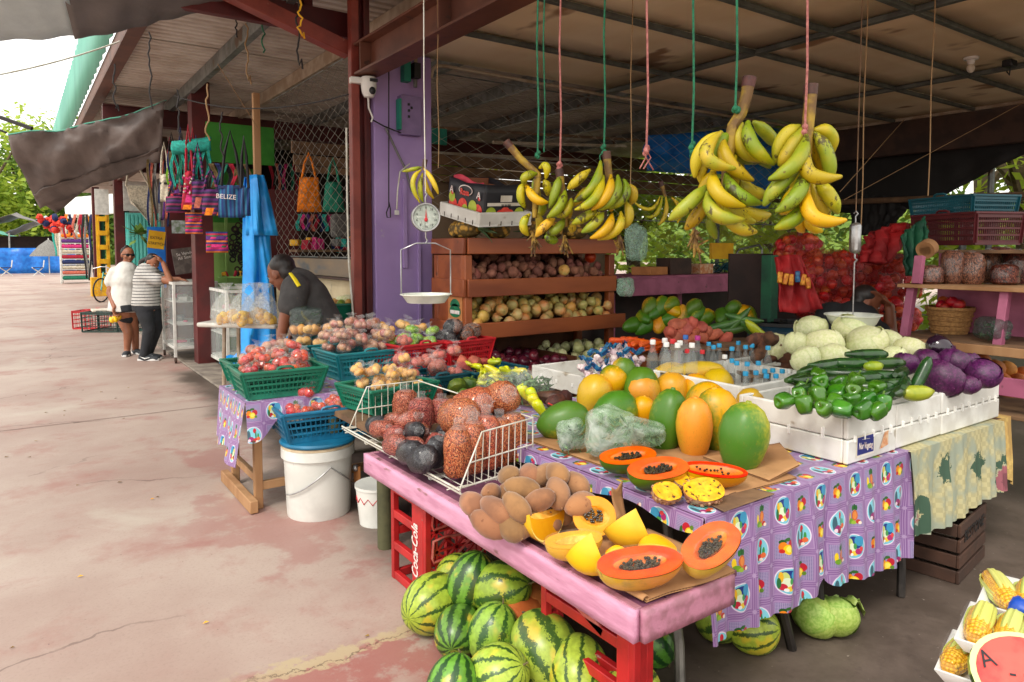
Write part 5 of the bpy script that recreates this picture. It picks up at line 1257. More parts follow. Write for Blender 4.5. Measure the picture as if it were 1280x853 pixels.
# wooden rack of onions and potatoes
M['rack_wood']=mat('orange_brown_stained_wood',S(158,84,44),S(126,62,32),6,.45,bump=.2,bs=40,sc=(.15,1,1),spots=(S(96,50,28),9,.64))
M['rack_dark']=mat('shaded_inside_wood',S(104,60,36),S(84,46,28),6,.6,bump=.2)  # darker copy of the rack wood, inside shade put into the colour
RX0,RX1,RY0,RY1=2.2,3.41,3.62,4.02
rk=thing('produce_rack','orange brown wooden rack with tiers of potatoes and onions beside the purple pillar','rack',(2.8,3.8,0))
def rp(nm,fn,m='rack_wood',**k):
 b=MB();b.M=Matrix.Translation((-2.8,-3.8,0));fn(b);return b.build(nm,M[m],rk,**k)
for nm,zt,zb_,ex in(('top_board',1.552,1.455,0),('front_board',1.302,1.195,.0),('front_board',1.038,.942,.035)):
 rp(nm,lambda b:b.box(((RX0+RX1)/2+ex*.6,RY0-.012-ex,(zt+zb_)/2),(RX1-RX0-.003+ex*2,.022,zt-zb_)),bevel=.004)
 rp('side_board',lambda b:b.box((RX0-.011-ex*.4,(RY0+RY1)/2-ex/2,(zt+zb_)/2),(.022,RY1-RY0+ex,zt-zb_)),bevel=.004)
 rp('side_board',lambda b:b.box((RX1+.011,(RY0+RY1)/2,(zt+zb_)/2),(.022,RY1-RY0,zt-zb_)),bevel=.004)
 rp('back_board',lambda b:b.box(((RX0+RX1)/2,RY1,(zt+zb_)/2),(RX1-RX0,.02,zt-zb_)),'rack_dark')
 rp('shelf',lambda b:b.box(((RX0+RX1)/2,(RY0+RY1)/2,zb_+.012),(RX1-RX0-.05,RY1-RY0-.03,.016)),'rack_dark')
rp('back_panel',lambda b:b.box(((RX0+RX1)/2,RY1+.022,1.0),(RX1-RX0,.012,1.08)),'rack_dark')
for x in(RX0+.02,RX1-.02):
 for y in(RY0+.03,RY1-.03):
  rp('post',lambda b:b.box((x,y,.725),(.05,.05,1.45)),bevel=.004)
rp('side_panel',lambda b:b.box((RX0+.003,(RY0+RY1)/2,1.13),(.012,RY1-RY0-.112,.64)),bevel=.002)
M['sticker_green']=mat('sticker_green',S(30,120,76),S(24,96,70),30,.5);M['kraft']=mat('kraft_paper',S(196,132,78),S(180,116,66),9,.8)
rp('sticker',lambda b:b.box((RX0-.008,3.74,1.11),(.002,.17,.17)),'kraft',smooth=False)
def stk(b):
 n=18;out=[(3.74+.068*math.cos(a),1.10+.05*math.sin(a)*(1 if math.sin(a)>0 else.7))for a in[2*math.pi*i/n for i in range(n)]]
 b.add([(RX0-.0105,y,z)for y,z in out],[tuple(range(n-1,-1,-1))])
 out2=[(3.74+.06*math.cos(a),1.135+.045*math.sin(a))for a in[math.pi*i/9 for i in range(10)]]
 b.add([(RX0-.0105,y,z)for y,z in out2],[tuple(range(9,-1,-1))])
rp('sticker_print',stk,'sticker_green',smooth=False)
rp('sticker_band',lambda b:b.box((RX0-.0115,3.74,1.098),(.001,.11,.022)),'white_letter',smooth=False)
rp('lower_shelf',lambda b:b.box((2.85,3.66,.70),(1.2,.66,.02)),'rack_dark');rp('lower_front',lambda b:b.box((2.85,3.325,.73),(1.2,.018,.085)),bevel=.003)
rp('divider',lambda b:b.box((2.86,3.68,.76),(.014,.6,.1)),'rack_dark')
G1,G2,G3,G4='potatoes on the upper tier of the rack','onions on the middle tier of the rack','red onions on the bottom tray of the rack','white onions on the bottom tray of the rack'
def heapy(kind,nm,lab,cat,grp,pts,s=1):
 for(x,y,z,r)in pts:put(kind,nm,lab,cat,(x,y,z),rnd_rot(),s*U(.9,1.12),grp)
heapy('potato','potato','reddish brown potato on the upper tier of the wooden rack','potato',G1,drop(150,.031,RX0+.03,RX1-.03,RY0+.005,RY1-.02,lambda x,y:1.25+.12*(y-RY0)/.4,5,top=lambda x,y:1.33+.16*(y-RY0)/.4))
put('onion','onion','single pale onion lying among the potatoes','onion',(2.98,3.65,1.345));put('sack_onion','onion','single orange onion at the right end of the potatoes','onion',(3.3,3.75,1.43))
heapy('onion','onion','yellow onion on the middle tier of the wooden rack','onion',G2,drop(105,.037,RX0+.03,RX1+.03,RY0-.02,RY1-.02,lambda x,y:.985+.12*(y-RY0)/.4,5,top=lambda x,y:1.1+.15*(y-RY0)/.4))
heapy('red_onion','red_onion','dark red onion on the bottom tray of the rack','onion',G3,drop(55,.034,2.27,2.85,3.34,3.9,lambda x,y:.715+.1*max(0,y-3.4),5,top=.95))
heapy('white_onion','white_onion','white onion on the bottom tray of the rack','onion',G4,drop(48,.034,2.87,3.42,3.36,3.9,lambda x,y:.715+.12*max(0,y-3.4),5,top=.96))
M['pine_skin']=(lambda t:(t.set(col=t.mix(t.step(t.voro(30,t.co(),'Distance'),.25,.6),S(196,150,60),S(92,74,34)),rough=.7),t.bump(t.math('SUBTRACT',1,t.voro(30,t.co(),'Distance')),.9,.012),t.m)[2])(NT('pineapple_skin'))
M['pine_leaf']=mat('pineapple_leaf',S(74,106,66),S(104,134,92),9,.5)
def pineapple(loc,rot,label):
 t=thing('pineapple',label,'pineapple',loc,0,'pineapples lying on top of the rack');t.rotation_euler=rot
 b=MB();b.lathe([(0,-.085),(.035,-.08),(.055,-.05),(.06,0),(.056,.045),(.04,.078),(.015,.088),(0,.088)],18);b.build('body',M['pine_skin'],t)
 for k in range(16):
  a=k*2.4;l=.15-.004*k;sp=.9-.045*k;b=MB()
  b.grid(5,2,lambda u,v:Vector((math.cos(a)*(.01+sp*l*u*.8)-math.sin(a)*(v-.5)*.026*(1-u*.92),math.sin(a)*(.01+sp*l*u*.8)+math.cos(a)*(v-.5)*.026*(1-u*.92),.08+l*u*(1-.45*u*sp)+.006*(v-.5)**2)))
  b.build('leaf',M['pine_leaf'],t,solid=.002)
for i,(x,y,rz,rx,l)in enumerate(((2.27,3.72,.4,1.5,'pineapple lying nearest the purple pillar on the rack top'),(2.33,3.9,1.9,1.45,'pineapple behind with leaves spread over the rack edge'),(2.5,3.74,-1.7,1.5,'pineapple with long grey green leaves under the foam tray'),(2.8,3.76,2.6,1.6,'pineapple on the right of the foam tray front'),(2.95,3.74,2.9,1.55,'orange pineapple second right of the foam tray'),(3.2,3.8,1.4,1.5,'pineapple at the right end of the rack top'))):
 pineapple((x,y,1.612),(rx,0,rz),l)
b=MB();b.box((0,0,0),(1.19,.37,.016));o=b.build('top_shelf',M['rack_dark'],rk);o.location=(2.805-2.8,3.82-3.8,1.54)
ft=thing('foam_tray','tilted white foam tray resting on the pineapples on the rack','foam tray',(2.39,3.71,1.675),0)
ft.scale=(1.28,)*3
Lx,Ly=.31,.34
ft.rotation_euler=(R(12),R(-3),R(3))
b=MB();b.box((0,0,0),(Lx,Ly,.012));b.build('base',M['foam'],ft)
for nm,c,d in(('wall',(0,-Ly/2+.01,.028),(Lx,.02,.062)),('wall',(0,Ly/2-.01,.028),(Lx,.02,.062)),('wall',(-Lx/2+.01,0,.028),(.02,Ly-.042,.062)),('wall',(Lx/2-.01,0,.028),(.02,Ly-.042,.062))):b=MB();b.box(c,d);b.build(nm,M['foam'],ft,bevel=.005)
M['slot']=mat('dark_slot',S(90,86,80),None,rough=.8)
for i in range(5):b=MB();b.box((-Lx/2-.001,-Ly/2+.05+i*.06,.008),(.003,.004,.02));b.build('slot',M['slot'],ft,smooth=False)
for i in range(4):b=MB();b.box((-Lx/2+.06+i*.065,-Ly/2-.001,.008),(.004,.003,.02));b.build('slot',M['slot'],ft,smooth=False)
M['carton_black']=mat('black_printed_card',S(34,34,40),S(26,26,32),9,.5);M['carton_red']=mat('red_print',S(206,40,40),S(226,80,60),40,.5);M['carton_pink']=mat('pink_lining',S(206,66,88),S(186,48,70),9,.6);M['carton_in']=mat('carton_inside',S(160,100,70),S(140,84,58),6,.8);M['apple_green']=mat('printed_green_apple',S(176,190,60),S(150,170,40),14,.5);M['leaf_print']=mat('printed_leaf',S(50,120,60),None,rough=.5)
ca=thing('fruit_carton','open black fruit carton printed with red and green apples on the foam tray','carton',(2.39,3.71,1.692),0);ca.scale=(1.28,)*3;ca.rotation_euler=(R(12),R(-3),R(5))
W_,D_,Hc=.24,.29,.17
b=MB();b.box((0,0,.004),(W_,D_,.006));b.build('base',M['carton_in'],ca)
def panel(nm,a,c,cut=0,notch=True):
 a,c=Vector(a),Vector(c);b=MB();n=24
 def top(u):return Hc*(1-cut*(math.exp(-((u-.5)/.22)**2)))if notch else Hc
 b.grid(n,4,lambda u,v:a.lerp(c,u)+Vector((0,0,.006+v*(top(u)-.006))));return b.build(nm,M['carton_black'],ca,solid=.004)
panel('panel',(-W_/2,-D_/2,0),(W_/2,-D_/2,0),0);panel('panel',(-W_/2,D_/2,0),(-W_/2,-D_/2,0),.06);panel('panel',(W_/2,-D_/2,0),(W_/2,D_/2,0),.12);panel('panel',(W_/2,D_/2,0),(-W_/2,D_/2,0),.0)
b=MB();b.box((0,D_/2-.006,Hc/2+.002),(W_-.012,.002,Hc-.01));b.box((W_/2-.006,0,Hc/2-.01),(.002,D_-.02,Hc-.04));b.build('lining',M['carton_in'],ca)
b=MB();b.grid(10,8,lambda u,v:(-W_/2+.008+.01*wavy((u*4,v*3,0),1),D_/2-.02-u*(D_-.05),.03+v*(Hc-.02)+.012*math.sin(u*6)));b.build('pink_lining',M['carton_pink'],ca,solid=.002)
def disc2(nm,m,face,u,z,r,sq=1,parent=ca):
 n=18;b=MB();e={'L':-W_/2-.0035,'F':-D_/2-.0035}[face]
 pts=[(u+r*math.cos(6.283*i/n),z+r*sq*math.sin(6.283*i/n))for i in range(n)]
 global _dz;_dz+=.00025
 b.add([(e-_dz,q,w)if face=='L' else(q,e-_dz,w)for q,w in pts],[tuple(range(n-1,-1,-1))if face=='L' else tuple(range(n))]);return b.build(nm,M[m],parent,smooth=False)
_dz=0
def quad2(nm,m,face,u0,u1,z0,z1):
 global _dz;_dz+=.00025;e=({'L':-W_/2,'F':-D_/2}[face])-.0035-_dz;b=MB()
 if face=='L':b.add([(e,u1,z0),(e,u0,z0),(e,u0,z1),(e,u1,z1)],[(0,1,2,3)])
 else:b.add([(u0,e,z0),(u1,e,z0),(u1,e,z1),(u0,e,z1)],[(0,1,2,3)])
 return b.build(nm,M[m],ca,smooth=False)
for u,z,r,m in((.10,.045,.034,'carton_red'),(.02,.05,.036,'carton_red'),(-.1,.04,.034,'carton_red'),(.11,.08,.026,'apple_green'),(.0,.035,.024,'apple_green'),(-.06,.055,.032,'apple_green'),(.055,.03,.022,'carton_red'),(.085,.03,.012,'leaf_print')):disc2('printed_apple',m,'L',u,z,r)
for u,z,r,m in((-.085,.036,.032,'apple_green'),(.0,.034,.034,'carton_red'),(.085,.036,.03,'apple_green'),(.03,.03,.026,'carton_red'),(-.03,.03,.026,'carton_red')):disc2('printed_apple',m,'F',u,z,r)
quad2('printed_strip','paper','F',-.11,.11,.073,.088);quad2('printed_patch','paper','F',-.035,.035,.092,.122)
text('lettering','||||| |||| ||||||',.016,'carton_black',ca,(0,-D_/2-.009,.075),(R(90),0,0),sx=.8)
disc2('printed_oval','white_letter','L',.0,.125,.055,.45);disc2('printed_oval','carton_black','L',.0,.125,.05,.4)
text('lettering','Rosa',.04,'carton_red',ca,(-W_/2-.013,0,.115),(R(90),0,R(-90)),sx=.9,off=.0012)
for f,u in(('L',.105),('L',-.11)):text('lettering','A',.045,'white_letter',ca,(-W_/2-.013,u,.115),(R(90),0,R(-90)),off=.0006);disc2('printed_dot','carton_red','L',u,.1,.009)
text('lettering','A',.04,'white_letter',ca,(.085,-D_/2-.01,.1),(R(90),0,0))
real_size(_before)
# hanging scale by the pillar
M['chrome']=mat('brushed_steel',S(176,176,176),S(140,140,140),20,.3,metal=.8);M['enamel']=mat('white_enamel',S(216,220,208),S(196,200,190),9,.35);M['dial']=mat('dial_face',S(206,216,206),None,rough=.4);M['red_ink']=mat('red_ink',S(186,30,40),None,rough=.5);M['black_ink']=mat('black_ink',S(30,30,34),None,rough=.5)
sp=PD(532,272,3.7);rd=18*3.7/FPX
sc_=thing('hanging_scale','round dial scale with white pan hanging in front of the purple pillar','scale',sp,R(-22))
b=MB();b.lathe([(0,-.03),(rd*.98,-.03),(rd,-.02),(rd,.02),(rd*.97,.026),(rd*.9,.026),(rd*.9,.018),(0,.018)],32,M=Rx(R(90)));b.build('case',M['chrome'],sc_)
b=MB();b.lathe([(0,.0195),(rd*.9,.0195)],32,M=Rx(R(90)));b.build('dial',M['dial'],sc_,smooth=False)
for i,s in enumerate(('0','1','2','3','4','5','6','7','8','9')):
 a=R(90-36*i);text('lettering',('0','18','16','14','12','10','8','6','4','2')[i],.017,'black_ink',sc_,(rd*.66*math.cos(a),-.0205,rd*.66*math.sin(a)),(R(90),0,0),ay='CENTER')
b=MB()
for i in range(50):
 a=6.283*i/50;q=.86;b.bar((rd*q*math.cos(a),-.0205,rd*q*math.sin(a)),(rd*.8*math.cos(a),-.0205,rd*.8*math.sin(a)),.0012,.0006,upv=(0,1,0))
tag(b.build('tick_marks',M['black_ink'],sc_,smooth=False),kind='stuff')
b=MB();b.add([(-.004,-.0225,0),(0,-.0225,-.02),(.004,-.0225,0),(0,-.0225,rd*.6)],[(0,1,2,3)]);b.ball((0,-.023,-.012),(.009,.003,.012),10,6);b.build('needle',M['red_ink'],sc_)
b=MB();b.tube([(0,0,-rd),(0,0,-rd-.03),(.008,0,-rd-.045),(0,0,-rd-.06)],.004,6);b.build('hook',M['chrome'],sc_);b=MB();b.tube([(0,0,rd),(0,0,rd+.03),(.008,0,rd+.045),(0,0,rd+.06)],.004,6);b.build('hook',M['chrome'],sc_)
zt,zp=-rd-.06,-(372-272)*3.7/FPX
b=MB();b.tube([(-.13,0,zp+.02),(-.13,0,zp+.25*1),(-.05,0,zt),(.05,0,zt),(.13,0,zp+.25),(.13,0,zp+.02)],.0038,6);b.build('bail',M['chrome'],sc_)
b=MB();b.lathe([(0,-.028),(.1,-.028),(.112,-.01),(.128,.012),(.138,.014),(.138,.018),(.124,.017),(.1,-.02),(0,-.02)],28,M=Matrix.Translation((0,0,zp)));b.build('pan',M['enamel'],sc_)
b=MB();p0=sp+Vector((0,0,rd+.05));b.tube([(0,0,0),(-.004,0,.6),(0,0,3.1-p0.z)],.003,5);o=b.build('cord',M['white_wire']);o.location=p0;tag(o,'thin pale cord from the ceiling to the dial scale','cord')
s2=PD(1069,298,3.9);t=thing('hanging_scale','metal spring scale with pale bowl hanging above the white cabbages','scale',s2,R(-55))
b=MB();b.box((0,0,0),(.055,.11,.17));b.build('case',M['chrome'],t,bevel=.02)
b=MB();b.tube([(0,0,.085),(0,0,.12),(.01,0,.135),(0,0,.15),(-.01,0,.135)],.004,6);b.build('hook',M['chrome'],t);b=MB();b.tube([(0,0,-.085),(0,0,-.11),(.012,0,-.12),(0,0,-.135)],.005,6);b.build('hook',M['chrome'],t)
zb2=-(400-298)*3.9/FPX
b=MB();b.tube([(0,0,-.13),(0,0,zb2)],.0035,6);b.build('rod',M['chrome'],t)
b=MB();b.lathe([(0,-.05),(.09,-.05),(.12,-.02),(.138,.02),(.15,.024),(.15,.03),(.132,.026),(.1,-.03),(0,-.035)],28,M=Matrix.Translation((0,0,zb2)));b.build('bowl',M['enamel'],t)
b=MB();b.tube([s2*0+Vector((0,0,0)),(0,0,3.1-s2.z-.14)],.003,5);o=b.build('cord',M['oldwood']);o.location=s2+Vector((0,0,.14));tag(o,'dark cord from the ceiling to the spring scale','cord')
_before=set(bpy.data.objects)
# fittings on the pillar
cam_p=PD(461,108,4.5);t=thing('security_camera','white domed security camera on the red post beside the purple pillar','camera',cam_p,R(-10))
b=MB();b.lathe([(0,-.075),(.03,-.07),(.045,-.04),(.05,0),(.05,.04),(.046,.055),(0,.055)],20);b.build('body',M['white_plastic'],t)
b=MB();b.box((-.07,.03,.035),(.09,.05,.04));b.build('bracket',M['white_plastic'],t,bevel=.006)
b=MB();b.ball((.012,-.045,-.035),(.022,.015,.024),12,8);b.box((.02,-.05,.03),(.05,.01,.02));b.build('lens',M['black'],t)
b=MB();b.tube([(0,.02,-.07),(.005,.03,-.13),(.03,.03,-.19),(.02,.03,-.22)],.006,6);b.build('cable',M['white_plastic'],t)
ep=PY(513,145,4.31);t=thing('electrical_box','purple painted electrical box with switches on the pillar','electrical box',ep,0)
b=MB();b.box((0,.015,0),(.15,.06,.26));b.build('case',mat('lilac_box',S(134,112,158),S(120,100,142),6,.55),t,bevel=.004)
for dx,dz in((-.02,.07),(-.02,.03),(.0,.05),(-.02,-.01)):b=MB();b.box((dx,-.018,dz),(.014,.006,.016));b.build('switch',M['black'],t)
b=MB();b.box((-.085,0,-.0),(.016,.05,.2));b.build('green_side',M['teal'],t)
jp=PY(513,88,4.31);t=thing('junction_box','green painted junction box and pipe above the lilac box on the pillar','junction box',jp,0)
b=MB();b.box((-.03,.01,.05),(.05,.06,.26));b.build('channel',M['teal'],t,bevel=.003);b=MB();b.box((.04,.0,.0),(.05,.06,.1));b.build('breaker',M['black'],t,bevel=.003)
b=MB();b.tube([(.04,.0,.05),(.04,0,.12),(.06,.01,.16),(.12,.02,.175)],.013,8);b.build('conduit',M['galv_lit'],t);b=MB();b.cyl((.03,-.01,-.06),(.03,-.01,-.11),.014,n=8);b.build('pipe',M['galv'],t)
def cable(label,pts,r,m,name='cable',cat='cable',d=None,group=None):
 P3=[Vector(p)for p in pts];c=P3[0];b=MB();b.tube([p-c for p in P3],r,6);o=b.build(name,M[m]);o.location=c;return tag(o,label,cat,group)
def py_(y,*pp):return[PY(a,c,y)for a,c in pp]
M['rope_green']=mat('green_rope',S(30,120,84),S(20,92,64),60,.7,bump=.3,bs=300);M['rope_pink']=mat('pink_rope',S(186,118,112),S(150,88,84),60,.7,bump=.3,bs=300);M['cord_black']=mat('black_cord',S(34,30,30),None,rough=.7);M['cord_tan']=mat('tan_cord',S(150,120,84),None,rough=.8);M['cord_grey']=mat('grey_cable',S(110,108,110),None,rough=.6)
cable('black cord with a loop hanging down the purple pillar',py_(4.3,(486,66),(486,150),(486,245),(486,258),(483,266),(484,272),(488,272),(488,262),(486,252)),.004,'cord_black','pull_cord','cord')
cable('dark cable slung across the pillar from camera to box',py_(4.3,(462,148),(480,158),(500,166),(515,160),(521,140)),.005,'cord_black')
cable('grey cable running diagonally down the pillar',py_(4.31,(482,160),(496,190),(507,212),(515,240)),.008,'cord_grey')
cable('white plug lead dangling on the pillar',py_(4.29,(512,205),(500,215),(497,238),(496,262)),.005,'white_wire');
pl_=PY(496,266,4.29);b=MB();b.box((0,0,0),(.03,.015,.03));o=b.build('plug',M['white_plastic'],bevel=.003);o.location=pl_;tag(o,'small white plug at the end of the dangling lead','plug')
b=MB();b.box((0,0,0),(.03,.02,.6));o=b.build('cable_duct',M['purple'],bevel=.002);o.location=PY(506,280,4.338);tag(o,'purple painted cable duct running down the pillar','cable duct')
b=MB();b.box((0,0,0),(.02,.02,1.2));o=b.build('cable_duct',M['purple'],bevel=.002);o.location=PY(524,330,4.338);tag(o,'second thinner purple duct behind the dial scale','cable duct')
cable('pale wires bundled along the red post',py_(4.3,(433,160),(434,250),(436,330),(442,400)),.006,'white_wire','wire_bundle','wires')
real_size(_before)
# basket stall on the left
T2=.64
t2=thing('stall_table','wooden trestle table of plastic baskets draped with purple oilcloth at its left end','table',(1.9,4.5,0))
b=MB();b.box((.08,-.2,T2-.02),(1.9,.66,.03));b.build('table_top',M['oldwood'],t2)
for x in(-.82,.8):
 for y in(-.42,.1):b=MB();b.box((x,y,T2/2-.02),(.045,.045,T2-.04));b.build('leg',M['wood']if x<0 else M['oldwood'],t2,bevel=.004)
 b=MB();b.box((x-.047,-.16,.04),(.045,.7,.07));b.build('foot_rail',M['wood'],t2,bevel=.004);b=MB();b.box((x,-.16,.17),(.03,.5,.045));b.build('stretcher',M['wood'],t2,bevel=.004)
b=MB();b.box((-.03,-.42,.13),(1.6,.03,.05));b.build('stretcher',M['wood'],t2,bevel=.004)
c2=thing('purple_oilcloth','purple fruit print oilcloth hanging over the left end of the basket table','tablecloth',(1.0,3.96,T2))
b=MB();uv=[]
for j in range(15):
 for i in range(61):
  u,v=i/60,j/14;d=v*(.36-.06*u+.02*math.sin(u*9))
  b.v.append(Vector((-.012-.07*v*(1-.6*u)+.02*math.sin(u*15+.5)*v,u*.6,.006-d)));uv.append((u*1.1,-d))
for j in range(14):
 for i in range(60):q=j*61+i;b.f.append((q,q+61,q+62,q+1))
b.build('left_drop',M['oilcloth'],c2,uv=uv)
b=MB();uv=[]
for j in range(13):
 for i in range(41):
  u,v=i/40,j/12;d=v*(.25-.16*abs(math.sin(u*2.2+.2))+.03*math.sin(u*13));b.v.append(Vector((u*.56-.012,-.012-.03*v-.012*math.sin(u*17)*v,.006-d)));uv.append((u*.56+.03,-d))
for j in range(12):
 for i in range(40):q=j*41+i;b.f.append((q,q+41,q+42,q+1))
b.build('front_drop',M['oilcloth'],c2,uv=uv)
b=MB();uv=[]
for j in range(9):
 for i in range(13):b.v.append(Vector((i/12*1.2-.012,j/8*.6-.012,.006)));uv.append((i/12*1.2,j/8*.6))
for j in range(8):
 for i in range(12):q=j*13+i;b.f.append((q,q+1,q+14,q+13))
b.build('top',M['oilcloth'],c2,uv=uv)
T3=.6
t3=thing('low_table','low dark table of greens, squash and peppers between the baskets and the papayas','table',(2.05,3.5,0))
b=MB();b.box((.0,.0,T3-.02),(1.3,.76,.03));b.build('table_top',M['oldwood'],t3)
M['moss_post']=mat('mossy_post',S(84,84,56),S(64,66,44),9,.8,bump=.3)
for x in(-.6,.6):
 for y in(-.33,.33):b=MB();b.cyl((x,y,0),(x,y,T3-.036),.04,n=9);b.build('leg',M['moss_post'],t3)
bk=thing('bucket','white plastic bucket with worn side standing on the walkway under the blue basket','bucket',(1.35,3.84,0))
M['bucket']=mat('scuffed_white_plastic',S(222,224,218),S(206,208,202),5,.45,spots=(S(150,150,140),14,.7))
BR=.19
b=MB();b.lathe([(0,0),(BR*.9,0),(BR*.915,.01),(BR*.985,.33),(BR*1.06,.335),(BR*1.06,.385),(BR*1.03,.387),(BR*1.03,.40),(BR*.98,.41),(0,.41)],40);b.build('body',M['bucket'],bk)
b=MB();b.lathe([(BR*1.02,.388),(BR*1.05,.389),(BR*1.05,.403),(BR*1.0,.405)],40);b.build('rim',mat('cream_rim',S(206,190,160),S(186,166,136),20,.5),bk)
b=MB();b.lathe([(BR*.9,.406),(BR*1.08,.408),(BR*1.1,.418),(BR*1.05,.428),(0,.429)],40);b.build('lid',M['p_blue'],bk)
b=MB();b.box((BR*1.02,-.09,.2),(.012,.07,.1));b.build('worn_patch',M['kraft'],bk);b=MB();b.ball((BR*.96,-.1,.24),(.02,.02,.02),8,6);b.build('handle_lug',M['chrome'],bk)
b=MB();pts=[(BR*1.03*math.cos(a),BR*1.03*math.sin(a)-.0,.30-.16*abs(math.sin((a+1.57))))for a in[R(-10)-R(160)*i/16 for i in range(17)]];b.tube(pts,.004,6);b.build('handle',M['chrome'],bk)
w2=thing('bucket','white tub with red zigzag print on the floor behind the pink table','tub',(1.56,3.5,0))
b=MB();b.lathe([(0,0),(.1,0),(.12,.2),(.125,.2),(.125,.215),(.1,.21),(0,.2)],24);b.build('body',M['bucket'],w2)
b=MB();pts=[(.1155*math.cos(a),.1155*math.sin(a),.13+(.03 if i%2 else 0))for i,a in enumerate([6.283*k/28 for k in range(28)])];b.tube(pts,.003,4,closed=True);b.build('zigzag_band',M['red_ink'],w2)
G='plastic baskets of wrapped produce on the stall'
basket('basket','green slatted basket of wrapped tomatoes at the front left of the stall','basket',(1.215,4.12,T2+.012),R(-2),.47,.34,.15,'p_green',group=G)
basket('basket','green basket of wrapped onions half hidden at the far left corner','basket',(1.26,4.47,T2+.012),R(2),.47,.34,.14,'p_green',group=G)
basket('basket','teal blue slatted basket of tomatoes balanced on the white bucket','basket',(1.395,3.92,.432),R(-4),.52,.42,.165,'p_blue',group=G)
basket('basket','large teal basket heaped with film wrapped onions','basket',(1.83,4.4,T2+.012),R(3),.46,.38,.17,'p_teal',group=G)
basket('basket','teal basket of yellow onions behind the large one beside the bending man','basket',(1.78,4.87,T2+.012),R(3),.46,.3,.17,'p_teal',group=G)
basket('basket','red basket of limes and bagged fruit in front of the purple pillar','basket',(2.19,4.33,T2+.04),R(6),.4,.34,.17,'p_red',group=G)
basket('basket','red basket of bagged dry beans in front of the wooden rack','basket',(2.55,4.3,T2+.04),R(6),.4,.3,.17,'p_red',group=G)
basket('basket','green slatted basket of pale yellow potatoes behind the wire basket','basket',(1.67,3.6,T3+.008),R(10),.44,.34,.13,'p_green',group=G)
basket('basket','teal tray of bagged red potatoes below the red baskets','basket',(2.05,3.82,T3+.02),R(4),.44,.3,.1,'p_tealdark',group=G)
basket('basket','teal tray of mixed peppers below the wooden rack','basket',(2.47,3.8,T3+.02),R(2),.4,.3,.1,'p_tealdark',group=G)
tom=wrapped_kind('tomato_bag','bag','tomatoes','tomato',4,.036)
oni=wrapped_kind('onion_bag','bag','onions','wrap_onion',4,.03)
pot=wrapped_kind('potato_bag','bag','potatoes','pale_potato',4,.032)
red=wrapped_kind('potato_bag','bag','potatoes','wrap_red',4,.03)
lim=wrapped_kind('lime_bag','bag','limes','lime',4,.027)
RM+=tom+oni+pot+red+lim
def mound(n,r,cx,cy,L,W,z,hgt):return drop(n,r,cx-L/2,cx+L/2,cy-W/2,cy+W/2,lambda x,y:z+hgt*(1-((x-cx)/(L/2))**2)*(1-((y-cy)/(W/2))**2),6,jitter=.08)
fill(tom,mound(15,.043,1.215,4.12,.42,.30,T2+.10,.04),'film wrapped bag of red tomatoes in the green basket','bags of tomatoes in the green basket',.8)
fill(tom,mound(15,.043,1.395,3.92,.44,.36,.53,.03),'film wrapped bag of red tomatoes in the blue basket on the bucket','bags of tomatoes in the blue basket',.82)
for x,y in()and((1.38,3.86),(1.46,3.9),(1.3,3.93),(1.42,3.99),(1.5,3.98)):put('tomato','tomato','loose red tomato on top of the blue basket','tomato',(x,y,.71),None,1.05,'loose tomatoes on the blue basket',0)
fill(oni,mound(11,.05,1.25,4.47,.40,.30,T2+.09,.03),'film wrapped bag of onions in the far left green basket','bags of onions in the far green basket')
fill(oni,mound(20,.05,1.83,4.42,.42,.36,T2+.13,.05),'film wrapped bag of pinkish onions heaped in the large teal basket','bags of onions in the large teal basket')
fill(pot,mound(9,.052,1.75,4.87,.42,.26,T2+.13,.03),'film wrapped bag of yellow onions in the teal basket by the man','bags of yellow onions in the rear teal basket',1.1)
fill(lim,mound(9,.045,2.19,4.33,.36,.28,T2+.15,.05),'clear bag of green limes in the red basket','bags of limes in the red basket')
fill(pot,[(2.05,4.45,.93,.05),(2.2,4.47,.95,.05),(2.32,4.45,.92,.05),(2.0,4.36,.9,.05)],'clear bag of yellow fruit at the back of the red basket','bags of yellow fruit in the red basket',1.15)
fill(red,[(2.08,4.22,.88,.05),(2.26,4.48,.92,.05)],'clear bag of reddish fruit in the red basket','bags of reddish fruit in the red basket',1.0)
fill(pot,mound(15,.043,1.67,3.6,.40,.30,T3+.08,.03),'film wrapped bag of pale yellow potatoes in the green basket','bags of potatoes in the green basket',.82)
fill(red,mound(11,.05,2.03,3.80,.42,.28,T3+.07,.03),'film wrapped bag of reddish potatoes on the teal tray','bags of reddish potatoes on the teal tray')
for i,(x,y,z,r)in enumerate(mound(7,.05,2.55,4.3,.36,.26,T2+.16,.04)):
 t=place(pouch('bean_bag','peanut' if i%2 else 'bean_black',.05,.11,i*1.3),'bean_bag',None,(x,y,z),(1.3+U(-.3,.3),0,U(0,6)));tag(t,'small clear bag of dry beans in the red basket by the rack','bag of beans','bags of dry beans in the red basket');place(crumple('plastic_film','film',(.06,.06,.07),i,.2),'plastic_film',t,(0,0,.055))
for i in range(12):
 put('yellow_pepper' if i%3 else 'sweet','pepper','mixed pepper in the teal tray below the rack','pepper',(2.47+U(-.16,.16),3.8+U(-.1,.1),T3+.11+U(0,.05)),None,U(.7,1),'peppers in the teal tray')
for px,py,l in((572,484,'dark ribbed green squash behind the black bean bags'),(588,480,'green and yellow ribbed squash second from left'),(578,494,'small round green squash in front of the ribbed ones'),(590,496,'yellowish small squash beside the black beans')):
 p=P(px,py,T3+.07);put('squash','squash',l,'squash',p,(U(-1,1),U(-1,1),0),.95 if py<490 else.65,'green squashes on the low table')
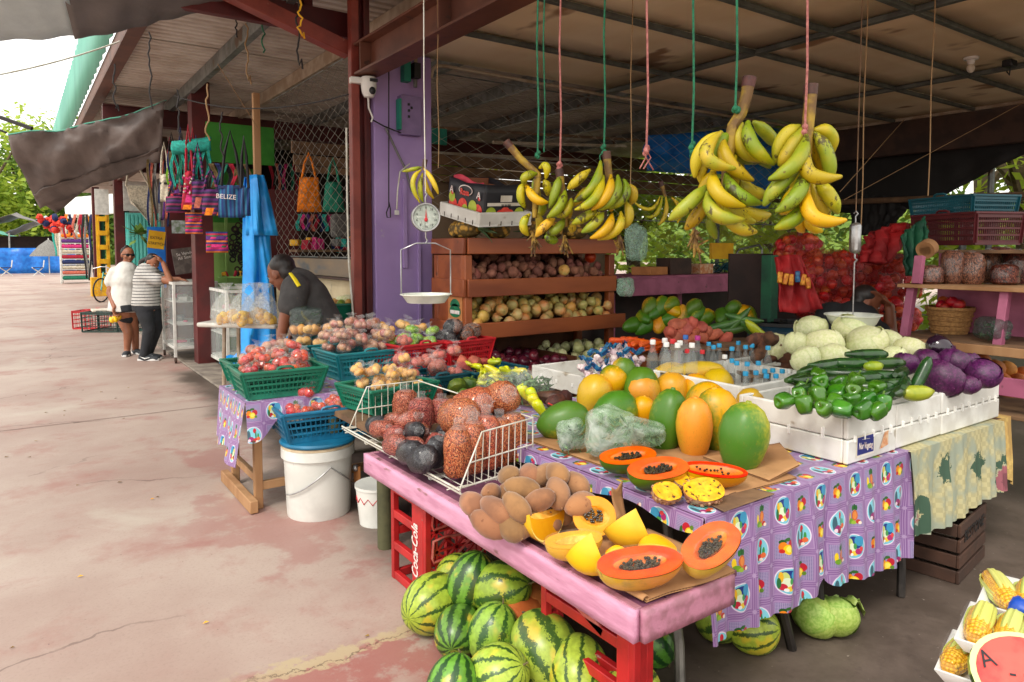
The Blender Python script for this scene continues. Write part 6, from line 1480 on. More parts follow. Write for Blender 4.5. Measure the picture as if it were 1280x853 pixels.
for i in range(30):
 px,py=U(600,658),U(462,480);p=P(px,py,T3+.15+.1*(480-py)/20-.0015*abs(px-630));put('yellow_pepper','pepper','yellow green hot pepper in the heap on the low table','pepper',p,None,U(.8,1.1),'yellow peppers on the low table')
for px,py,s in((652,484,1.3),(658,494,1.3),(646,476,1.3),(671,506,1.2),(677,514,1.2),(668,498,1.2)):put('yellow_pepper','pepper','long yellow pepper drooping over the edge by the foam tray','pepper',P(px,py,T3+.12),(.4,2.6,U(-.5,.5)),s,'long yellow peppers by the foam tray')
herb_bag(628,505,70,42,'clear plastic bag of pale lettuce behind the bean bags',(0,0,-.3),T3+.06,'film',90,'bag of greens')
herb_bag(668,497,52,36,'clear bag of stalky green herbs beside the foam tray',(.1,0,-.5),T3+.1,'film',130)
herb_bag(645,487,44,28,'clear bag of dark green herbs under the rack corner',(.1,0,-.2),T3+.12,'film',120)
for px,py,l in((690,497,'dark brown root lying behind the green papaya'),(706,497,'dark brown root at the right behind the green papaya'),(697,502,'dark brown root with a pale cut end behind the green papaya')):put('root','dark_root',l,'root',P(px,py,T3+.12),(R(90),.2,U(0,3)),1.0)
ft2=thing('foam_tray','white foam tray edge between the bean bags and the papayas','foam tray',P(668,524,T3+.02),R(50))
b=MB();b.box((0,0,0),(.3,.26,.015));b.build('base',M['foam'],ft2);b=MB();b.box((0,-.12,.035),(.3,.02,.06));b.build('wall',M['foam'],ft2,bevel=.005);b=MB();b.box((0,.12,.035),(.3,.02,.06));b.build('wall',M['foam'],ft2,bevel=.005)
b=MB();b.box((0,0,0),(.05,.012,.006));o=b.build('red_clip',M['carton_red']);o.location=P(691,507,T3+.16);o.rotation_euler=(0,.5,-.2);tag(o,'small bright red plastic clip by the dark roots','clip')
for i,(px,py)in enumerate(((860,632),(850,650),(835,640),(815,632))):
 herb_bag(px,py,46,34,('dark leafy bundle in the gap between the two tables','second leafy bundle under the edge of the purple cloth','leafy bundle behind the cut squash','shaded leafy bundle beneath the cardboard tab')[i],(0,0,i),.48,'green_film',60,'greens')
# table of fruit bags, glass cases
M['case_frame']=M['white_paint'];M['pane']=NT('case_glass').set(col=(.7,.78,.76),rough=.06,alpha=.22,spec=.9).m
def case(name,label,loc,rz,X,Y,Z,shelves,goods,casters=False,base=.0):
 t=thing(name,label,'display case',loc,rz);w=.035
 for x in(w/2,X-w/2):
  for y in(w/2,Y-w/2):b=MB();b.box((x,y,(Z+base)/2),(w,w,Z-base));b.build('post',M['case_frame'],t,bevel=.003)
 for z in(Z-w/2+.001,base+w/2+.1):
  for(c,d)in(((X/2,w/2,z),(X-2*w,w-.004,w)),((X/2,Y-w/2,z),(X-2*w,w-.004,w)),((w/2,Y/2,z),(w-.004,Y-2*w,w)),((X-w/2,Y/2,z),(w-.004,Y-2*w,w))):b=MB();b.box(c,d);b.build('rail',M['case_frame'],t,bevel=.002)
 for(c,d)in(((X/2,.01,(Z+base+.1)/2),(X-2*w,.004,Z-base-.18)),((.01,Y/2,(Z+base+.1)/2),(.004,Y-2*w,Z-base-.18)),((X-.01,Y/2,(Z+base+.1)/2),(.004,Y-2*w,Z-base-.18))):b=MB();b.box(c,d);b.build('glass_pane',M['pane'],t,smooth=False)
 for i,z in enumerate(shelves):
  b=MB();b.box((X/2,Y/2,z),(X-.03,Y-.03,.012));b.build('shelf',M['case_frame'],t)
  for k in range(goods):
   b=MB();sx,sy,sz=U(.05,.16),U(.05,.12),U(.015,.07);b.box((U(.1,X-.1),U(.08,Y-.08),z+.008+sz/2),(sx,sy,sz),Rz(U(0,3)));b.build('trinket',pick(GOODM),t,bevel=.008)
 b=MB();b.box((X/2,Y/2,Z+.004),(X,Y,.006));b.build('top_pane',M['pane'],t,smooth=False)
 if casters:
  for x in(w/2,X-w/2):
   for y in(w/2,Y-w/2):b=MB();b.cyl((x-.012,y,.04),(x+.012,y,.04),.04,n=12);b.cyl((x,y,.05),(x,y,base+.02),.014,n=8);b.build('caster',M['darkwood'],t)
 return t
GOODM=[mat('trinket_'+n,S(*c),None,rough=.5)for n,c in(('grey',(120,120,118)),('pink',(214,90,130)),('dark',(60,56,54)),('pale',(196,196,190)),('tan',(150,130,104)))]
case('glass_case','white framed glass display case on casters beside the women',(1.62,9.98,0),R(0),.56,.9,1.06,(.2,.5,.8),5,True,.08)
case('glass_case','second white display case behind the table of bagged fruit',(1.99,8.75,0),R(0),.5,.95,1.0,(.15,.45,.72),3)
ft3=thing('plastic_table','white plastic folding table holding bags of yellow fruit','table',(1.72,6.9,0))
M['plastic_top']=mat('dirty_white_plastic',S(222,220,212),S(200,196,186),6,.45)
tz=P(300,407,.0);tz=.86
cA,cB2=P(262,402,tz),P(346,404,tz)
ft3.location=((cA.x+cB2.x)/2+.1,(cA.y+cB2.y)/2+.1,0)
b=MB();b.box((0,0,tz-.02),((cB2-cA).length+.1,.5,.04),Rz(math.atan2(cB2.y-cA.y,cB2.x-cA.x)));b.build('table_top',M['plastic_top'],ft3,bevel=.015)
for dx,dy in((-.22,.15),(-.1,.1),(.22,-.1),(.3,-.2)):b=MB();b.cyl((dx,dy,0),(dx*.9,dy*.9,tz-.042),.017,n=8);b.build('leg',M['galv_lit'],ft3)
M['mango']=mat('yellow_fruit',S(240,196,20),S(228,170,16),14,.35,.05)
mg=balls('yellow_fruit',(.05,.03,.03),'mango',2,.08)
for i,(px,py,l)in enumerate(((284,404,'knotted clear bag of yellow fruit at the left end of the white table'),(303,406,'clear bag of yellow fruit second from left, taller knot'),(321,403,'clear bag of yellow fruit third, half behind the tall one'),(332,405,'tall pointed clear bag of yellow fruit nearest the man'))):
 p=P(px,py,tz);t=thing('fruit_bag',l,'bag of fruit',p,0,'bags of yellow fruit on the white table')
 for k in range(9):place(pick(mg),'fruit',t,(U(-.06,.06),U(-.05,.05),.03+.03*(k//4)),rnd_rot(),U(.9,1.1))
 b=MB();sd=i*2.2;b.lathe([(0,0),(.1,0),(.125,.05),(.11,.14),(.06,.23),(.02,.27),(.03,.3),(.06,.34)],16,fn=lambda a,q:1+.1*math.sin(3*a+sd)+.12*math.sin(7*a+sd)*q);b.build('plastic_bag',M['film2'],t)
# corn and melon slices at the lower right
ct=thing('corner_table','small table under purple cloth at the lower right corner','table',(1.92,.48,0))
b=MB();b.box((0.16,0,.45),(.62,.5,.03));b.build('table_top',M['oldwood'],ct)
for dx in(-.05,.4):
 for dy in(-.18,.18):b=MB();b.cyl((dx,dy,0),(dx,dy,.434),.018,n=8);b.build('leg',M['leg_metal'],ct)
b=MB();b.box((0.16,0,.468),(.63,.51,.003));o=b.build('cloth',M['oilcloth'],ct,smooth=False)
def corn_mat():
 t=NT('corn_kernels');co=t.co();v=t.n('ShaderNodeTexVoronoi');v.inputs['Scale'].default_value=125;v.inputs['Randomness'].default_value=.3;t.l(co,v.inputs['Vector'])
 t.set(col=t.mix(t.step(v.outputs['Distance'],.3,.62),t.mix(t.noise(9),S(236,196,62),S(226,174,40)),S(200,140,30)),rough=.3,spec=.6);t.bump(t.math('SUBTRACT',1,v.outputs['Distance']),.8,.006);return t.m
M['corn']=corn_mat()
def corn(p,az,label,tilt=0):
 t=thing('corn_cob',label,'corn',p,0,'corn cobs on foam trays');t.scale=(1.12,)*3;t.rotation_euler=Euler((U(-.5,.2),R(90)+tilt,az))
 b=MB();b.lathe([(0,-.085),(.014,-.083),(.024,-.06),(.027,-.02),(.026,.03),(.02,.07),(.01,.085),(0,.086)],18);b.build('cob',M['corn'],t)
 for a0,w in((1.2,1.5),(3.4,1.7)):
  b=MB();b.grid(8,10,lambda u,v:Vector(((.0285+.002*math.sin(u*20))*(1-.75*abs(v*2-1)**4)*math.cos(a0+w*(u-.5)*(1-.25*v)),(.0285+.002*math.sin(u*20))*(1-.75*abs(v*2-1)**4)*math.sin(a0+w*(u-.5)*(1-.25*v)),-.066+.155*v)));b.build('husk',M['husk'],t,solid=.001)
def corn_tray(p,az,label,labs,tilt=(0,0)):
 t=thing('foam_tray',label,'foam tray',p,az);t.rotation_euler=(tilt[0],tilt[1],az)
 b=MB();L,W,h=.225,.19,.033
 o0=[(-L/2+.02,-W/2+.02,0),(L/2-.02,-W/2+.02,0),(L/2-.02,W/2-.02,0),(-L/2+.02,W/2-.02,0)];o1=[(-L/2,-W/2,h),(L/2,-W/2,h),(L/2,W/2,h),(-L/2,W/2,h)]
 b.add(o0+o1,[(0,1,2,3)]+[(i,(i+1)%4,4+(i+1)%4,4+i)for i in range(4)]);b.build('tray',M['white_plastic'],t,solid=.005)
 for i,l in enumerate(labs):
  q=Matrix.Translation(Vector(p))@Euler(t.rotation_euler).to_matrix().to_4x4()@Vector((0,-.058+.058*i,.035));corn(q,az+U(-.06,.06),l)
 b=MB();b.grid(10,10,lambda u,v:((u-.5)*L*.98,(v-.5)*W*.98,h+.022*math.sin(u*3.14)*abs(math.sin(v*3.14*1.5+.2))+.008));b.build('cling_film',M['wrap'],t)
az=R(14)
corn_tray(P(1238,846,.48),az,'lowest foam tray of corn at the lower right corner',('corn cob at the front of the lowest tray','corn cob with white torn husk on the lowest tray','corn cob at the back of the lowest tray'))
corn_tray(P(1262,808,.55),az,'middle foam tray of corn stacked above the lowest',('yellow corn cob at the left of the middle tray','green husked corn cob in the middle tray','corn cob at the right of the middle tray'),(0,0))
corn_tray(P(1284,764,.56),az,'farthest foam tray of corn behind the middle one',('yellow corn cob at the left of the farthest tray','green husked corn cob on the farthest tray','corn cob at the right edge on the farthest tray'))
def slice_(p,rot,label,marks,r=.1):
 t=thing('watermelon_slice',label,'watermelon',p);t.rotation_euler=rot
 M.setdefault('melon_flesh',mat('watermelon_flesh',S(214,50,54),S(232,96,84),14,.35,spots=(S(60,20,20),30,.72),sss=.05));M.setdefault('melon_white',mat('watermelon_inner_rind',S(206,220,150),None,rough=.4))
 b=MB();b.grid(24,10,lambda u,v:(r*1.25*math.cos(u*6.283)*math.sin(v*1.571),r*math.sin(u*6.283)*math.sin(v*1.571),-r*.8*math.cos(v*1.571)));b.build('rind',M['melon'],t)
 b=MB();b.lathe([(r*.9,.0006),(r,0)],32,M=Matrix.Diagonal((1.25,1,1,1)));b.build('pale_rind',M['melon_white'],t);b=MB();b.lathe([(0,.001),(r*.9,.001)],32,M=Matrix.Diagonal((1.25,1,1,1)));b.build('flesh',M['melon_flesh'],t,smooth=False)
 for s,x,y,sz,ro in marks:text('marker_writing',s,sz,'black_ink',t,(x,y,.0025),(0,0,ro),ext=.0003)
slice_(P(1292,852,.57),Euler((R(42),R(6),R(-42))),'cut watermelon half with black marker writing at the right edge',(('A',-.085,.03,.05,.3),('-',-.04,.01,.05,0),('5',.0,-.015,.075,.2)))
slice_(P(1160,915,.47),Euler((R(40),R(-12),R(-50))),'cut watermelon slice just showing at the bottom edge',(),.09)
b=MB();b.box((0,0,0),(.12,.12,.1));o=b.build('blue_tub',M['carton_black']if False else plast('royal_blue_plastic',S(20,70,170)),bevel=.02);o.location=P(1292,778,.56);o.rotation_euler=(.2,.2,.4);tag(o,'royal blue plastic tub at the right edge behind the corn','tub')
# plantain bunches and ropes
def rope(px,y0,d,mkey,label,ytop=None,r=.0048,knot=True,tail=False,group=None,zc=3.1):
 p=PD(px,y0,d);t=thing('rope',label,'rope',p,0,group);b=MB();h=zc-p.z
 b.tube([(0,0,0),(.006,0,h*.2),(-.004,.003,h*.5),(.004,0,h*.8),(0,0,h)],r,6);b.build('strand',M[mkey],t)
 if knot:
  b=MB()
  for k in range(5):b.ball((U(-.008,.008),U(-.008,.008),U(-.015,.02)),.012,7,5)
  b.build('knot',M[mkey],t)
 for k in range(3 if tail else 0):b=MB();b.tube([(0,0,0),(U(-.03,.03),U(-.01,.01),-.03),(U(-.05,.05),0,-.08)],.003,5);b.build('tail',M[mkey],t)
 return t
def finger(a,c,bow,r,mkey,parent,org):
 """one plantain from its stem end a to its tip c, bowed, five sided, with stub and dark tip"""
 a,c=a-org,c-org;L=(c-a).length;n=11;pts=[];rs=[]
 for i in range(n):
  t=i/(n-1);pts.append(a.lerp(c,t)+bow*(4*t*(1-t)));rs.append(r*(.34,.42,.82,.97,1.0,1.0,1.0,.96,.84,.5,.24)[i])
 b=MB();b.tube(pts,rs,5);me=b.mesh('plantain',M[mkey],ang=2);o=place(me,'plantain',parent)
 m=o.modifiers.new('sub','SUBSURF');m.levels=1;m.render_levels=1;return o
def bunch(label,zx,zy,sc,d,stalk,fingers,r,group='plantain bunches hanging over the stall',dry=None,flat=1.0):
 T=lambda x,y,dd:PD(zx+x/sc,zy+y/sc,d+dd)
 org=T(stalk[0][0],stalk[0][1],0);t=thing('plantain_bunch',label,'plantains',org,0,group)
 if len(stalk)>1:
  pts=[T(x,y,.0)-org for x,y in stalk];b=MB();b.tube(pts,[r*.72]+[r*.62]*(len(pts)-2)+[r*.4],9);b.build('stalk',M['stalk'],t)
  b=MB();v=(pts[1]-pts[0]).normalized();b.tube([pts[0]-v*.004,pts[0]+v*.035],[r*.75,r*.7],9);b.build('cut_end',M['dark_root'],t)
 for k,f in enumerate(fingers):
  (ax,ay),(mx_,my),(cx,cy)=f[:3];dd=f[3]if len(f)>3 else U(-.05,.05)
  a,c=T(ax,ay,dd*.3),T(cx,cy,dd);m=T(mx_,my,dd*.9-.02);bow=m-(a+c)/2
  finger(a,c,bow,r*(f[4]if len(f)>4 else 1),'plantain_y' if(k*7%5)in(1,)or(len(f)>5)else 'plantain',t,org)
 if dry:
  b=MB();c=T(dry[0],dry[1],-.02)-org
  for k in range(26):v=Vector((U(-1,1),U(-1,1),U(-1.6,.6))).normalized();b.tube([c+v*.005+Vector((0,0,U(-.05,.03))),c+v*U(.02,.05)+Vector((U(-.01,.01),0,U(-.06,.01)))],[.007,.003],5)
  tag(b.build('dried_flowers',M['dry'],t),kind='stuff')
 return t
M['stalk']=mat('plantain_stalk',S(170,140,40),S(110,80,40),14,.6,spots=(S(60,44,34),9,.56));M['dry']=mat('dried_flowers',S(140,110,40),S(84,60,40),30,.9)
A=[((290,290),(180,380),(150,520),.05),((300,300),(200,420),(180,545),.08),((285,285),(205,410),(355,470),-.1),((290,320),(315,440),(440,530),-.04),((345,290),(350,390),(470,440),.08),((410,235),(425,350),(540,455),-.06),((380,240),(372,360),(470,440),.02),((430,240),(500,300),(545,365),.12),((240,465),(262,590),(400,655),-.12),((300,490),(350,590),(480,640),-.08),((370,510),(420,580),(515,592),.04),((212,575),(250,690),(395,715),-.12),((210,550),(120,640),(20,722),-.04),((212,600),(165,690),(100,768),.02),((290,660),(350,745),(455,776),-.04),((218,690),(228,750),(255,812),.06,.7),((350,650),(430,695),(520,690),.1),((300,640),(340,740),(420,760),.1),((330,330),(300,420),(330,520),.14),((360,380),(360,480),(420,560),.14),((270,560),(280,640),(330,700),.16),((330,300),(260,360),(250,470),.02),((350,400),(330,500),(400,600),.04),((250,480),(200,560),(180,660),.1),((300,600),(330,680),(450,730),.02),((400,300),(440,380),(520,470),.1)]
bunch('largest plantain bunch with bruised yellow fingers and a thick dark stalk',830,90,3.878,2.72,[(415,32),(400,120),(375,200),(335,260),(310,420),(290,640)],A,.036,dry=(150,800))
B=[((668,262),(580,320),(535,450),.05),((675,268),(610,380),(555,460),.0),((690,300),(640,440),(500,525),-.1),((700,330),(700,490),(870,505),-.1),((722,290),(790,400),(805,545),.0),((720,285),(800,300),(815,400),.06),((650,485),(560,545),(480,655),-.06),((672,478),(650,590),(535,682),-.1),((698,540),(720,700),(892,716),-.12),((740,540),(800,600),(845,692),-.02),((682,632),(640,705),(530,762),-.06),((690,690),(715,745),(770,775),.06,.8,1),((650,690),(655,740),(680,780),.08,.7,1),((690,330),(740,420),(760,540),.12),((690,420),(650,520),(640,640),.14),((700,440),(700,560),(760,660),.14),((620,560),(600,640),(560,690),.1),((660,300),(600,400),(600,500),.06),((720,320),(760,420),(800,520),.08),((690,500),(640,600),(600,690),.02),((720,540),(760,640),(800,700),.04)]
bunch('greener plantain bunch with widely curling fingers at the right',830,90,3.878,2.62,[(712,68),(708,160),(700,240),(690,320),(690,560)],B,.036)
C=[((190,290),(245,275),(238,370),-.02,.9),((222,370),(250,420),(250,485),.05),((105,385),(60,470),(100,578),.0),((100,395),(160,500),(262,530),-.08),((182,325),(100,345),(82,400),-.04),((132,610),(80,690),(122,770),.0),((180,340),(170,430),(200,520),.1),((200,500),(220,560),(190,640),.1),((170,600),(200,690),(170,760),.08)]
bunch('small sparse plantain bunch with a long bare yellow stalk at the far left',640,160,5.6875,3.6,[(-40,100),(60,220),(150,300),(185,330),(170,480),(160,640)],C,.03,dry=(155,780))
D_=[((340,345),(310,450),(265,582),-.02),((378,440),(340,560),(245,642),-.08),((422,500),(390,590),(310,632),-.04),((305,650),(230,700),(170,777),-.06),((372,640),(320,720),(240,752),-.02),((392,650),(425,690),(420,752),.04),((232,765),(280,795),(325,798),.05),((350,400),(360,500),(330,580),.08),((380,520),(400,600),(360,680),.1)]
bunch('plantain bunch tied with pink rope in the middle of the left group',640,160,5.6875,3.55,[(335,300),(350,420),(380,560),(380,700)],D_,.031,dry=(375,800))
E_=[((560,295),(470,370),(395,440),.0),((630,228),(580,410),(435,530),-.06),((650,330),(590,500),(440,585),-.1),((700,330),(680,470),(560,590),-.08),((750,330),(735,480),(612,590),-.06),((790,360),(800,490),(640,585),-.02),((600,590),(520,635),(425,685),-.04),((650,600),(590,680),(490,747),-.06),((712,600),(670,720),(550,787),-.06),((770,590),(750,720),(600,797),-.02),((800,520),(835,620),(790,722),.02,1,1),((830,400),(865,470),(840,550),.04,1,1),((560,420),(500,480),(440,560),.08),((700,400),(720,500),(700,600),.1),((620,600),(600,660),(560,720),.1)]
bunch('full plantain bunch tied with green rope at the right of the left group',640,160,5.6875,3.5,[(672,175),(682,280),(690,340),(700,560)],E_,.031,dry=(765,800))
F_=[((127,398),(95,405),(60,413),-.02,.8),((127,405),(96,450),(122,520),-.04),((130,415),(120,470),(132,517),.0),((132,402),(160,440),(182,490),-.04,1,1),((138,430),(145,470),(168,505),.02,.9,1)]
bunch('little hand of five bananas hanging above the dial scale',480,60,2.667,3.9,[(137,375),(132,405)],F_,.019,'small hanging bunches')
H_=[((825,245),(812,262),(790,250),.0,.7),((828,245),(820,268),(806,270),.0,.8),((832,245),(832,268),(822,282),.0,.8),((838,246),(850,262),(846,280),.02,.8),((842,246),(862,258),(866,272),.02,.7)]
bunch('dim little plantain bunch hanging far behind the big ones',0,0,1,5.6,[(826,228),(832,246)],H_,.03,'small hanging bunches')
rope(672,196,3.6,'rope_green','double green rope holding the small sparse plantain bunch');rope(680,190,3.62,'rope_green','second strand of the double green rope at the far left',knot=False,r=.004)
rope(700,209,3.55,'rope_pink','pink rope tied to the middle plantain bunch',tail=True);rope(755,188,3.5,'rope_green','green rope tied to the full plantain bunch',tail=True)
rope(808,188,3.0,'rope_pink','pink rope dangling loose with a knotted end',tail=True);rope(865,186,2.85,'rope_green','green rope with a loose knotted end beside the largest bunch',tail=True)
rope(919,140,2.7,'rope_green','green rope tied round the stalk of the largest plantain bunch',tail=False);rope(1006,165,2.6,'rope_pink','pink rope tied round the stalk of the greener plantain bunch')
rope(788,230,4.2,'cord_tan','thin tan string hanging between the plantain bunches',r=.003,knot=False);rope(548,210,4.6,'cord_tan','thin tan string beside the purple pillar edge',r=.003,knot=False)
for px,y0,l in((1076,290,'thin dark string hanging left of the maroon crate'),(1160,245,'thin brown string hanging above the crates')):rope(px,y0,4.2,'cord_tan',l,r=.0035,knot=False)
def line(label,a,c,r=.004,mk='cord_tan',sag=.0,name='string',cat='string'):
 a,c=Vector(a),Vector(c);b=MB();b.tube([(c-a)*t+Vector((0,0,-sag*4*t*(1-t)))for t in[i/12 for i in range(13)]],r,5);o=b.build(name,M[mk]);o.location=a;return tag(o,label,cat)
line('brown string slanting from the ceiling edge across the black net',PX(1055,250,6.9),PX(1280,128,8.8));line('pale string slanting up to the ceiling corner behind the plantains',PD(1050,240,6.2),PD(1130,150,7.5))
lp=P(1214,72,3.12);t=thing('lamp_holder','small bare bulb in a holder under the plywood ceiling','lamp',lp)
b=MB();b.lathe([(0,0),(.06,0),(.055,-.02),(.03,-.025),(.026,-.06),(0,-.06)],16);b.build('holder',M['white_plastic'],t);b=MB();b.ball((0,0,-.09),(.032,.032,.04),14,10);b.build('bulb',M['paper'],t)
t=thing('wall_socket','dark clip and cable hanging at the end of a ceiling batten','socket',P(1262,80,3.08));b=MB();b.box((0,0,0),(.12,.08,.06));b.build('case',M['black'],t,bevel=.01);b=MB();b.tube([(.02,0,-.03),(.03,.01,-.09),(.0,.02,-.06)],.006,6);b.build('cable',M['black'],t)
# right hand back: pink shelves
M['pink_dim']=mat('dusty_pink_paint',S(176,98,128),S(150,80,108),5,.6,bump=.2,spots=(S(110,70,80),12,.66))
us=thing('pink_shelf','pink wooden shelf stand with nut bags on its top board at the right','shelf',(4.5,1.7,0))
def up_(nm,c,d,m='pink_dim',Mx=None):b=MB();b.box((c[0]-4.5,c[1]-1.7,c[2]),d,Mx);return b.build(nm,M[m],us,bevel=.003)
up_('top_board',(4.66,1.6,1.262),(.5,1.16,.022),'wood');up_('middle_board',(4.66,1.6,.95),(.62,1.2,.022),'oldwood');up_('back_board',(4.9,1.6,1.1),(.02,1.1,.28));up_('front_rail',(4.34,1.6,.93),(.022,1.24,.05),'wood');up_('front_rail',(4.36,1.6,.74),(.02,1.2,.1));up_('upper_board',(4.95,1.6,1.47),(.4,1.1,.022),'oldwood')
for y in(2.12,1.62,1.1):up_('slanted_support',(4.44,y,1.1),(.05,.045,.34),'pink_dim',Ry(R(14)))
for y in(2.14,1.04):
 for x in(4.4,4.92):up_('leg',(x,y,.465),(.05,.05,.93),'oldwood')
 up_('leg',(4.92,y,1.22),(.045,.045,.5),'pink_dim')
up_('lower_board',(4.62,1.6,.58),(.56,1.16,.022),'oldwood');up_('top_post',(4.46,2.08,1.36),(.04,.05,.17),'pink_dim',Ry(R(10)))
GNb='bags of nuts on the pink shelf'
def nutbag(px,py,d,r,h,mk,l,tilt=(0,0)):
 p=PD(px,py,d);p.z=1.275;t=place(pouch('nut_bag',mk,r,h,U(0,6)),'nut_bag',None,p,(tilt[0],tilt[1],0));tag(t,l,'bag of nuts',GNb);place(crumple('plastic_film','film',(r*1.05,r*1.05,h*.55),U(0,9),.12),'plastic_film',t,(0,0,h*.5));return t
for a in((1162,350,4.3,.065,.11,'peanut','low bag of brown nuts at the left end of the shelf'),(1190,350,4.3,.062,.2,'peanut','tall bag of brown nuts second from left'),(1214,350,4.25,.062,.19,'peanut','tall bag of brown nuts in the middle of the shelf'),(1236,345,4.4,.065,.2,'peanut','shadowed bag of nuts behind the middle ones'),(1256,350,4.2,.075,.12,'peanut_red','low bag of dark red nuts at the right'),(1272,350,4.3,.07,.2,'peanut_red','tall bag of dark red nuts at the right edge')):nutbag(*a)
nutbag(1248,330,4.5,.1,.22,'peanut_red','broad full sack of reddish nuts at the back right',(.1,.1))
basket('crate','maroon slatted plastic crate standing behind the nut bags','crate',PD(1206,306,4.75),R(66),.54,.36,.2,'p_maroon',.94,None,nv=34)
basket('crate','dark teal plastic crate stacked on top of the maroon one','crate',PD(1202,272,4.8),R(68),.52,.36,.13,'p_tealdark',.94,None,nv=34)
M['wicker']=mat('wicker',S(176,132,78),S(140,100,56),60,.7,bump=.8,bs=120)
wp=PD(1186,424,4.4);wp.z=.963;t=thing('wicker_basket','round wicker basket of brown onions on the middle board of the pink shelf','basket',wp)
b=MB();b.lathe([(0,0),(.1,0),(.13,.15),(.138,.15),(.138,.165),(.122,.165),(.1,.02)],30,fn=lambda a,q:1+.012*math.sin(a*26));b.build('body',M['wicker'],t)
b=MB()
for k in range(5):z=.02+k*.03;b.tube([((.102+z*.2)*math.cos(6.283*i/28),(.102+z*.2)*math.sin(6.283*i/28),z+.004*(i%2))for i in range(28)],.005,4,closed=True)
b.build('weave',M['wicker'],t)
for k in range(12):put('sack_onion','onion','brown onion in the round wicker basket','onion',wp+Vector((U(-.07,.07),U(-.07,.07),.16+U(-.01,.04))),None,.8,'onions in the wicker basket')
herb_bag(1240,428,50,34,'dark green plastic bag of leaves beside the wicker basket',(0,0,1),.963,'dark_film',40)
b=MB();b.lathe([(.035,-.03),(.055,-.03),(.055,.03),(.035,.03),(.035,-.03)],24,M=Ry(R(70)));o=b.build('tape_roll',M['cardboard']);o.location=PD(1159,311,4.35);tag(o,'pale brown roll of tape on the shelf corner','tape')
GCn='orange melons stacked at the right edge'
for i,(px,py)in enumerate(((1243,461),(1258,463),(1272,478),(1262,480),(1252,478),(1275,492),(1262,497),(1248,495),(1270,508),(1280,470),(1226,452),(1284,488))):
 put('cantaloupe','melon','orange melon in the heap under the pink shelf','melon',PD(px,py,4.3+(.06 if i%2 else 0)),None,.95,GCn)
M['red_net']=film_mat('red_onion_net',S(160,24,24),.6,.45);M['red_cloth']=mat('red_mesh_cloth',S(176,24,28),S(140,14,20),6,.7,bump=.4,bs=60);M['green_net']=mat('green_net_cloth',S(28,96,66),S(20,70,52),7,.7,bump=.4,bs=40)
def sack(px,py,w,h,d,n,label,seed):
 p=PD(px,py,d);s=d/FPX;rx,rz=w*s/2,h*s/2;t=thing('onion_sack',label,'sack of onions',p,R(-35),'red net sacks of onions at the back')
 for k in range(n):
  a,u=U(0,6.28),U(-.95,.95);q=math.sqrt(1-u*u);rr=(1 if k%4 else.75)
  place(ME['sack_onion'][0],'onion',t,(rx*.86*rr*q*math.cos(a),.17*rr*q*math.sin(a),rz*.86*rr*u),rnd_rot(),U(.85,1.05))
 b=MB();b.ball((0,0,0),(rx,.21,rz),24,16,fn=lambda v:1+.07*noise.noise(v*3+Vector((seed,0,0)))+.03*noise.noise(v*9));b.build('net',M['red_net'],t)
sack(1040,345,112,66,5.6,85,'large red net sack of onions lying across the middle',1);sack(1052,388,120,50,5.5,80,'red net sack of onions under the large one',2);sack(1118,352,64,70,5.5,60,'red net sack of onions at the right beside the green net',3);sack(998,312,60,44,5.8,40,'small dark red net sack of onions at the upper left',4);sack(1120,398,50,44,5.4,40,'red net sack of onions low behind the seated man',5)
t=thing('sack_stand','rough bench carrying the red onion sacks','bench',PD(1060,415,5.65));t.location.z=0
zt=PD(1060,416,5.6).z
b=MB();b.box((.2,.42,zt+.25),(1.5,.03,.75),Rz(R(-35)));b.build('back_board',M['dark_int'],t)  # dark board added only to block pale gaps between the sacks
b=MB();b.box((0,.1,zt-.02),(1.3,.5,.03),Rz(R(-35)));b.build('bench_top',M['pink_dim'],t)
for k in(-.5,.5):b=MB();q=Rz(R(-35))@Vector((k,.1,0));b.box((q.x,q.y+.1,zt/2-.02),(.06,.4,zt-.04),Rz(R(-35)));b.build('leg',M['oldwood'],t)
def drape(name,label,pts,mk,d,cat,seed=0,th=.012,rip=.04):
 o_=PD(*pts[0],d);n=len(pts)//2;top=[PD(a,c,d)-o_ for a,c in pts[:n]];bot=[PD(a,c,d-.05)-o_ for a,c in pts[n:][::-1]];k=n-1;nv=Vector((-.57,-.82,0))
 def fn(u,v):i=min(int(u*k),k-1);f=u*k-i;return top[i].lerp(top[i+1],f).lerp(bot[i].lerp(bot[i+1],f),v)+nv*(rip*(wavy((u*5,v*3,0),1.6,seed)+.6*math.sin(u*17+v*3)))
 b=MB();b.grid(26,14,fn);o=b.build(name,M[mk],solid=th);o.location=o_;return tag(o,label,cat)
drape('red_net_bag','empty red net bag thrown over the onion sacks',[(1082,298),(1105,284),(1140,280),(1136,296),(1110,330),(1076,328)],'red_cloth',5.2,'net bag',1,.05)
drape('green_net','dark green net hanging down beside the pink shelf',[(1124,296),(1140,284),(1158,270),(1158,310),(1142,345),(1134,345)],'green_net',4.7,'net',2);drape('green_net','pale end of green net trailing below the shelf corner',[(1146,330),(1152,332),(1158,335),(1146,372),(1138,372),(1133,368)],'husk',4.5,'net',3,.01,.015)
drape('red_bag','dark red plastic sheet hanging behind the cabbages',[(968,322),(985,318),(1002,320),(1028,386),(1000,392),(975,390)],'red_cloth',4.9,'plastic sheet',4,.01,.03)
M['gold_pack']=mat('gold_packet',S(214,150,40),S(180,90,30),40,.3,metal=.3)
